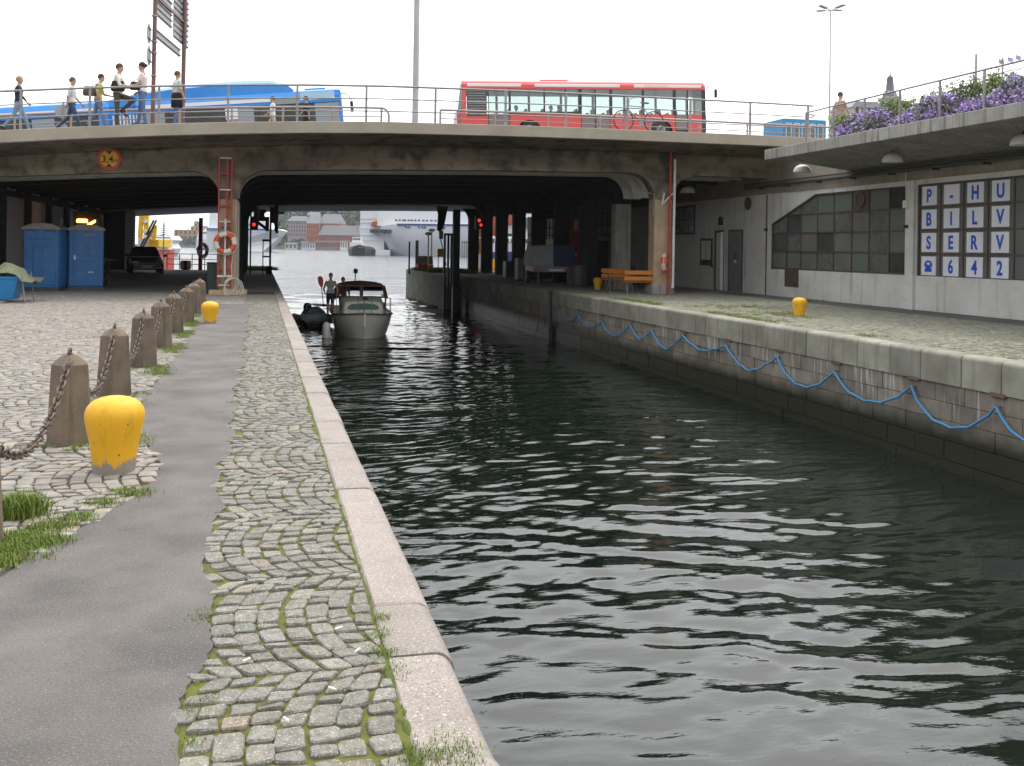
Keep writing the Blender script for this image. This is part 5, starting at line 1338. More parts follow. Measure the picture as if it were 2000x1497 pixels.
gy = add(192, 147, 32.9, 'woman in lime yellow top and jeans walking right with a brown bag', 0, shirt=(.55,.55,.14), sleeve=.45, legs=(.16,.23,.38), hair=(.05,.03,.025), hairkind='short', female=True, lh=-14, lk=16, rh=20, rk=6, ls=20, le=60, rs=-8, re=30, lean=6)
mo = add(231, 119, 32.75, 'man in white shirt and olive trousers with one foot raised, talking at the railing', -8, shirt=(.76,.74,.68), sleeve=.5, legs=(.10,.085,.05), hair=(.09,.055,.03), lh=74, lk=122, rh=2, rk=2, ls=28, le=62, rs=20, re=70, lean=2)
wo = add(279, 119, 32.75, 'dark haired woman in pale pink tee and blue jeans facing the man at the railing', 176, shirt=(.78,.70,.70), sleeve=.3, legs=(.13,.20,.36), hair=(.03,.02,.02), hairkind='bun', female=True, lh=-6, lk=4, rh=9, rk=2, ls=14, le=60, rs=-10, re=62)
mj = add(346, 142, 32.9, 'man in grey white tee and jeans with a black jacket tied round his waist', 28, shirt=(.62,.61,.58), sleeve=.4, legs=(.12,.19,.35), hair=(.10,.065,.035), lh=4, lk=2, rh=-5, rk=6, ls=-4, le=14, rs=8, re=18)
add(533, 189, 43.6, 'man in white shirt with dark cap of hair walking in front of the blue bus', 180, shirt=(.78,.78,.80), sleeve=.55, legs=(.55,.48,.36), hair=(.11,.05,.04), **wk2)
add(598, 189, 43.6, 'person in black shirt walking behind the man in white by the blue bus', 180, shirt=(.015,.015,.017), sleeve=.5, legs=(.02,.02,.022), hair=(.02,.018,.018), **wk)
add(1641, 181, 32.9, 'man in checked shirt walking behind the left end of the flower planter', 10, shirt=(.42,.28,.20), sleeve=.5, legs=(.25,.2,.15), hair=(.08,.05,.035), **wk)
def world(r_, l, rz, v): 
    a = R(rz); return Vector(l) + Vector((v.x*math.cos(a) - v.y*math.sin(a), v.x*math.sin(a) + v.y*math.cos(a), v.z))
def bag(label, pos, size, mat, strap_to=None, rz=0):
    t = thing('shoulder_bag', label, 'bag', pos, rz)
    sx, sy, sz = size
    MB().loft([[(-sx,-sy*.8,-sz),(sx,-sy*.8,-sz),(sx,sy*.8,-sz),(-sx,sy*.8,-sz)], [(-sx*1.1,-sy,-sz*.3),(sx*1.1,-sy,-sz*.3),(sx*1.1,sy,-sz*.3),(-sx*1.1,sy,-sz*.3)], [(-sx*.85,-sy*.6,sz),(sx*.85,-sy*.6,sz),(sx*.85,sy*.6,sz),(-sx*.85,sy*.6,sz)]], 0, False, True, True, True).build('pouch', mat, t, bevel=.03, seg=2)
    if strap_to is not None:
        q = Vector(strap_to) - Vector(pos); MB().tube([(sx*.6,0,sz*.9), tuple(q*.5 + Vector((.03,-.05,0))), tuple(q)], .012, 5).tube([(-sx*.6,0,sz*.9), tuple(q*.5 + Vector((-.06,-.06,0))), tuple(q)], .012, 5).build('strap', mat, t)
    return t
def at_person(e, key, dx=0, dy=0, dz=0):
    (r_, l, rz) = [p for p in PP if p[0] is e][0]; return world(e, l, rz, e[1][key]) + Vector((dx, dy, dz))
bag('brown shoulder bag hanging behind the woman in the lime top', at_person(gy, 'waist', -.24, -.14, .14), (.17,.07,.15), m_cloth('bag_brown', (.12,.075,.05)), at_person(gy, 'shoulder', -.03, -.12, .04))
bag('black bag held at the waist of the man with one foot raised', at_person(mo, 'waist', .02, -.20, .10), (.19,.09,.16), m_cloth('bag_black', (.015,.015,.016)))
bag('dark shoulder bag on the hip of the woman in the pink tee', at_person(wo, 'waist', -.20, -.16, .06), (.14,.08,.13), m_cloth('bag_dark', (.035,.03,.028)), at_person(wo, 'shoulder', .08, -.10, .06))
(r_, l, rz) = [p for p in PP if p[0] is mj][0]
jk = MB(); k_ = mj[1]['k']; wv = mj[1]['waist']
jk.loft([[(wv.x + a_ * math.cos(q) * (1 + .06*math.sin(3*q+z*9)), b_ * math.sin(q), wv.z + z) for q in np.linspace(0, 2*math.pi, 18, endpoint=False)] for z, a_, b_ in ((.03,.128,.185), (-.02,.15,.20), (-.2,.165,.21), (-.42,.17,.20))], 0, True)
o = jk.build('tied_jacket', m_cloth('jacket_black', (.014,.014,.015)), None, l, (0, 0, R(rz))); o.modifiers.new('t','SOLIDIFY').thickness = .012
tag(o, 'black jacket tied by its sleeves round the waist of the man in grey tee', 'jacket')
o.parent = None
# ---------------------------------------------------------------- red bus
Y0 = 48.0
pA, pB_ = at(905, 155.5, 49.0), at(1380, 159.5, 50.6); Lb = (pB_ - pA).length
xa, zb = pA.x, pA.z - 2.95
rb = thing('bus', 'red city bus with clear side windows crossing the bridge', 'bus', (xa, pA.y, zb))
rb.rotation_euler = (0, -math.asin((pB_.z - pA.z) / Lb), math.atan2(pB_.y - pA.y, pB_.x - pA.x)); Mb = Matrix.Translation(rb.location) @ rb.rotation_euler.to_matrix().to_4x4()
def bx(px): return (px - 905) / (1380 - 905) * Lb
H = 2.95; Wd = 2.5; sill, wtop = 1.27, 2.50
# shell: lower skirt with wheel cut-outs
def skirt(segs):
    m = MB()
    return m
wheels = [bx(1033), bx(1291)]
def side_poly():
    pts = [(0, .32)]
    for wx in wheels:
        pts += [(wx - .62, .32)] + [(wx + .60*math.cos(a), .42 + .56*math.sin(a)) for a in np.linspace(math.pi, 0, 13)] + [(wx + .62, .32)]
    pts += [(Lb, .32), (Lb, sill), (0, sill)]; return pts
MB().prism(side_poly(), 0, .07, 'y').build('side_skirt', m_redbus, rb)
MB().prism(side_poly(), Wd - .07, Wd, 'y').build('side_skirt', m_redbus, rb)
MB().box(.1, Lb - .1, .08, Wd - .08, .36, .42).build('floor', m_dgrey, rb)
# roof with rounded edges, pale stripe band
rp_ = lambda e: [(0 + e, wtop), (0 + e, wtop + .22), (.10 + e, wtop + .36), (.28 + e, H), (Wd - .28 - e, H), (Wd - .10 - e, wtop + .36), (Wd - e, wtop + .22), (Wd - e, wtop)]
MB().loft([[(x, y, z) for y, z in rp_(e)] for x, e in ((-.0, .05), (.08, 0), (Lb - .10, 0), (Lb + .03, .06))], 0, False, True, True, True).build('roof', m_redbus, rb, bevel=.02)
st_ = MB()
for p0, p1 in ((915, 1018), (1044, 1210), (1238, 1372)): st_.box(bx(p0), bx(p1), -.012, .05, wtop + .12, wtop + .25)
for p0, p1 in ((915, 1018), (1044, 1210), (1238, 1372)): MB().box(bx(p0), bx(p1), -.014, .05, wtop + .11, wtop + .26).build('roof_stripe', m_whitebus, rb, bevel=.012)
MB().box(bx(1258), bx(1306), -.02, .02, wtop + .13, wtop + .25).build('destination_sign', m_offw, rb)
MB().loft([[(bx(1057), .7, H-.01), (bx(1118), .7, H-.01), (bx(1118), 1.8, H-.01), (bx(1057), 1.8, H-.01)], [(bx(1060), .75, H + .16), (bx(1113), .75, H + .16), (bx(1113), 1.75, H + .16), (bx(1060), 1.75, H + .16)]], 0, False, True, True, True).build('roof_unit', m_redbus, rb, bevel=.02)
MB().box(bx(1122), bx(1152), .8, 1.7, H, H + .06).build('roof_hatch', m_dgrey, rb)
# window strips: pillars and glass panes, doors with tall glass
wins = [(956,994,.45),(998,1061,sill),(1064,1102,sill),(1105,1128,sill),(1135,1160,.45),(1163,1189,.45),(1195,1253,sill),(1258,1315,sill),(1321,1343,.45),(1346,1373,sill-.05)]
m_bpil = M('bus_window_rubber', (.05,.045,.045), rough=.5)
edges = [903] + [w_[1] for w_ in wins]
prev = 905
for i, (p0, p1, z0) in enumerate(wins):
    MB().box(bx(prev), bx(p0), -.004, .06, sill - .04, wtop).build('window_pillar', m_bpil, rb) if i else MB().box(bx(905), bx(913), 0, .06, sill, wtop).build('corner_pillar', m_redbus, rb)
    prev = p1
    nm = 'window' if z0 == sill or z0 > 1 else 'door_glass'
    MB().box(bx(p0), bx(p1), .012 if nm == 'window' else -.012, .03 if nm == 'window' else -.004, z0 if nm == 'window' else .5, wtop).build(nm, g_bus, rb)
    if nm == 'door_glass':
        MB().box(bx(p0) - .04, bx(p0), -.02, .0, .34, wtop).build('door_edge', m_bpil, rb); MB().box(bx(p1), bx(p1) + .04, -.02, .0, .34, wtop).build('door_edge', m_bpil, rb)
        MB().box(bx(p0), bx(p1), -.006, -.002, .34, .5).build('door_sill', m_bpil, rb)
MB().box(bx(1373), bx(1380) + .02, -.002, .06, .34, wtop).build('corner_pillar', m_bpil, rb)
MB().box(bx(998), bx(1128), -.012, -.002, sill - .02, sill + .12).build('dark_waist_band', m_bpil, rb)
gl = MB()
MB().box(bx(914), bx(952), -.012, .02, sill - .12, wtop).build('engine_grille', m_dgrey, rb)
for i in range(9): MB().box(bx(915), bx(950), -.028, -.013, sill + .10 + i * .125, sill + .16 + i * .125).build('louvre', m_mgrey, rb)
# far side: pillars and panes
for i, x in enumerate(np.linspace(.3, Lb - .2, 8)):
    MB().box(x - .06, x + .06, Wd - .06, Wd, sill, wtop).build('window_pillar', m_bpil, rb)
for a_, b_ in zip(np.linspace(.3, Lb - .2, 8)[:-1], np.linspace(.3, Lb - .2, 8)[1:]):
    MB().box(a_ + .06, b_ - .06, Wd - .04, Wd - .025, sill, wtop).build('window', g_bus, rb)
for x in np.arange(bx(1000), bx(1330), .85):
    for y in (.5, 1.9):
        MB().loft([[(x, y-.38, .45), (x+.42, y-.38, .45), (x+.42, y+.38, .45), (x, y+.38, .45)], [(x, y-.38, .88), (x+.45, y-.38, .88), (x+.45, y+.38, .88), (x, y+.38, .88)], [(x-.06, y-.38, 1.0), (x+.06, y-.38, .95), (x+.06, y+.38, .95), (x-.06, y+.38, 1.0)], [(x-.16, y-.34, 1.55), (x-.08, y-.34, 1.55), (x-.08, y+.34, 1.55), (x-.16, y+.34, 1.55)]], 0, False, True, True, True).build('seat', m_dgrey, rb)
# rear end, slightly rounded with glass; front with windscreen
MB().loft([[(-.05, .05, .4), (-.05, Wd-.05, .4), (0, Wd, .4), (0, 0, .4)], [(-.22, .12, .6), (-.22, Wd-.12, .6), (0, Wd, .6), (0, 0, .6)], [(-.26, .14, 1.2), (-.26, Wd-.14, 1.2), (0, Wd, 1.2), (0, 0, 1.2)], [(-.22, .16, 1.5), (-.22, Wd-.16, 1.5), (0, Wd, 1.5), (0, 0, 1.5)]], 0, False, True, True, True).build('rear_panel', M('rear_mauve', (.42,.13,.19), rough=.35), rb, bevel=.03)
MB().loft([[(-.20, .18, 1.52), (-.20, Wd-.18, 1.52), (.02, Wd-.01, 1.52), (.02, .01, 1.52)], [(-.05, .18, 2.75), (-.05, Wd-.18, 2.75), (.02, Wd-.01, 2.75), (.02, .01, 2.75)]], 0, False, True, True, True).build('rear_window', M('rear_glass_tint', (.22,.30,.36), rough=.1), rb)
for z in (.75, 1.0): MB().box(-.06, .02, -.005, .12, z, z + .18).build('tail_lamp', M('tail_lamp_%d' % int(z*100), (.75,.16,.04), rough=.25), rb)
MB().box(Lb - .02, Lb + .06, 0.02, Wd - .02, .4, 1.25).build('front_panel', m_redbus, rb, bevel=.03)
MB().box(Lb + .0, Lb + .03, .06, Wd - .06, 1.26, wtop).build('windscreen', g_bus, rb)
MB().tube([(Lb, .1, 2.62), (Lb + .35, -.1, 2.68), (Lb + .48, -.2, 2.55)], .022, 6).build('mirror_arm', m_black, rb); MB().box(Lb + .42, Lb + .54, -.30, -.12, 2.1, 2.52).build('mirror', m_black, rb, bevel=.03)
MB().box(Lb - .4, Lb - .25, -.012, 0, .6, .68).build('marker_lamp', m_offw, rb)
for wx in wheels:
    for y in (.02, Wd - .30):
        wl = MB().lathe([(.25, 0), (.46, .02), (.49, .06), (.49, .22), (.46, .27), (.25, .28)], 24, (0,0,0), 0, True, True, True, 'y').build('wheel', m_black, rb, (wx, y, .49))
        MB().lathe([(.0, -.01), (.10, -.02), (.24, .0), (.26, .02)], 16, (0,0,0), 0, True, False, False, 'y').build('rim', m_mgrey, wl)
for x, c_, lb_ in ((bx(1078), (.03,.025,.02), 'left one of two seated passengers side by side in the middle of the red bus'), (bx(1094), (.05,.03,.02), 'right one of two seated passengers side by side in the middle of the red bus'), (bx(1010), (.06,.04,.03), 'lone seated passenger behind the rear window of the red bus')):
    t, inf = person(lb_, tuple(Mb @ Vector((x, .75, .44))), R(-4), 1.7, shirt=c_, legs=(.03,.03,.04), lh=85, lk=85, rh=85, rk=85, ls=20, le=40, rs=15, re=40, group='bus passengers')

# ---------------------------------------------------------------- blue articulated bus
Yb = 46.5
p1, p0 = onY(676, 172, Yb), onY(0, 209, Yb)
slope = math.atan2(p1.z - p0.z, p1.x - p0.x); Lx = 17.6
bb = thing('bus', 'bright blue articulated bus with a raised roof, front end to the right', 'bus', (p1.x, Yb, p1.z - 2.9)); bb.rotation_euler = (0, -slope, 0)
kx = (p1.x - p0.x) / 676.0
def ux(px): return (px - 676) * kx
secs = ((ux(262), 0.0), (ux(-90), ux(212)))
for i, (x0, x1) in enumerate(secs):
    MB().box(x0, x1, .0, 2.5, .32, 1.2).build('side_skirt', m_bluebus, bb, bevel=.03)
    MB().loft([[(x, y, z) for y, z in ((0, 2.28), (0, 2.62), (.12, 2.84), (.3, 2.92), (2.2, 2.92), (2.38, 2.84), (2.5, 2.62), (2.5, 2.28))] for x in (x0, x1)], 0, False, True, True, True).build('roof', m_bluebus, bb, bevel=.02)
    MB().box(x0 + .05, x1 - .05, .06, 2.44, 1.2, 2.28).build('cabin_interior', m_dgrey, bb)
    MB().box(x0 + .2, x1 - .25, -.012, .05, 2.44, 2.60).build('white_stripe', m_whitebus, bb)
    n_ = 7 if i == 0 else 6
    for k_ in range(n_):
        a_, b_ = x0 + (x1 - x0) * k_ / n_ + .09, x0 + (x1 - x0) * (k_ + 1) / n_ - .09
        MB().box(a_, b_, .02, .05, 1.15, 2.26).build('window', m_paned if k_ % 3 else M('pale_bus_window_%d%d' % (i, k_), (.30,.34,.38), rough=.15), bb)  # every third pane has a paler colour
MB().box(ux(200), ux(262), .15, 2.35, .4, 2.6).build('bellows', m_bluebus, bb)
for px in np.arange(216, 262, 6.5): MB().box(ux(px), ux(px + 3), .06, .16, .5, 2.22).build('bellows_rib', m_white, bb)
MB().box(ux(190), ux(210), -.01, .2, .4, 2.45).build('blue_end_panel', m_bluebus, bb)
# raised gas tank fairing on the front section
MB().loft([[(ux(px), y, z) for y, z in ((.1, 2.6), (.14, 2.9 + .55*h_), (.4, 2.93 + .75*h_), (2.1, 2.93 + .75*h_), (2.36, 2.9 + .55*h_), (2.4, 2.6))] for px, h_ in ((205,.0),(260,.35),(330,.62),(400,.74),(480,.78),(540,.70),(570,.42),(580,.1))], 0, True, True, True, True).build('roof_fairing', m_bluebus, bb)
MB().box(ux(604), ux(648), .4, 2.1, 2.88, 3.02).build('roof_unit', m_bluebus, bb, bevel=.03)
MB().box(ux(592), ux(664), -.014, .04, 2.5, 2.78).build('light_band', m_lblue, bb)
MB().box(ux(534), ux(592), -.02, .04, 2.30, 2.62).build('destination_sign', M('dull_display', (.28,.33,.30), rough=.4), bb)
MB().box(ux(437), ux(462), -.016, .03, 1.75, 2.28).build('grey_cover', m_whitebus, bb)
MB().box(ux(666), .06, .03, 2.47, .34, 2.85).build('front_panel', m_bluebus, bb, bevel=.05)
MB().box(.05, .075, .12, 2.38, 1.05, 2.5).build('windscreen', m_paned, bb)
MB().tube([(.0, .1, 2.65), (.35, -.05, 2.6), (.5, -.1, 2.3)], .022, 6).build('mirror_arm', m_black, bb); MB().box(.42, .55, -.2, .0, 1.75, 2.25).build('mirror', m_black, bb, bevel=.03)
for px in (60, 330, 600):
    for y in (-.02, 2.24): MB().lathe([(.0, 0), (.46, .02), (.49, .06), (.49, .22), (.46, .27), (.0, .28)], 20, (0,0,0), 0, True, True, True, 'y').build('wheel', m_black, bb, (ux(px), y, .49))

# ---------------------------------------------------------------- bicycle on the railing, lamp posts, signs
p_ = onY(1249, 245, YD + .45)
m_bike = M('teal_bike_frame', (.10,.19,.19), (.08,.15,.15), 6, .4, metal=.3)
bk = bicycle('bicycle', 'teal city bicycle leaning on the bridge railing in front of the red bus', (p_.x, YD + .50, deck_z(p_.x, YD)), R(180), m_bike, R(4)); bk.scale = (1.08,) * 3
def pole(name, label, base, top, r0, r1, mat, cat='lamp post'):
    t = thing(name, label, cat, base); q = Vector(top) - Vector(base)
    MB().tube([(0,0,-.05), tuple(q * .5), tuple(q)], [r0, (r0 + r1) / 2, r1], 14).build('pole', mat, t); return t
m_lampgrey = M('pale_grey_pole', (.50,.50,.50), (.42,.42,.42), 2, .5)
p_ = onY(811, 236, 38.5); t = pole('street_lamp', 'thick pale grey mast rising out of the picture above the bridge', (p_.x, 38.5, deck_z(p_.x, 38.5) - .13), (p_.x, 38.5, 17.5), .125, .10, m_lampgrey)
MB().lathe([(.22, 0), (.22, .04), (.14, .05)], 12).build('base_flange', m_lampgrey, t)
MB().bar((0,0,17.5-deck_z(p_.x,38.5)+.1), (1.6,0,17.9-deck_z(p_.x,38.5)), .08, .08).build('arm', m_lampgrey, t); MB().box(1.3, 2.2, -.15, .15, 17.82-deck_z(p_.x,38.5), 17.95-deck_z(p_.x,38.5)).build('lamp_head', m_lampgrey, t, bevel=.04)
b_ = at(1621, 236, 62.0); tp_ = at(1622, 20, 62.0)
t = pole('street_lamp', 'tall thin distant lamp mast with four flat lamp heads', (b_.x, b_.y, deck_z(b_.x, 40) - .2), tuple(tp_), .075, .04, m_lampgrey)
hz = tp_.z - deck_z(b_.x, 40) + .2
for a in (20, 110, 200, 290):
    d = Vector((math.cos(R(a)), math.sin(R(a)), .12))
    MB().bar((tp_.x-b_.x, 0, hz - .05), (tp_.x-b_.x + d.x*.5, d.y*.5, hz + .05), .05, .05).build('arm', m_lampgrey, t)
    q = Vector((tp_.x-b_.x, 0, hz)); MB().bar(tuple(q + d*.4), tuple(q + d*1.05), .30, .10).build('lamp_head', m_lampgrey, t, bevel=.03)
# brown sign gantry at the left, sign backs seen obliquely
m_gpole = M('brown_sign_pole', (.20,.105,.095), (.15,.085,.08), 5, .6)
m_back = M('grey_sign_back', (.40,.41,.42), (.34,.35,.36), 4, .55)
A = at(298, 237, 35.0); Bq = at(356, 235, 39.5)
gt = thing('sign_gantry', 'two brown poles carrying grey backed road direction signs', 'road sign', (A.x, A.y, deck_z(A.x, A.y)))
def lo(p): return Vector(p) - gt.location
zb2 = deck_z(Bq.x, Bq.y) - gt.location.z
MB().tube([(0,0,-.05), (.05,0,7.5)], .075, 10).build('pole', m_gpole, gt)
pB = lo((Bq.x, Bq.y, gt.location.z)); MB().tube([(pB.x, pB.y, zb2 - .1), (pB.x + .05, pB.y, 7.8)], .085, 10).build('pole', m_gpole, gt)
dirv = Vector((pB.x, pB.y, 0)); L_ = dirv.length; dv = dirv / L_; nv = Vector((-dv.y, dv.x, 0))
def plate(s0, s1, z0, z1, off, nm='sign_plate', mat=m_back, rows=True):
    a, b = dv * s0 + nv * off, dv * s1 + nv * off
    m = MB().bar((a.x, a.y, (z0+z1)/2), (b.x, b.y, (z0+z1)/2), .03, z1 - z0, 0); o = m.build(nm, mat, gt)
    if rows:
        for z in np.arange(z0 + .06, z1, .22): MB().bar((a.x - nv.x*.04, a.y - nv.y*.04, z), (b.x - nv.x*.04, b.y - nv.y*.04, z), .05, .035, 0).build('stiffener', m_steel, o)
    return o
za = lambda px, py, D: at(px, py, D).z - gt.location.z
plate(.5, L_ - .3, za(330, 85, 37) - .1, za(330, 85, 37) + .22, .08)
plate(.35, L_ * .62, za(318, 15, 36.5) - .5, za(318, 15, 36.5) + .5, .08)
plate(L_ * .72, L_ * 1.25, za(350, 38, 39) - .85, za(350, 38, 39) + 1.1, .10)
MB().bar((0, 0, za(312, 5, 36)), (dv.x * L_ * 1.2, dv.y * L_ * 1.2, za(312, 5, 36) + .1), .06, .08).build('cross_beam', m_gpole, gt)
for py in (66, 109):
    D_ = 34.9; c_ = lo(at(291, py, D_)); dd = MB().lathe([(.0,-.015),(.34,-.015),(.34,.015),(.0,.015)], 24, (0,0,0), 0, False, False, False, 'x').build('round_sign', m_back, gt, tuple(c_), (0, 0, R(-4)))
    for z in (-.18, .18): MB().box(.015, .05, -.28, .28, z - .02, z + .02).build('stiffener', m_steel, dd)
for z in (2.1, 2.9, 3.3, 4.2, 5.0): MB().lathe([(.10, -.025), (.10, .025)], 12, (.02, 0, z)).build('clamp', m_steel, gt)
p_ = at(123, 240, 33.5)
t = thing('road_sign', 'grey round sign backs on a short post behind the left railing', 'road sign', (p_.x, p_.y, deck_z(p_.x, p_.y)))
MB().tube([(0,0,-.03), (0,0,1.25)], .03, 8).build('post', m_steel, t)
for z, r_ in ((.92, .22), (.34, .2)): MB().lathe([(.0,-.012),(r_,-.012),(r_,.012),(.0,.012)], 24, (-.05, .03, z), 0, False, False, False, 'y').build('disc', m_back, t)
p_ = at(96, 210, 36); 
# blue kiosk at the right end of the bridge
Yk = 50; q0, q1 = onY(1530, 240, Yk), onY(1614, 240, Yk); zt_ = onY(1570, 233, Yk).z; zz = deck_z(q0.x, Yk) - .13
t = thing('site_hut', 'blue site hut with white framed windows behind the right end of the railing', 'hut', (q0.x, Yk, zz))
Wk = q1.x - q0.x; MB().box(0, Wk, 0, 2.3, 0, zt_ - zz).build('cabin', M('hut_blue', (.05,.28,.55), (.04,.24,.48), 3, .5), t, bevel=.03)
for i in range(5):
    x0 = .15 + i * (Wk - .2) / 5; f_ = MB().box(x0, x0 + .34, -.03, .0, zt_ - zz - 1.15, zt_ - zz - .25).build('window_frame', m_white, t); MB().box(x0 + .04, x0 + .30, -.036, -.03, zt_ - zz - 1.1, zt_ - zz - .3).build('pane', m_panegreen, f_)
# church spire, roof sign, pale house far behind the flowers
D_ = 320; b_ = at(1738, 182, D_); tp_ = at(1739, 138, D_); hs = tp_.z - b_.z
t = thing('church_tower', 'distant church tower with a dark spire beyond the flowers', 'church', (b_.x, b_.y, 0))
m_spire = M('dark_copper_spire', (.14,.12,.15), rough=.6); m_stone = M('pale_stone_tower', (.46,.42,.38), rough=.85)
z0 = b_.z
MB().box(-2.3, 2.3, -2.3, 2.3, 0, z0 - 1.5).build('tower', m_stone, t)
MB().lathe([(2.5, z0 - 1.5), (1.9, z0 + .2), (1.35, z0 + .9), (1.15, z0 + hs * .4), (.95, z0 + hs * .66), (1.0, z0 + hs * .68), (.5, z0 + hs * .76), (.22, z0 + hs * .8), (.12, z0 + hs)], 8).build('spire', m_spire, t)
D_ = 210; b_ = at(1692, 213, D_); 
t = thing('pale_house', 'pale distant house roof behind the flower planter', 'house', (b_.x, b_.y, 0))
MB().box(-3.4, 3.4, 0, 8, 0, b_.z + .2).build('wall', M('pale_pink_wall', (.55,.46,.42), rough=.9), t)
MB().prism([(-3.7, b_.z + .2), (3.7, b_.z + .2), (2.6, b_.z + 1.5), (-2.6, b_.z + 1.5)], -.3, 8.3, 'y').build('roof', M('grey_tin_roof', (.33,.33,.34), rough=.6), t)
for x in (-2.2, -.7, .8, 2.3): MB().box(x - .35, x + .35, -.06, 0, b_.z - 1.2, b_.z + .2).build('window', m_paned, t)
D_ = 150; b_ = at(1906, 150, D_); tpz = at(1906, 106, D_).z
t = thing('roof_mast', 'distant pale mast with horizontal wires and blue flags at the right', 'mast', (b_.x, b_.y, 0))
m_mast = M('pale_mast', (.38,.35,.33), rough=.6)
MB().tube([(0,0,0), (0,0,tpz)], [.3,.16], 8).build('pole', m_mast, t)
for z in (b_.z + .4, b_.z + 1.3, b_.z + 2.2): MB().tube([(-1.2, 0, z), (5.2, 0, z + .25)], .05, 5).build('wire', m_mast, t)
MB().tube([(4.7, 0, 0), (4.7, 0, b_.z + 3.1)], .14, 8).build('pole', m_mast, t)
for x, z in ((4.0, 3.0), (5.6, 3.4), (7.0, 3.8)): MB().loft([[(x + i * .3, .1 * math.sin(i * 1.5), b_.z + z - .1*i), (x + i * .3, .1 * math.sin(i * 1.5), b_.z + z - .7 - .1*i)] for i in range(4)], 0, True, False).build('flag', M('pale_blue_flag_%d' % int(x), (.40,.42,.62), rough=.8), t)
# ---------------------------------------------------------------- cabin cruiser coming through
bowp = onX(715, 661, 2.0)
Db = 38.0; c_ = at(712, 662, Db)
boat = thing('motor_boat', 'white cabin cruiser with brown windscreen frame and blue canopy heading towards us', 'boat', (c_.x, c_.y, WZ), R(-3))
m_hull = M('boat_gelcoat', (.80,.775,.71), (.74,.715,.65), 2.5, .35, coat=.2)
m_wood = M('brown_mahogany', (.13,.042,.022), (.09,.03,.018), 8, .45)
m_canvasb = M('blue_canvas', (.015,.03,.12), (.02,.035,.10), 5, .8); m_canvasr = M('maroon_canvas', (.11,.03,.022), (.08,.025,.02), 5, .8)
m_greenw = M('green_window_cover', (.03,.13,.10), (.025,.10,.08), 6, .3)
ty = [0, .12, .35, .7, 1.2, 2.0, 3.2, 4.8, 6.2, 7.4]
bs = [.03, .42, .72, .93, 1.08, 1.18, 1.22, 1.22, 1.20, 1.12]; bw = [.0, .16, .36, .56, .76, .93, 1.0, 1.02, 1.0, .95]
zs = [1.00, .99, .97, .95, .92, .88, .85, .84, .85, .88]; rk_ = [0, .02, .02, .01, 0, 0, 0, 0, 0, 0]
rings = []
for y, b_, w_, z_ in zip(ty, bs, bw, zs):
    yl = y + (.45 * (1 - y / 2.0) if y < 2 else 0)
    def sec(t): return (w_ + (b_ - w_) * t ** .8)
    half = [(0, -.35, yl + .2), (w_ * .8, -.22, yl + .05), (w_, .0, yl), (sec(.42), z_ * .42, y + (yl - y) * .58), (sec(.46) + .015, z_ * .46, y + (yl - y) * .54), (sec(.8), z_ * .8, y + (yl - y) * .2), (b_, z_, y)]
    rings.append([(-x, yy, z) for x, z, yy in reversed(half)] + [(x, yy, z) for x, z, yy in half[1:]])
MB().loft(rings, 0, True, False, False, True).build('hull', m_hull, boat)
MB().add([(0, .43, -.05), (.035, .05, .5), (.03, -.02, .98), (-.03, -.02, .98), (-.035, .05, .5)], [(0,1,2,3,4)]).build('stem', m_offw, boat)
for s_ in (-1, 1): MB().tube([(s_ * (b_ + .015), y - .01, z_ - .02) for y, b_, z_ in zip(ty, bs, zs)], .030, 6).build('rub_rail', M('rub_strip_%d' % s_, (.16,.12,.09), rough=.6), boat)
MB().loft([[(-b_ * .97, y + .02, z_ - .03), (0, y + .02, z_ + .04), (b_ * .97, y + .02, z_ - .03)] for y, b_, z_ in zip(ty, bs, zs)], 0, True, False).build('deck', m_offw, boat)
# trunk cabin with the wide green front window
def rr(hw, y, z0, z1, r_=.2): return [(-hw, y, z0), (-hw * .98, y, z0 + (z1-z0)*.6), (-hw * .86, y, z1 - .03), (-hw * .6, y, z1), (hw * .6, y, z1), (hw * .86, y, z1 - .03), (hw * .98, y, z0 + (z1-z0)*.6), (hw, y, z0)]
MB().loft([rr(.74, 1.30, .86, 1.0), rr(.80, 1.42, .86, 1.38), rr(.86, 2.0, .84, 1.46), rr(.92, 3.1, .80, 1.52)], 0, False, True, True, True).build('trunk_cabin', m_offw, boat, bevel=.03, seg=2)
_w = [(-.62, 1.10), (-.58, 1.20), (-.44, 1.28), (0, 1.31), (.44, 1.28), (.58, 1.20), (.62, 1.10), (.50, 1.06), (0, 1.07), (-.50, 1.06)]
MB().loft([[(x, 1.30 + (z - 1.0) * .316 - d_, z) for x, z in _w] for d_ in (.03, -.02)], 0, False, True, True, True).build('front_window', m_greenw, boat)
for s_ in (-1, 1): MB().box(s_*.90 - .01, s_*.90 + .01, 1.9, 2.9, 1.02, 1.28).build('side_window', m_paned, boat)
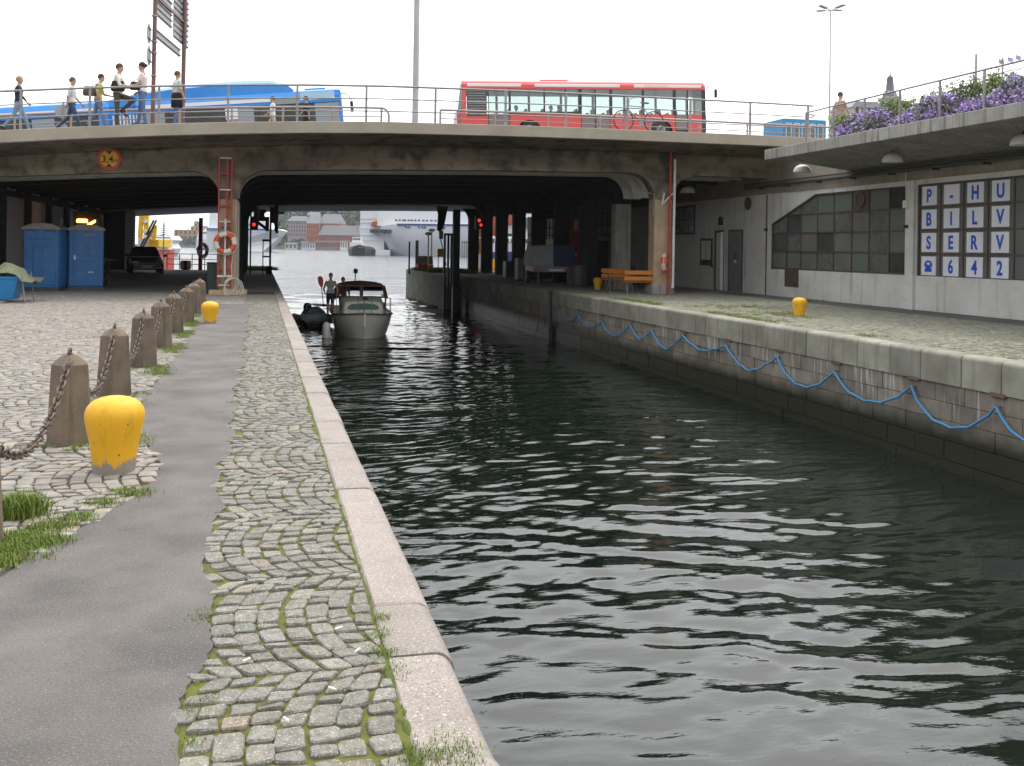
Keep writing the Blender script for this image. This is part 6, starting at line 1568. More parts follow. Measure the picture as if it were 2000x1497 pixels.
# windscreen: brown frame with two openings, canopy behind
ws = MB()
def wsr(x, z): return (x, 3.05 + (z - 1.5) * .45, z)
for (xa_, za_), (xb_, zb_), w_ in (((-1.02, 1.42), (-.90, 1.93), .15), ((1.02, 1.42), (.90, 1.93), .15), ((0, 1.48), (0, 1.95), .14), ((-1.02, 1.47), (1.02, 1.47), .15), ((-.9, 1.93), (.9, 1.93), .20), ((-.5,1.5), (-.48,1.95), .06)):
    ws.bar(wsr(xa_, za_), wsr(xb_, zb_), w_, .07)
ws.build('windscreen_frame', m_wood, boat, bevel=.01)
for x0, x1 in ((-.92, -.03), (.03, .92)):
    MB().add([wsr(x0, 1.5), wsr(x1, 1.5), wsr(x1 * .9, 1.9), wsr(x0 * .9, 1.9)], [(0,1,2,3)]).build('windscreen_glass', g_clear, boat)
can = lambda y, zt, hw: [(-hw - .08, y, 1.35), (-hw - .04, y, zt - .30), (-hw + .12, y, zt - .08), (-hw * .55, y, zt), (0, y, zt + .04), (hw * .55, y, zt), (hw - .12, y, zt - .08), (hw + .04, y, zt - .30), (hw + .08, y, 1.35)]
cn_ = [can(3.30, 1.98, .96), can(4.2, 2.07, 1.02), can(5.0, 2.05, 1.02), can(5.5, 1.99, 1.0)]
o = MB().loft([c[1:8] for c in cn_], 0, True, False).build('canopy_top', m_canvasr, boat); o.modifiers.new('t','SOLIDIFY').thickness = .025
for s_, sl in ((-1, slice(0, 2)), (1, slice(7, 9))):
    o = MB().loft([[(p[0] + s_ * .004, p[1], p[2]) for p in c[sl]] for c in cn_[:3]], 0, False, False).build('canopy_side', m_canvasb, boat); o.modifiers.new('t','SOLIDIFY').thickness = .02
MB().loft([[(x, 5.5, z) for x, z in ((-1.0, 1.8), (-.6, 1.96), (.6, 1.96), (1.0, 1.8))], [(x, 5.55, 1.62) for x in (-1.02, -.6, .6, 1.02)]], 0, False, False).build('canopy_valance', m_canvasb, boat).modifiers.new('t','SOLIDIFY').thickness = .02
MB().tube([(-.25, 3.6, 2.0), (-.22, 3.6, 2.65)], .025, 6).build('mast', m_darkst, boat); MB().lathe([(.07,-.09),(.09,-.05),(.09,.05),(.07,.09)], 10, (-.225, 3.6, 2.52)).build('mast_lamp', m_black, boat)
# pulpit rails
for s_ in (-1, 1):
    MB().tube([(s_ * .0, .02, 1.62), (s_*.45, .2, 1.62), (s_ * .85, .75, 1.58), (s_ * 1.08, 1.6, 1.5), (s_ * 1.16, 2.6, 1.44)], .016, 6).build('guard_rail', m_steel, boat)
    for y, b_, z_ in ((.08, .25, .98), (.55, .80, .95), (1.3, 1.04, .9), (2.3, 1.15, .86)): MB().tube([(s_*b_, y, z_), (s_*b_, y, z_ + .62)], .014, 6).build('stanchion', m_steel, boat)
    for k_ in range(3): MB().box(s_*1.17 - .02, s_*1.17 + .02, 5.4 + k_ * .22, 5.5 + k_ * .22, .85, 1.5).build('stern_gate_bar', m_mgrey, boat)
MB().tube([(0, .6, 1.0), (0, .6, 1.5)], .02, 6).build('bow_post', m_steel, boat); MB().ell((.05, .62, 1.53), (.13, .07, .05), 10, 6).build('search_light', m_black, boat)
for s_ in (-1, 1): MB().ell((s_*.86, 2.95, 1.55), (.05,.07,.05), 8, 6).build('running_lamp', m_white, boat)
f_ = thing('fender', 'white fender hanging on the left side of the cabin cruiser', 'fender', boat.matrix_basis @ Vector((-1.42, .95, .22)))
MB().lathe([(.0,-.42),(.08,-.40),(.15,-.3),(.16,0),(.15,.28),(.08,.38),(.0,.40)], 14).build('float', m_hull, f_); MB().lathe([(.0,-.44),(.1,-.41),(.155,-.3),(.157,-.28)], 12).build('end_cap', m_black, f_); MB().tube([(0,0,.38),(.25,.0,.62)], .012, 5).build('line', m_black, f_)
# people aboard
Mw = Matrix.Translation(boat.location) @ Matrix.Rotation(R(-3), 4, 'Z')
pw = Mw @ Vector((-1.0, 3.1, 0)); pw.z = WZ + .62
zt_ = at(644, 535, depth(pw)).z; sc_h = min(1.75, max(1.5, zt_ - pw.z))
wm = person('woman in pale green top and dark shorts standing on the side deck with a paddle', (0,0,0), R(-88), sc_h, shirt=(.36,.46,.40), sleeve=.0, legs=(.03,.03,.05), leglen=.42, hair=(.16,.09,.05), hairkind='tail', female=True, ls=-5, le=30, rs=14, re=40, abd=22, lh=3, rh=-3)
xw = at(645, 590, depth(pw)).x; wm[0].location = (xw, pw.y, zt_ - sc_h)
pm_ = Mw @ Vector((-.45, 4.1, 0)); zt2 = at(669, 543, depth(pm_)).z; xm = at(669, 600, depth(pm_)).x
mn = person('bare armed man standing in the cockpit behind the brown windscreen', (xm, pm_.y, zt2 - 1.74), R(-85), 1.74, shirt=(.40,.24,.17), sleeve=.0, legs=(.04,.04,.05), hair=(.05,.035,.025), ls=20, le=60, rs=20, re=60)
MB().box(-1.0, 1.0, 2.9, 7.2, .30, .42).build('cockpit_floor', m_wood, boat)
MB().box(-1.18, -.72, 2.5, 4.2, .42, wm[0].location.z - WZ).build('side_deck', m_offw, boat)
MB().box(-.70, .1, 3.5, 4.8, .421, max(.45, zt2 - 1.74 - WZ)).build('helm_step', m_wood, boat)
# paddle upright beside her
hd = wm[0].location + Vector((-.42, -.30, 1.0)); pt = at(625, 540, depth(hd)); hd2 = at(628, 562, depth(hd)); bt = at(632, 600, depth(hd))
pd = thing('paddle', 'red bladed paddle held upright beside the woman on the boat', 'paddle', bt)
v0, v1, v2 = Vector((0,0,0)), hd2 - bt, pt - bt
MB().tube([v0, v1], .018, 6).build('shaft', m_black, pd)
d_ = (v2 - v1); MB().loft([[(v1.x + d_.x*t - w_, v1.y - .015, v1.z + d_.z*t), (v1.x + d_.x*t + w_, v1.y - .015, v1.z + d_.z*t), (v1.x + d_.x*t + w_, v1.y + .015, v1.z + d_.z*t), (v1.x + d_.x*t - w_, v1.y + .015, v1.z + d_.z*t)] for t, w_ in ((0, .025), (.25, .08), (.6, .11), (.9, .09), (1.0, .05))], 0, True, True, True, True).build('blade', m_red, pd)

# ---------------------------------------------------------------- dinghy behind
cd = at(622, 604, 43.5)
dg_ = thing('rubber_dinghy', 'grey rubber dinghy with a dark outboard and loose gear, towed behind the cruiser', 'dinghy', (cd.x, cd.y, WZ), R(8))
m_rub = M('grey_rubber', (.52,.56,.57), (.42,.46,.47), 3, .6)
tb_ = [(-.62, 2.4, .32), (-.66, 1.0, .28), (-.6, .3, .33), (-.3, -.12, .42), (0, -.24, .46), (.3, -.12, .42), (.6, .3, .33), (.66, 1.0, .28), (.62, 2.4, .32)]
MB().tube(tb_, [.15,.21,.21,.20,.2,.2,.21,.21,.15], 12).build('tube', m_rub, dg_)
MB().box(-.5, .5, .1, 2.3, .1, .16).build('floor', m_darkst, dg_); MB().loft([[(-.5, .2, .1), (.5, .2, .1), (0, .1, -.2)], [(-.55, 2.3, .1), (.55, 2.3, .1), (0, 2.3, -.25)]], 0, False, True, True, True).build('keel', m_darkst, dg_)
MB().loft([[(x, y, z) for x, y in ((-.5, .35), (.5, .35), (.5, 1.7), (-.5, 1.7))] for z in (.3, .42)] + [[(-.3, .5, .75), (.35, .55, .72), (.3, 1.5, .85), (-.35, 1.4, .78)]], 0, False, True, True, True).build('covered_gear', M('gear_cover', (.20,.26,.26), (.5,.56,.56), 9, .7), dg_, bevel=.06, seg=2)
MB().loft([[(-.14, 2.35, .35), (.14, 2.35, .35), (.14, 2.7, .35), (-.14, 2.7, .35)], [(-.16, 2.3, .75), (.16, 2.3, .75), (.16, 2.75, .75), (-.16, 2.75, .75)], [(-.1, 2.4, .92), (.1, 2.4, .92), (.1, 2.7, .92), (-.1, 2.7, .92)]], 0, False, True, True, True).build('outboard', m_black, dg_, bevel=.03)
for a, b_ in (((-.62,.35,.50), (-.95,-.05,.05)), ((-.50,.25,.46), (-.72,-.1,.0))): MB().tube([a, tuple((Vector(a)+Vector(b_))/2), b_], [.04,.10,.07], 8).build('fin', m_black, dg_)
MB().tube([(-.45,.2,.5), (-.5,.15,.95), (-.2,.1,1.0), (.3,.2,.95)], .025, 6).build('handle_bar', m_lblue, dg_)
MB().tube([(-.60,-.02,.62), (-.35,.05,.9)], .03, 6).build('grip', m_black, dg_)
# ---------------------------------------------------------------- things in the right part of the tunnel
cw = thing('cross_wall', 'dark cross wall with fire signs at the back of the right quay', 'wall', (16.5, 49, ZR))
MB().box(14.95 - 16.5, XW + .4 - 16.5, 0, .3, -.03, 4.3).build('wall', M('dingy_wall', (.20,.195,.185), (.15,.145,.14), 1.2, .85), cw)
for px0, px1, y0_, y1_ in ((1166, 1196, 415, 462),):
    a, b = onY(px0, y1_, 49 - .02), onY(px1, y0_, 49 - .02)
    f_ = MB().box(a.x - 16.5, b.x - 16.5, -.03, 0, a.z - ZR, b.z - ZR).build('window_frame', m_darkst, cw)
    for i in range(3):
        for j in range(2):
            w_ = (b.x - a.x) / 3; h_ = (b.z - a.z) / 2
            MB().box(a.x + w_*i + .05 - 16.5, a.x + w_*(i+1) - .05 - 16.5, -.045, -.03, a.z + h_*j + .05 - ZR, a.z + h_*(j+1) - .05 - ZR).build('pane', m_pane, f_)
a = onY(1175, 480, 49 - .02); MB().box(a.x - .45 - 16.5, a.x + .35 - 16.5, -.04, 0, .02, 2.1).build('door', m_blackp, cw)
for px, py, w_, h_, m_, lab in ((1123, 440, .36, .38, m_red, 'red fire sign above the red hose box'), (1122, 490, .36, .88, m_red, 'red fire hose box on the dark cross wall')):
    p = onY(px, py, 48.9); t = thing('fire_box' if h_ > .5 else 'fire_sign', lab, 'fire equipment', p)
    MB().box(-w_, w_, -.10 if h_ > .5 else -.02, .08, -h_, h_).build('case' if h_ > .5 else 'plate', m_, t, bevel=.02 if h_ > .5 else 0)
    if h_ < .5: MB().box(-.05, .12, -.03, -.021, -.28, .28).build('pictogram', m_offw, t)
    else: MB().lathe([(.0,-.12),(.05,-.12),(.05,-.1)], 10, (.05, 0, -.2), 0, True, False, False, 'y').build('knob', m_offw, t)
# barrel bin
g_ = gnd(1133, 560, ZR); t = thing('barrel_bin', 'dark round slatted bin left of the shaded yellow bollard', 'bin', (g_.x, g_.y + .3, ZR))
MB().lathe([(.36,0),(.38,.1),(.38,.85),(.34,.92),(.0,.94)], 20).build('drum', m_dgrey, t)
for a in np.linspace(0, 2*math.pi, 20, endpoint=False): MB().box(.375, .40, -.035, .035, .06, .84).build('slat', m_mgrey if False else m_dgrey, t, (0,0,0), (0,0,a))
# trailer under a grey and navy cover
g_ = gnd(1085, 556, ZR); t = thing('covered_trailer', 'car trailer under a grey and navy tarpaulin on the right quay', 'trailer', (g_.x, g_.y + .4, ZR), R(-6))
MB().box(-.95, .95, 0, 2.4, .55, .85).build('bed', m_mgrey, t, bevel=.02)
MB().loft([[(-1.02,-.04,.82),(.02,-.04,.82),(.02,2.45,.82),(-1.02,2.45,.82)], [(-1.0,-.02,1.3),(.02,-.02,1.3),(.02,2.45,1.3),(-1.0,2.45,1.3)], [(-.9,.04,1.78),(.02,.02,1.82),(.02,2.4,1.82),(-.85,2.4,1.78)]], 0, False, True, True, True).build('grey_cover', M('grey_tarp', (.34,.35,.38), (.26,.27,.30), 4, .6, bump=.5, bscale=5, bdist=.05), t, bevel=.05, seg=2)
MB().loft([[(.03,-.05,.82),(1.02,-.05,.82),(1.02,2.45,.82),(.03,2.45,.82)], [(.03,.0,1.82),(1.0,.04,1.86),(1.0,2.4,1.86),(.03,2.4,1.82)]], 0, False, True, True, True).build('navy_cover', M('navy_tarp', (.02,.028,.10), (.015,.02,.07), 4, .6), t, bevel=.05, seg=2)
for s_ in (-1, 1): MB().lathe([(.12,-.09),(.29,-.08),(.3,0),(.29,.08),(.12,.09)], 18, (0,0,0), 0, True, True, True, 'x').build('wheel', m_black, t, (s_*1.02, 1.2, .30))
for x in (-.75, .75): MB().box(x - .12, x + .12, -.05, 0, .6, .72).build('tail_lamp', m_red, t)
MB().box(-.2, .5, -.03, 0, .60, .70).build('number_plate', m_offw, t)
for x in (-.7, .7): MB().tube([(x,.05,.55),(x,.02,.02)], .03, 6).build('jack_leg', m_mgrey, t)
# crates and a trolley
for i, (px, py, w_, h_, m_) in enumerate(((1003, 545, .42, .95, m_dgrey), (1018, 549, .16, 1.15, m_mgrey), (1035, 546, .40, .9, m_dgrey))):
    g_ = gnd(px, py, ZR); t = thing('steel_cabinet', ['wide dark steel cabinet between the tunnel columns, left of three', 'narrow grey steel cabinet in the middle of three', 'dark cabinet next to the covered trailer, right of three'][i], 'cabinet', (g_.x, g_.y + .4, ZR), 0, 'cabinets between the columns')
    MB().box(-w_, w_, -.35, .35, .06, h_).build('case', m_, t, bevel=.02); MB().box(-w_ + .03, w_ - .03, -.37, -.35, .12, h_ - .06).build('front', m_, t); MB().box(w_ - .10, w_ - .07, -.39, -.37, h_*.5, h_*.6).build('handle', m_steel, t)
    for s_ in (-1, 1): MB().box(s_*(w_-.06) - .04, s_*(w_-.06) + .04, -.3, .3, 0, .06).build('foot', m_black, t)
# orange bench set
def bench(label, loc, rz):
    t = thing('bench', label, 'bench', loc, rz, 'orange benches by the right pillar'); L_ = .56
    for y in (-.10, .08): MB().box(-L_, L_, y - .08, y + .08, .43, .47).build('seat_slat', m_orange, t, bevel=.008)
    for z in (.58, .80): MB().box(-L_, L_, .19, .22, z - .075, z + .075).build('back_slat', m_orange, t, (0, (z - .58) * .2, 0), None, bevel=.008)
    for x in (-L_ + .12, L_ - .12): MB().tube([(x, -.24, 0), (x, -.02, .43), (x, .18, .5), (x, .27, .86)], .018, 6).tube([(x, .28, 0), (x, .0, .42)], .018, 6).build('steel_leg', m_steel, t)
    return t
g_ = gnd(1246, 575, ZR); bench('orange bench seen from behind, in front of the table by the right pillar', (g_.x, g_.y + .1, ZR), R(180 - 4))
t = thing('folding_table', 'orange folding table with pale steel legs behind the front bench', 'table', (gnd(1230, 574, ZR).x, gnd(1230, 574, ZR).y + 1.0, ZR), R(-3))
for i in range(3): MB().box(-.62, .55, -.32 + i*.22, -.11 + i*.22, .74, .785).build('top_slat', m_orange, t, bevel=.008)
for x in (-.5, .4): MB().tube([(x, -.3, 0), (x + .1, .3, .74)], .018, 6).tube([(x, .3, 0), (x + .1, -.3, .74)], .018, 6).build('folding_leg', m_steel, t)
g_ = gnd(1232, 572, ZR); bench('orange bench on the far side of the table, mostly hidden', (g_.x + .1, g_.y + 1.9, ZR), R(-3))
g_ = gnd(1245, 560, ZR); bicycle('bicycle', 'dark bicycle parked behind the orange table', (g_.x, g_.y + 1.2, ZR), R(20), m_blackp, R(4))

# ---------------------------------------------------------------- lock gates, fences and small gear at the far mouth
m_gate = M('black_gate_steel', (.014,.014,.015), (.02,.02,.02), 4, .6)
gp = at(889, 560, 55.5)
t = thing('lock_gate_post', 'heavy black lock gate post standing in the water at the right wall', 'gate post', (gp.x, gp.y, WZ))
ztp = at(889, 410, 55.5).z - WZ
MB().box(-.16, .20, -.2, .2, -.8, ztp).build('post', m_gate, t)
for dx, zt_ in ((-.62, at(870,456,55.5).z - WZ), (-.42, at(870,456,55.5).z - WZ), (-.24, at(870,456,55.5).z - WZ)): MB().box(dx - .05, dx + .05, -.08, .08, -.8 if dx < -.6 else 1.4, zt_).build('upright', m_gate, t)
MB().box(-.66, .0, -.06, .06, at(870,456,55.5).z - WZ - .12, at(870,456,55.5).z - WZ).build('beam', m_gate, t)
cl = at(862, 425, 60); t = thing('hanging_hook_arm', 'black hinged arm hanging from the bridge near the far right mouth', 'gate gear', cl)
MB().loft([[(x + o_, -.12, z), (x + w_ + o_, -.12, z), (x + w_ + o_, .12, z), (x + o_, .12, z)] for x, w_, z, o_ in ((-.35, .75, .65, 0), (-.2, .5, .2, 0), (-.22, .42, -.35, 0), (-.25, .28, -.8, 0))], 0, False, True, True, True).build('arm', m_gate, t, bevel=.03)
MB().tube([(-.15,0,-.75), (.35,0,-2.9)], .03, 6).build('rod', m_gate, t)
MB().box(-.12, .12, -.1, .1, -1.3, -.8).build('spring', m_mgrey, t)
lg = at(522, 545, 57)
t = thing('lock_gate', 'black lock gate machinery at the end of the left quay with hanging gear', 'gate frame', (lg.x, lg.y, 0))
def lq_(px, py): p = at(px, py, 57); return p - t.location
for px0, px1, y0_, y1_ in ((525, 531, 405, 545), (512, 515, 468, 545), (512, 528, 468, 472), (512, 528, 500, 503), (512, 528, 525, 528), (519, 531, 520, 548), (487, 492, 400, 545), (489, 526, 424, 432), (497, 505, 405, 428), (505, 517, 410, 424), (536, 544, 400, 452), (540, 556, 414, 418), (528, 538, 405, 436), (518, 526, 430, 452)):
    a, b = lq_(px0, y1_), lq_(px1, y0_); MB().box(a.x, b.x, -.15, .15, a.z, b.z).build('steel_member', m_gate, t)
for a_, b_ in (((500, 432), (520, 447)), ((540, 440), (541, 456)), ((505, 420), (520, 412))): 
    p, q_ = lq_(*a_), lq_(*b_); MB().tube([p, q_], .09, 6).build('link_arm', m_gate, t)
m_sig = M('lit_red_signal', (1,.05,.03), emis=(1,.05,.03), estr=1.0)
def signal(label, px, py, D_, two=False):
    p = at(px, py, D_); t = thing('signal_lamp', label, 'signal', p)
    MB().box(-.22, .22, .0, .25, -.3 if not two else -.55, .25).build('housing', m_gate, t)
    MB().lathe([(.0,-.10),(.08,-.08),(.10,-.0)], 14, (0,0,0), 0, True, False, False, 'y').build('lens', m_sig, t)
    if two: MB().lathe([(.0,-.10),(.07,-.08),(.09,-.0)], 14, (.12,0,-.28), 0, True, False, False, 'y').build('lens', m_sig, t)
    MB().box(-.03,.03,.1,.16,.25,1.2).build('hanger', m_gate, t)
signal('single lit red signal lamp hanging beside the left gate machinery', 496, 439, 56)
signal('pair of lit red signal lamps between the columns on the right', 936, 431, 62, True)
# fence of thin black bars at the end of the right quay
fa, fb = at(902, 520, 70), at(1062, 520, 68)
t = thing('bar_fence', 'tall black bar fence closing the far end of the right quay', 'fence', (fa.x, fa.y, ZR))
dv_ = Vector((fb.x - fa.x, fb.y - fa.y, 0)); L_ = dv_.length; dn = dv_ / L_
hf = at(1000, 472, 70).z - ZR
bar_ = None
for s_ in np.arange(0, L_, .165):
    q_ = dn * s_
    if bar_ is None: bar_ = MB().box(-.014, .014, -.014, .014, .05, hf).build('bar', m_gate, t, tuple(q_))
    else: rep(bar_, t, tuple(q_))
for z in (.15, hf - .1): MB().bar((0,0,z), tuple(dv_ + Vector((0,0,z))), .04, .05).build('rail', m_gate, t)
# pier head gear
def simple_post(name, label, cat, px, pyb, pyt, D_, r_, mat, head=None):
    b_ = at(px, pyb, D_); zt_ = at(px, pyt, D_).z
    t = thing(name, label, cat, (b_.x, b_.y, b_.z)); MB().tube([(0,0,-.3), (0,0,zt_ - b_.z)], r_, 8).build('pole', mat, t)
    if head: MB().ell((0,0,zt_-b_.z), (.28,.28,.13), 12, 8).build('lamp_globe', m_white, t)
    return t
simple_post('pier_lamp', 'white globe lamp post at the pier head, taller left one', 'lamp post', 836, 527, 457, 69.5, .05, m_offw, True)
simple_post('pier_lamp', 'white globe lamp post at the pier head, right one behind', 'lamp post', 842.5, 522, 450, 71.5, .05, m_offw, True)
simple_post('mooring_pole', 'thin dark mooring pole at the corner of the pier head', 'pole', 799, 527, 472, 70.5, .06, m_darkst)
simple_post('davit_post', 'pale davit post leaning at the pier head', 'pole', 814, 527, 470, 70.5, .12, m_mgrey)
b_ = at(826, 521, 69); t = thing('red_crate', 'small red crate on the grassy pier head', 'crate', (b_.x, b_.y, ZR)); MB().loft([[(-.34,-.25,0),(.34,-.25,0),(.34,.25,0),(-.34,.25,0)],[(-.40,-.3,.4),(.40,-.3,.4),(.40,.3,.4),(-.40,.3,.4)]], 0, False, True, True, True).build('tub', m_red, t); MB().box(-.42,.42,-.32,.32,.4,.46).build('rim', m_red, t)
b_ = at(841, 522, 68); bollard('yellow bollard on the grassy pier head far right', (b_.x, b_.y, ZR), .5, .2, bm2)
b_ = at(833, 512, 69.5); t = thing('information_board', 'tilted grey board behind the red crate at the pier head', 'board', (b_.x, b_.y, ZR)); MB().box(-.6,.5,-.02,.02,.5,1.1).build('panel', m_mgrey, t, None, (R(-25),0,0)); MB().box(-.5,-.44,0,.05,0,.8).build('leg', m_mgrey, t); MB().box(.34,.4,0,.05,0,.8).build('leg', m_mgrey, t)
b_ = at(861, 520, 67); zt_ = at(861, 487, 67).z; t = thing('yellow_sign_box', 'yellow square sign on legs near the far right gate', 'sign', (b_.x, b_.y, ZR)); MB().box(-.24,.24,-.05,.05,zt_-.55,zt_).build('plate', m_yel, t); MB().box(-.2,-.15,0,.05,0,zt_-.5).build('leg', m_mgrey, t); MB().box(.15,.2,0,.05,0,zt_-.5).build('leg', m_mgrey, t)
# left quay end: railing, red life-saving post, white float
ra, rb_ = at(326, 528, 64.5), at(424, 528, 64.5)
t = thing('quay_railing', 'thin dark railing along the far edge of the left quay', 'railing', (ra.x, ra.y, 0)); dv_ = rb_ - ra; dv_.z = 0
for s_ in np.linspace(0, 1, 5): MB().tube([tuple(dv_*s_), tuple(dv_*s_ + Vector((0,0,1.0)))], .03, 6).build('post', m_darkst, t)
for z in (1.0, .66, .33): MB().tube([(0,0,z), tuple(dv_ + Vector((0,0,z)))], .025, 6).build('rail', m_darkst, t)
b_ = at(391, 529, 63.5); t = thing('life_saving_post', 'bright red post with a lifebuoy at the far edge of the left quay', 'post', (b_.x, b_.y, 0)); MB().box(-.12,.12,-.1,.1,0,at(391,426,63.5).z).build('post', m_red, t)
p_ = at(396, 490, 63.2); buoy('small red and white lifebuoy on the far red post', p_, (0, .3, R(50)), 1.3)
b_ = at(363, 528, 63.8); t = thing('float_drum', 'white and red drum lying by the far left railing', 'drum', (b_.x, b_.y - .2, 0)); MB().lathe([(.0,-.34),(.26,-.32),(.3,-.2),(.3,.2),(.26,.32),(.0,.34)], 16, (0,0,.3), 0, True, False, False, 'x').build('drum', m_white, t); MB().lathe([(.302,-.1),(.302,.1)], 16, (0,0,.3), 0, True, False, False, 'x').build('red_band', m_red, t)

# ---------------------------------------------------------------- harbour: quays, hills, ships, houses
m_hill = M('hill_woods', (.05,.075,.04), (.075,.10,.055), .06, .95)
m_farq = M('far_quay_stone', (.22,.21,.20), (.17,.165,.16), .2, .9)
def far_quay(px0, px1, D_, label, h=2.2, dd=40):
    a, b = at(px0, 488, D_), at(px1, 488, D_); o = MB()
    o.add([(a.x,a.y,WZ-.5),(b.x,b.y,WZ-.5),(b.x,b.y,WZ+h),(a.x,a.y,WZ+h),(a.x+dd*SA,a.y+dd*CA,WZ+h),(b.x+dd*SA,b.y+dd*CA,WZ+h)], [(0,1,2,3),(3,2,5,4)])
    q_ = o.build('far_quay', m_farq); q_['kind'] = 'structure'; return q_
far_quay(530, 1000, 900, '', 2.6, 260); far_quay(250, 470, 1000, '', 2.4, 260)
def hill(px0, px1, D_, prof, seed, dep=140):
    g = np.random.default_rng(seed); n_ = 60; rows = []
    for j in range(7):
        t_ = j / 6; row = []
        for i in range(n_):
            px = px0 + (px1 - px0) * i / (n_ - 1); top = np.interp(px, [p[0] for p in prof], [p[1] for p in prof])
            b_ = at(px, 486, D_ + dep * t_); zt = at(px, top, D_ + dep * t_).z
            z = WZ + 2 + (zt - WZ - 2) * math.sin(t_ * math.pi / 2) + g.normal(0, 1.3 if 0 < j else 0); row.append((b_.x, b_.y, z))
        rows.append(row)
    o = MB().loft(rows, 0, True, False).build('hill', m_hill); o['kind'] = 'structure'
    pts = []
    for j in range(6):
        for i in range(n_ - 1):
            for k_ in range(14):
                s_, t_ = g.random(), g.random(); p = [rows[j][i][c]*(1-s_)*(1-t_) + rows[j][i+1][c]*s_*(1-t_) + rows[j+1][i][c]*(1-s_)*t_ + rows[j+1][i+1][c]*s_*t_ for c in range(3)]
                pts.append((p[0], p[1], p[2] + g.uniform(-.5, 3.5)))
    o = leaf_cloud('wooded_slope', pts, 4.5, m_tree, seed + 3); o['kind'] = 'stuff'; tag(o, 'hazy green woods covering the far slope ' + ('behind the brick customs houses' if px0 > 450 else 'below the fortress on the left'), 'woods')
m_tree = M('far_tree_leaves', (.055,.09,.04), (.08,.11,.05), .1, .9, tint=True)
hill(530, 760, 950, [(530,432),(560,412),(620,400),(700,398),(760,405)], 5)
hill(300, 450, 1060, [(300,470),(340,468),(365,462),(400,460),(450,470)], 6, 60)
m_brick = M('far_red_brick', (.42,.12,.055), (.34,.10,.045), .12, .9); m_brick2 = M('far_pale_brick', (.52,.21,.10), (.46,.18,.085), .12, .9)
m_roofg = M('far_slate_roof', (.14,.14,.155), rough=.8); m_ochre = M('far_ochre_wall', (.58,.38,.13), rough=.9); m_grayst = M('far_grey_house', (.27,.24,.235), rough=.9); m_farwin = M('far_window', (.06,.06,.07), rough=.3)
def house(label, px0, px1, pyb, pyt, D_, wall, roof_h=0, cols=8, rows=3, dep=25, hip=.12, cat='building', name='brick_building'):
    a, b = at(px0, pyb, D_), at(px1, pyb, D_); zt = at((px0+px1)/2, pyt, D_).z; w_ = (b - a).length
    t = thing(name, label, cat, (a.x, a.y, a.z), -YAW); h_ = zt - a.z
    MB().box(0, w_, 0, dep, -6, h_).build('wall', wall, t)
    if roof_h: MB().loft([[(-.8,-.8,h_),(w_+.8,-.8,h_),(w_+.8,dep+.8,h_),(-.8,dep+.8,h_)], [(w_*hip,dep*.45,h_+roof_h),(w_*(1-hip),dep*.45,h_+roof_h),(w_*(1-hip),dep*.55,h_+roof_h),(w_*hip,dep*.55,h_+roof_h)]], 0, False, True, True, True).build('roof', m_roofg, t)
    w0 = None
    for r_ in range(rows):
        for c in range(cols):
            x = w_ * (c + .5) / cols; z = h_ * (r_ + .5) / rows; ww, wh = w_/cols*.22, h_/rows*.32
            if w0 is None: w0 = MB().box(-ww, ww, -.15, .1, -wh, wh).build('window', m_farwin, t, (x, 0, z))
            else: rep(w0, t, (x, 0, z))
    return t
house('tall red brick customs house with grey hipped roof, left part', 598, 622, 482, 437, 905, m_brick, 8, 6, 4, 30)
house('orange brick block with grey roof right of the tall customs house', 622, 664, 482, 437, 915, m_brick2, 9, 9, 4, 30)
house('long low brick warehouse with dark roof on the far quay', 622, 702, 484, 460, 903, m_brick, 9, 17, 2, 20, .06)
house('low brick quay building in front of the warehouse', 614, 690, 485.5, 474, 901, m_brick, 2.2, 16, 1, 8, .03)
house('grey stone house among trees on the far slope', 562, 598, 462, 432, 960, m_grayst, 5, 7, 4, 20)
house('ochre house high on the far hill', 600, 624, 432, 421, 1010, m_ochre, 3.5, 6, 2, 15)
house('pale long house on the hill top right of the ochre house', 626, 676, 428, 420, 1030, M('far_beige_wall', (.50,.40,.24), rough=.9), 3, 11, 1, 15)
house('orange fortress wall on the island at the far left', 340, 384, 470, 449, 1080, M('fort_orange', (.46,.24,.13), (.40,.22,.13), .1, .9), 0, 5, 2, 30, name='fortress')
house('ochre fortress tower block on the island, right part', 372, 396, 462, 443, 1085, M('fort_ochre', (.55,.38,.18), rough=.9), 1.5, 3, 2, 25, name='fortress')
house('small round turret on the fortress', 379, 386, 446, 437, 1088, M('fort_turret', (.36,.28,.2), rough=.9), 3, 1, 1, 5, name='turret')
for i, (px0, px1, py0, py1, c_) in enumerate(((588, 600, 486, 474, (.5,.6,.66)), (600, 615, 486, 476, (.62,.62,.6)), (556, 580, 486, 477, (.5,.5,.48)), (664, 678, 486, 473, (.7,.7,.68)))):
    house(['pale blue boat shed on the far quay', 'white boat shed beside the pale blue one', 'grey low shed at the left end of the far quay', 'white van like shed behind the tug'][i], px0, px1, py0, py1, 898, M('shed_%d' % i, c_, rough=.8), 1.2, 3, 1, 6, name='shed', cat='shed')

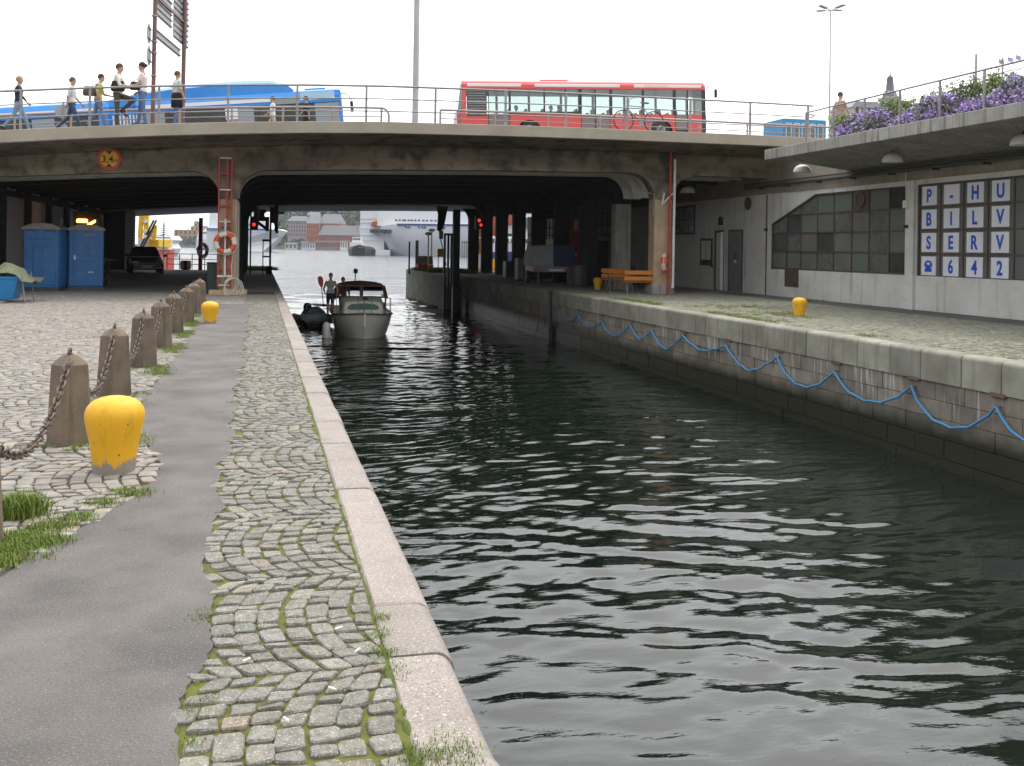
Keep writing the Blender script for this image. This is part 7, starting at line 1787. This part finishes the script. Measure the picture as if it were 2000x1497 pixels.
# big white cruise ferry at right
m_ship = M('ship_white', (.74,.75,.77), (.70,.71,.73), .05, .5); m_shiph = M('ship_hull_grey_white', (.60,.62,.66), (.55,.57,.61), .04, .45); m_navy = M('ship_navy_line', (.03,.06,.20), rough=.5)
D_ = 430; o_ = at(735, 496.5, D_); sh = thing('cruise_ferry', 'huge white cruise ferry with navy line moored at the right of the harbour', 'ship', (o_.x, o_.y, WZ), -YAW)
px2m = D_ / F
def sx(px): return (px - 735) * px2m
def sz(py): return (497 - py) * px2m
hr = []
for px, off, zt in ((722, 16, 446), (742, 4, 440), (765, 0, 437), (800, -1, 436), (900, -1, 435), (1180, -1, 433)):
    hr.append([(sx(px) + (6 if px < 770 else 0), off + 3.5, -1), (sx(px) + (3 if px < 770 else 0), off + 1, sz(475)), (sx(px), off, sz(455)), (sx(px), off, sz(zt)), (sx(px), off + 40, sz(zt)), (sx(px) + 3, off + 40, -1)])
MB().loft(hr, 0, True, True, True, True).build('hull', m_shiph, sh)
MB().loft([[(sx(px), -1.4, sz(y0_)), (sx(px), -1.4, sz(y0_ - 3.2)), (sx(px), 2, sz(y0_ - 3.2)), (sx(px), 2, sz(y0_))] for px, y0_ in ((775, 438.5), (900, 438), (1180, 436))], 0, False, True, True, True).build('navy_stripe', m_navy, sh)
MB().box(sx(733), sx(1180), 5, 38, sz(440), sz(398)).build('superstructure', m_ship, sh)
MB().box(sx(697), sx(745), 8, 40, -1, sz(400)).build('stern_block', m_ship, sh)
MB().box(sx(705), sx(760), 2.5, 12, -1, sz(487)).build('stern_sponson', m_ship, sh)
for py in (426, 434, 446, 459, 470): MB().box(sx(697.5), sx(733), 7.7, 8.0, sz(py), sz(py - 1.2)).build('deck_edge', m_shiph, sh)
for i, px in enumerate((768,775,782,786,793,799,806,813,822,829,838,846)): MB().box(sx(px), sx(px) + .9, 4.8, 5, sz(429.5), sz(426.5)).build('window', m_farwin, sh)
for i in range(9): MB().box(sx(722 + i*4.8), sx(725.2 + i*4.8), -.3, 8.2 if i < 4 else 4.6, sz(454), sz(447)).build('deck_opening', m_farwin, sh)
for px in (790, 796, 815, 822, 827): MB().prism([(sx(px), sz(440)), (sx(px + 3), sz(440)), (sx(px + 6), sz(444)), (sx(px + 3), sz(444))], -1.3, -1.1, 'y').build('mooring_port', m_navy, sh)
MB().lathe([(.0,-1.6),(.7,-1.4),(.8,0)], 14, (sx(866), 0, sz(442)), 0, True, False, False, 'y').build('round_port', m_farwin, sh)
MB().loft([[(sx(720), 6, sz(440)), (sx(736), 6, sz(440)), (sx(736), 8, sz(440)), (sx(720), 8, sz(440))], [(sx(722), 5.5, sz(432)), (sx(735), 5.5, sz(430)), (sx(735), 8, sz(430)), (sx(722), 8, sz(432))]], 0, False, True, True, True).build('lifeboat', M('lifeboat_orange', (.62,.10,.05), rough=.5), sh)
# tug
o_ = at(703, 497, 405); t = thing('tug_boat', 'small tug with rounded black bow and white wheelhouse beside the ferry', 'boat', (o_.x, o_.y, WZ), -YAW)
k_ = 405 / F
MB().loft([[(x * k_ * s_, y, z) for x, z in ((-22,-.5),(-25,2.2*zz_),(-20,3.4*zz_),(0,4.2*zz_),(18,3.6*zz_),(23,2.4*zz_),(22,-.5))] for s_, y, zz_ in ((.55, -3.5, 1.0), (.85, -1.5, 1), (1, 1, 1), (1, 12, .9))], 0, True, True, True, True).build('hull', m_blackp, t)
MB().box(-22*k_, 2*k_, 2, 8, 2.5, 5.2).build('deckhouse', m_ship, t); MB().box(-18*k_, -1*k_, 3, 7, 5.2, 7.4).build('wheelhouse', m_ship, t)
for i in range(6): MB().box((-17 + i*2.6)*k_, (-15.4 + i*2.6)*k_, 2.9, 3.0, 6.1, 6.9).build('window', m_farwin, t)
MB().tube([(-9*k_, 5, 7.4), (-9*k_, 5, 13)], .16, 6).build('mast', m_mgrey, t)
for z in (9.5, 11.2): MB().box(-12*k_, -6*k_, 4.9, 5.1, z, z + .25).build('yard', m_mgrey, t)
MB().box(-1*k_, 9*k_, -3.65, -3.3, 3.0, 3.3).build('name_band', M('rust_red_band', (.4,.1,.05), rough=.6), t)
# ferry bow left of the gap and other white ships at left
o_ = at(475, 489, 560); t = thing('white_ferry', 'white ferry with flared bow and blue line seen past the left gate', 'ship', (o_.x, o_.y, WZ), -YAW); k_ = 560 / F
def z_(py): return (490 - py) * k_
MB().loft([[(x*k_, y, z) for x, y, z in ((-70,0,-.5),(34,4,-.5),(48,8,z_(476)),(62,10,z_(462)),(76,12,z_(450)),(60,4,z_(446)),(-70,-2,z_(446)))], [(x*k_, y, z) for x, y, z in ((-70,26,-.5),(34,24,-.5),(48,20,z_(476)),(62,18,z_(462)),(76,14,z_(450)),(60,24,z_(446)),(-70,28,z_(446)))]], 0, False, True, True, True).build('hull', m_ship, t)
MB().box(-70*k_, 52*k_, -2.4, -1.9, z_(449.5), z_(446)).build('blue_line', M('ferry_blue', (.05,.13,.45), rough=.5), t)
MB().loft([[(-70*k_,2,z_(446)),(46*k_,2,z_(446)),(46*k_,22,z_(446)),(-70*k_,22,z_(446))],[(-70*k_,3,z_(412)),(30*k_,3,z_(412)),(30*k_,21,z_(412)),(-70*k_,21,z_(412))]], 0, False, True, True, True).build('superstructure', m_ship, t)
for i in range(14): MB().box((-40 + i*5)*k_, (-37 + i*5)*k_, 1.6, 2.2, z_(440), z_(436)).build('window', m_farwin, t)
o_ = at(382, 487.5, 640); t = thing('white_ferry', 'white ferry with dark window band and blue boot line behind the far red post', 'ship', (o_.x, o_.y, WZ), -YAW); k_ = 640 / F
MB().loft([[(0,0,-.5),(75*k_,0,-.5),(75*k_,18,-.5),(3,18,-.5)],[(2*k_,-1,z_(470)),(75*k_,-1,z_(470)),(75*k_,18,z_(470)),(2*k_,18,z_(470))],[(6*k_,0,z_(452)),(75*k_,0,z_(452)),(75*k_,18,z_(452)),(6*k_,18,z_(452))]], 0, False, True, True, True).build('hull', m_ship, t)
MB().box(2*k_, 75*k_, -1.1, -.9, -.5, z_(486)).build('boot_line', M('boot_blue', (.03,.15,.5), rough=.5), t)
MB().box(10*k_, 75*k_, -.4, .1, z_(458.5), z_(456)).build('window_band', m_farwin, t)
MB().loft([[(14*k_,1,z_(452)),(75*k_,1,z_(452)),(75*k_,17,z_(452)),(14*k_,17,z_(452))],[(26*k_,2,z_(443)),(75*k_,2,z_(443)),(75*k_,16,z_(443)),(26*k_,16,z_(443))]], 0, False, True, True, True).build('bridge_deck', m_ship, t)
MB().box(30*k_, 42*k_, 5, 13, z_(443), z_(424)).build('funnel_base', m_ship, t); MB().loft([[(31*k_,5,z_(424)),(41*k_,5,z_(424)),(41*k_,13,z_(424)),(31*k_,13,z_(424))],[(33*k_,6,z_(411)),(39*k_,6,z_(411)),(39*k_,12,z_(411)),(33*k_,12,z_(411))]], 0, False, True, True, True).build('funnel', M('maroon_funnel', (.22,.07,.10), rough=.6), t)
o_ = at(305, 492, 300); t = thing('white_motor_yacht', 'white rounded motor ship behind the green mast in the left tunnel', 'ship', (o_.x, o_.y, WZ), -YAW); k_ = 300 / F
MB().loft([[(x*k_, -y, z*k_) for x, z in ((-25,-2),(22,-2),(26,6),(30,14),(24,24),(33,30),(26,38),(-25,38))] for y in (0, -9)], 0, False, True, True, True).build('hull', m_ship, t, bevel=.3, seg=2)
for z in (8, 18, 30): MB().box(-24*k_, 20*k_, -.12, .1, z*k_, (z+2.5)*k_).build('window_band', m_farwin, t)
# yellow crane boat and green mast, close to the left quay end
o_ = at(282, 500, 82); t = thing('yellow_crane', 'bright yellow harbour crane standing behind the dark car', 'crane', (o_.x, o_.y, o_.z), -YAW); k_ = 82 / F
def zc2(py): return (500 - py) * k_ + .0
m_crane = M('crane_yellow', (.78,.48,.02), (.7,.42,.02), 2, .5); m_cranew = M('crane_white', (.72,.70,.64), rough=.5)
MB().box(-24*k_, 10*k_, .5, 6, -3.0, zc2(488)).build('pontoon', m_red, t)
MB().box(-22*k_, 14*k_, 1, 5, zc2(488), zc2(466)).build('deckhouse', m_cranew, t); MB().box(2*k_, 20*k_, .9, 4, zc2(483), zc2(468)).build('machine_box', m_crane, t)
for a_, b_, w_ in (((-14,466),(-12,420),.30), ((-2,466),(-2,420),.34), ((-14,455),(0,448),.2), ((0,466),(16,440),.26), ((16,440),(14,470),.22), ((-14,440),(0,430),.2), ((-12,425),(2,415),.3), ((16,470),(6,455),.2)):
    MB().bar((a_[0]*k_, .6, zc2(a_[1])), (b_[0]*k_, .6, zc2(b_[1])), w_, w_).build('lattice_bar', m_crane, t)
for px_, py in ((-2, 433), (-2, 452), (-2, 462)): MB().lathe([(.0,-.2),(.16,-.2),(.16,0)], 12, (px_*k_, .45, zc2(py)), 0, True, False, False, 'y').build('sheave', m_cranew, t)
MB().tube([(14*k_, .4, zc2(430)), (-16*k_, .4, zc2(492))], .08, 6).tube([(19*k_, .4, zc2(430)), (-11*k_, .4, zc2(492))], .08, 6).build('ladder', m_darkst, t)
o_ = at(319, 520, 75); t = thing('green_mast', 'green mast shaped like a small fir with cross spars', 'mast', (o_.x, o_.y, WZ)); k_ = 75 / F
m_gm = M('mast_green', (.02,.17,.09), rough=.5)
zt_ = at(319, 433, 75).z - WZ; MB().tube([(0,0,-.3), (0,0,zt_)], [.06,.03], 8).build('pole', m_gm, t)
for i in range(6):
    z = zt_ - .25 - i * .15; w_ = .08 + i * .055
    MB().bar((-w_, 0, z - .04), (0, 0, z + .03), .05, .05).build('spar', m_gm, t); MB().bar((0, 0, z + .03), (w_, 0, z - .04), .05, .05).build('spar', m_gm, t); MB().bar((0, -w_, z - .04), (0, w_, z - .02), .05, .05).build('spar', m_gm, t)
MB().tube([(-.7,0,zt_-1.2),(.8,0,zt_-1.15)], .02, 5).build('yard', m_gm, t)
# beyond the right fence: moored boats, white house, red roofs
o_ = at(1015, 515, 95); t = thing('blue_white_boat', 'white passenger boat with navy hull moored beyond the bar fence', 'boat', (o_.x, o_.y, WZ), -YAW); k_ = 95 / F
def zb2_(py): return at(1000, py, 95).z - WZ
MB().loft([[(x*k_, y, z) for x, z in ((-70,-.5),(60,-.5),(64,zb2_(497)),(64,zb2_(489)),(-70,zb2_(494)))] for y in (0, 5)], 0, False, True, True, True).build('hull', m_navy, t)
MB().loft([[(x*k_, y, z) for x, z in ((-70,zb2_(494)),(64,zb2_(489)),(64,zb2_(478)),(-70,zb2_(474)))] for y in (.1, 4.9)], 0, False, True, True, True).build('white_side', m_ship, t)
MB().box(-60*k_, 60*k_, 1, 4.5, zb2_(478), zb2_(462)).build('saloon', m_ship, t)
for i in range(12): MB().box((-56 + i*9.5)*k_, (-50 + i*9.5)*k_, .9, 1, zb2_(473), zb2_(467)).build('window', m_farwin, t)
o_ = at(945, 520, 88); t = thing('red_work_boat', 'red and white work boat with orange details beyond the bar fence', 'boat', (o_.x, o_.y, WZ), -YAW); k_ = 88 / F
MB().loft([[(x*k_, y, z) for x, z in ((-38,-.5),(32,-.5),(38,1.6),(-42,1.6))] for y in (0, 4)], 0, False, True, True, True).build('hull', m_red, t)
MB().box(-30*k_, 10*k_, .8, 3.4, 1.6, 3.0).build('deckhouse', m_ship, t); MB().box(-24*k_, -4*k_, 1, 3.2, 3.0, 4.2).build('wheelhouse', m_orange, t)
for i in range(4): MB().box((-22 + i*5)*k_, (-19 + i*5)*k_, .94, 1, 3.3, 3.9).build('window', m_farwin, t)
for x, m_ in ((16, m_yel), (23, m_red), (29, m_offw)): MB().box(x*k_, (x+5)*k_, .5, 1.4, 1.6, 2.6).build('deck_box', m_, t)
MB().tube([(-14*k_,2,4.2),(-14*k_,2,6.2)], .05, 6).build('mast', m_mgrey, t)
def near_house(label, px0, px1, pyb, pyt, D_, wall, roof, rh, cols, nm='house'):
    a, b = at(px0, pyb, D_), at(px1, pyb, D_); zt = at((px0+px1)/2, pyt, D_).z; w_ = (b-a).length; h_ = zt - WZ
    t = thing(nm, label, 'house', (a.x, a.y, WZ), -YAW); MB().box(0, w_, 0, 9, -.5, h_).build('wall', wall, t)
    MB().prism([(-.4, h_), (w_ + .4, h_), (w_*.85, h_ + rh), (w_*.15, h_ + rh)], -.4, 9.4, 'y').build('roof', roof, t)
    for i in range(cols):
        x = w_*(i+.5)/cols; f_ = MB().box(x - .5, x + .5, -.06, 0, h_*.62, h_*.84).build('window', m_white, t); MB().box(x - .4, x + .4, -.1, -.06, h_*.64, h_*.82).build('pane', m_farwin, f_)
    return t
m_redroof = M('red_roof', (.42,.10,.06), (.34,.08,.05), .5, .8)
near_house('white quay house with small windows under a red roof beyond the fence', 976, 1012, 490, 440, 150, m_ship, m_redroof, 2.5, 3)
near_house('red shed left of the white quay house beyond the fence', 926, 974, 490, 452, 152, M('red_shed_wall', (.40,.10,.07), rough=.8), m_redroof, 2.8, 3, 'shed')
near_house('pale quay house with grey roof right of the white quay house', 1014, 1062, 490, 446, 146, m_ship, m_roofg, 1.5, 3)
o_ = at(1088, 470, 74); t = thing('pale_backdrop', 'pale grey hoarding seen through the barred opening behind the trailer', 'backdrop', (o_.x, o_.y, WZ), -YAW)  # pale board added for the bright outside seen past the grille
MB().box(-2.2, 2.2, 0, .2, .5, at(1088,425,74).z - WZ).build('board', M('pale_board', (.55,.56,.56), rough=.8), t); MB().box(-2.2, 2.2, -.05, 0, at(1088,462,74).z - WZ, at(1088,458,74).z - WZ).build('ledge', m_mgrey, t)
for x in (-2, 0, 2): MB().box(x - .08, x + .08, .2, .4, -.6, 4).build('stay', m_mgrey, t)
ga, gb = at(1062, 480, 55.5), at(1110, 428, 55.5)
t = thing('window_grille', 'black barred grille between two columns behind the trailer', 'grille', (ga.x, ga.y, ZR)); w_ = gb.x - ga.x
for i in range(9): MB().box(w_*i/8 - .025, w_*i/8 + .025, -.03, .03, at(1085,468,55.5).z - ZR, gb.z - ZR).build('bar', m_gate, t)
MB().box(0, w_, -.035, .035, at(1085,446,55.5).z - ZR - .03, at(1085,446,55.5).z - ZR + .03).build('cross_bar', m_gate, t)
MB().box(-.2, w_ + .4, -.1, .1, gb.z - ZR, 4.3).build('lintel', m_under, t); 
MB().box(-.1, w_ + .1, -.1, .1, 0, ga.z - ZR - .25).build('sill_wall', m_under, t)
# ---------------------------------------------------------------- grass, moss and small litter
def blades(name, spots, mat, label, cat, per=34, h=.07, spread=.06, seed=3, parent=None, w=.0035):
    g = np.random.default_rng(seed); B = []
    for (x, y, z, s_) in spots:
        n_ = int(per * s_); 
        px = x + g.normal(0, spread * s_, n_); py = y + g.normal(0, spread * s_, n_); hh = h * g.uniform(.4, 1.25, n_) * (.6 + .4 * s_); a = g.uniform(0, 6.28, n_); ln = g.uniform(.1, .9, n_) * hh
        wv = w * g.uniform(.7, 1.5, n_)
        dx, dy = np.cos(a), np.sin(a); ox, oy = -dy * wv, dx * wv
        p0 = np.stack([px - ox, py - oy, np.full(n_, z)], 1); p1 = np.stack([px + ox, py + oy, np.full(n_, z)], 1)
        p2 = np.stack([px + dx*ln*.35 + ox*.8, py + dy*ln*.35 + oy*.8, z + hh*.62], 1); p3 = np.stack([px + dx*ln*.35 - ox*.8, py + dy*ln*.35 - oy*.8, z + hh*.62], 1)
        p4 = np.stack([px + dx*ln, py + dy*ln, z + hh], 1)
        B.append(np.stack([p0, p1, p2, p3, p4], 1))
    V = np.concatenate(B); N = len(V); base = np.arange(N)[:, None] * 5
    q = (base + np.array([0,1,2,3])).reshape(-1); tr = (base + np.array([3,2,4])).reshape(-1)
    me = bpy.data.meshes.new(name); me.vertices.add(5*N); me.vertices.foreach_set('co', V.reshape(-1).astype(np.float32))
    lp = np.concatenate([q, tr]).astype(np.int32); tot = np.concatenate([np.full(N, 4), np.full(N, 3)]).astype(np.int32)
    me.loops.add(len(lp)); me.loops.foreach_set('vertex_index', lp); me.polygons.add(2*N); me.polygons.foreach_set('loop_start', np.concatenate([[0], np.cumsum(tot)[:-1]]).astype(np.int32)); me.polygons.foreach_set('loop_total', tot)
    me.update(calc_edges=True); me.materials.append(mat)
    o = bpy.data.objects.new(name, me); COL.objects.link(o)
    if parent is not None: o.parent = parent
    o['kind'] = 'stuff'
    if label: tag(o, label, cat)
    return o
g4 = np.random.default_rng(15)
# along the far left edge of the path, between the posts
sp = []
for i in range(420):
    y = g4.uniform(8.5, 31); e = [p for p in edge_l if abs(p[1] - y) < .2]
    if not e: continue
    x = min(p[0] for p in e); k_ = math.sin(y * 2.4) + .6 * math.sin(y * 5.1 + 1)
    if k_ < -.2: continue
    sp.append((x - abs(g4.normal(0, .10)) + .02, y, -.004, g4.uniform(.5, 1.1)))
for (px, py, n_, r_) in ((40, 1060, 46, .10), (10, 1075, 40, .10), (95, 1030, 12, .06), (150, 1012, 8, .05), (260, 962, 7, .05), (200, 985, 5, .04), (5, 1100, 20, .08)):
    c_ = gnd(px, py)
    for i in range(n_): sp.append((c_.x + g4.normal(0, r_), c_.y + g4.normal(0, r_*1.3), 0, g4.uniform(.4, .9)))
for i, y in enumerate(py_):
    for k_ in range(9): sp.append((-1.5 + g4.normal(0, .17), y - .2 + g4.normal(0, .10), 0, g4.uniform(.3, .7)))
blades('grass', sp, m_grass, 'short grass growing between the path and the stone posts', 'grass', 80, .035, .065, 21, None, .0022)
# strip edges
sp = []
for i in range(150):
    y = 8 + 22 * g4.random() ** 1.2; k_ = math.sin(y * 1.9 + .6) + .7 * math.sin(y * 4.3)
    if k_ < .5: continue
    sp.append((redge(y) + g4.normal(.01, .03) + (.05 if y > 12 else 0) * g4.normal(0, 1), y, 0, g4.uniform(.25, .8)))
for (px, py, n_, r_) in ((370, 1455, 5, .014), (390, 1385, 8, .022), (392, 1205, 5, .015), (740, 1240, 14, .02), (752, 1275, 16, .022), (742, 1210, 10, .015), (850, 1482, 20, .03), (900, 1472, 22, .035), (815, 1482, 12, .02), (770, 1310, 5, .02), (480, 690, 10, .10), (500, 640, 10, .1)):
    c_ = gnd(px, py)
    for i in range(n_): sp.append((c_.x + g4.normal(0, r_), c_.y + g4.normal(0, r_*1.5), 0, g4.uniform(.3, .7)))
blades('weeds', sp, m_grass, 'weeds and grass tufts in the joints of the cobble strip', 'weeds', 26, .020, .045, 22, None, .0016)
t = thing('grass_tuft', 'bushy bright green grass tuft beside the stone post cut by the left edge', 'grass tuft', gnd(40, 1005))
blades('blades', [(g4.normal(0, .05), g4.normal(0, .05), 0, 1.0) for _ in range(26)], m_grass, None, None, 60, .11, .05, 23, t, .003)
# right quay grass
sp = []
for i in range(520):
    y = g4.uniform(17, 36); x = XR + .45 + abs(g4.normal(0, .22)); k_ = math.sin(y * .9) + .6 * math.sin(y * 2.7)
    if k_ < -.3: continue
    sp.append((x, y, ZR, g4.uniform(.4, 1)))
for (px, py, n_, rx, ry) in ((1520, 614, 60, .9, .25), (1590, 588, 34, .5, .25), (1430, 600, 60, 1.2, .25), (1565, 620, 14, .3, .15)):
    c_ = gnd(px, py, ZR)
    for i in range(n_): sp.append((c_.x + g4.normal(0, rx*.6), c_.y + g4.normal(0, ry*2), ZR, g4.uniform(.5, 1)))
blades('grass', sp, m_grass, 'thin grass on the right quay beside the coping and the yellow bollard', 'grass', 30, .05, .09, 24)
sp = [(g4.uniform(10.5, 13.5), g4.uniform(62, 71), ZR, 1) for _ in range(420)]
blades('grass', sp, m_grassdry, 'rough grass on the far pier head', 'grass', 20, .22, .15, 25, None, .012)
c_ = gnd(505, 528); sp = [(c_.x + g4.normal(0, .5), c_.y + g4.normal(0, 1.0), 0, 1) for _ in range(120)]
blades('grass', sp, m_grassdry, 'tall weeds at the far end of the left quay by the lock gate', 'grass', 20, .25, .12, 26, None, .012)
# moss cushions in the joints by the kerb
mo_ = MB()
for i in range(260):
    y = 2.9 + 11 * g4.random() ** 1.4; x = XIN - .012 + g4.normal(0, .008) if g4.random() < .7 else redge(y) + g4.normal(0, .012); r_ = g4.uniform(.010, .024) 
    mo_.ell((x, y, -.012), (r_ * .8, r_ * g4.uniform(1, 4), g4.uniform(.006, .012)), 8, 4)
o = mo_.build('moss', m_moss); o['kind'] = 'stuff'; tag(o, 'yellow green moss cushions along the kerb joint', 'moss')
# cigarette ends and a leaf or two
butt = None
for i, (px, py) in enumerate(((660, 1233), (697, 1277), (650, 1352), (480, 1296), (168, 925), (560, 1413))):
    c_ = gnd(px, py)
    lab = ['cigarette end on the cobbles in the middle of the strip', 'cigarette end just below and right of the middle one', 'cigarette end lowest on the cobble strip', 'cigarette end near the asphalt edge of the strip', 'cigarette end left of the big yellow bollard foot', 'paper scrap near the bottom of the strip'][i]
    t = thing('cigarette_end', lab, 'litter', (c_.x, c_.y, .013), g4.uniform(0, 3), 'litter on the cobbles')
    MB().tube([(-.016,0,0), (.010,0,0)], .004, 6).build('paper', m_white, t); MB().tube([(.010,0,0), (.022,0,0)], .0041, 6).build('filter', m_offw, t)
# ---------------------------------------------------------------- air: thin even haze over the harbour
hz_m = bpy.data.materials.new('haze'); hz_m.use_nodes = True; nt = hz_m.node_tree; nt.nodes.clear()
vo = nt.nodes.new('ShaderNodeOutputMaterial'); pv = nt.nodes.new('ShaderNodeVolumePrincipled')
pv.inputs['Color'].default_value = (.86, .91, 1.0, 1); pv.inputs['Density'].default_value = .00011; pv.inputs['Anisotropy'].default_value = .2
nt.links.new(pv.outputs['Volume'], vo.inputs['Volume'])
o = MB().box(-2430, 2430, -330, 2630, -5.0, 80).build('haze', hz_m); o['kind'] = 'stuff'
S.cycles.volume_bounces = 1; S.cycles.volume_step_rate = 5
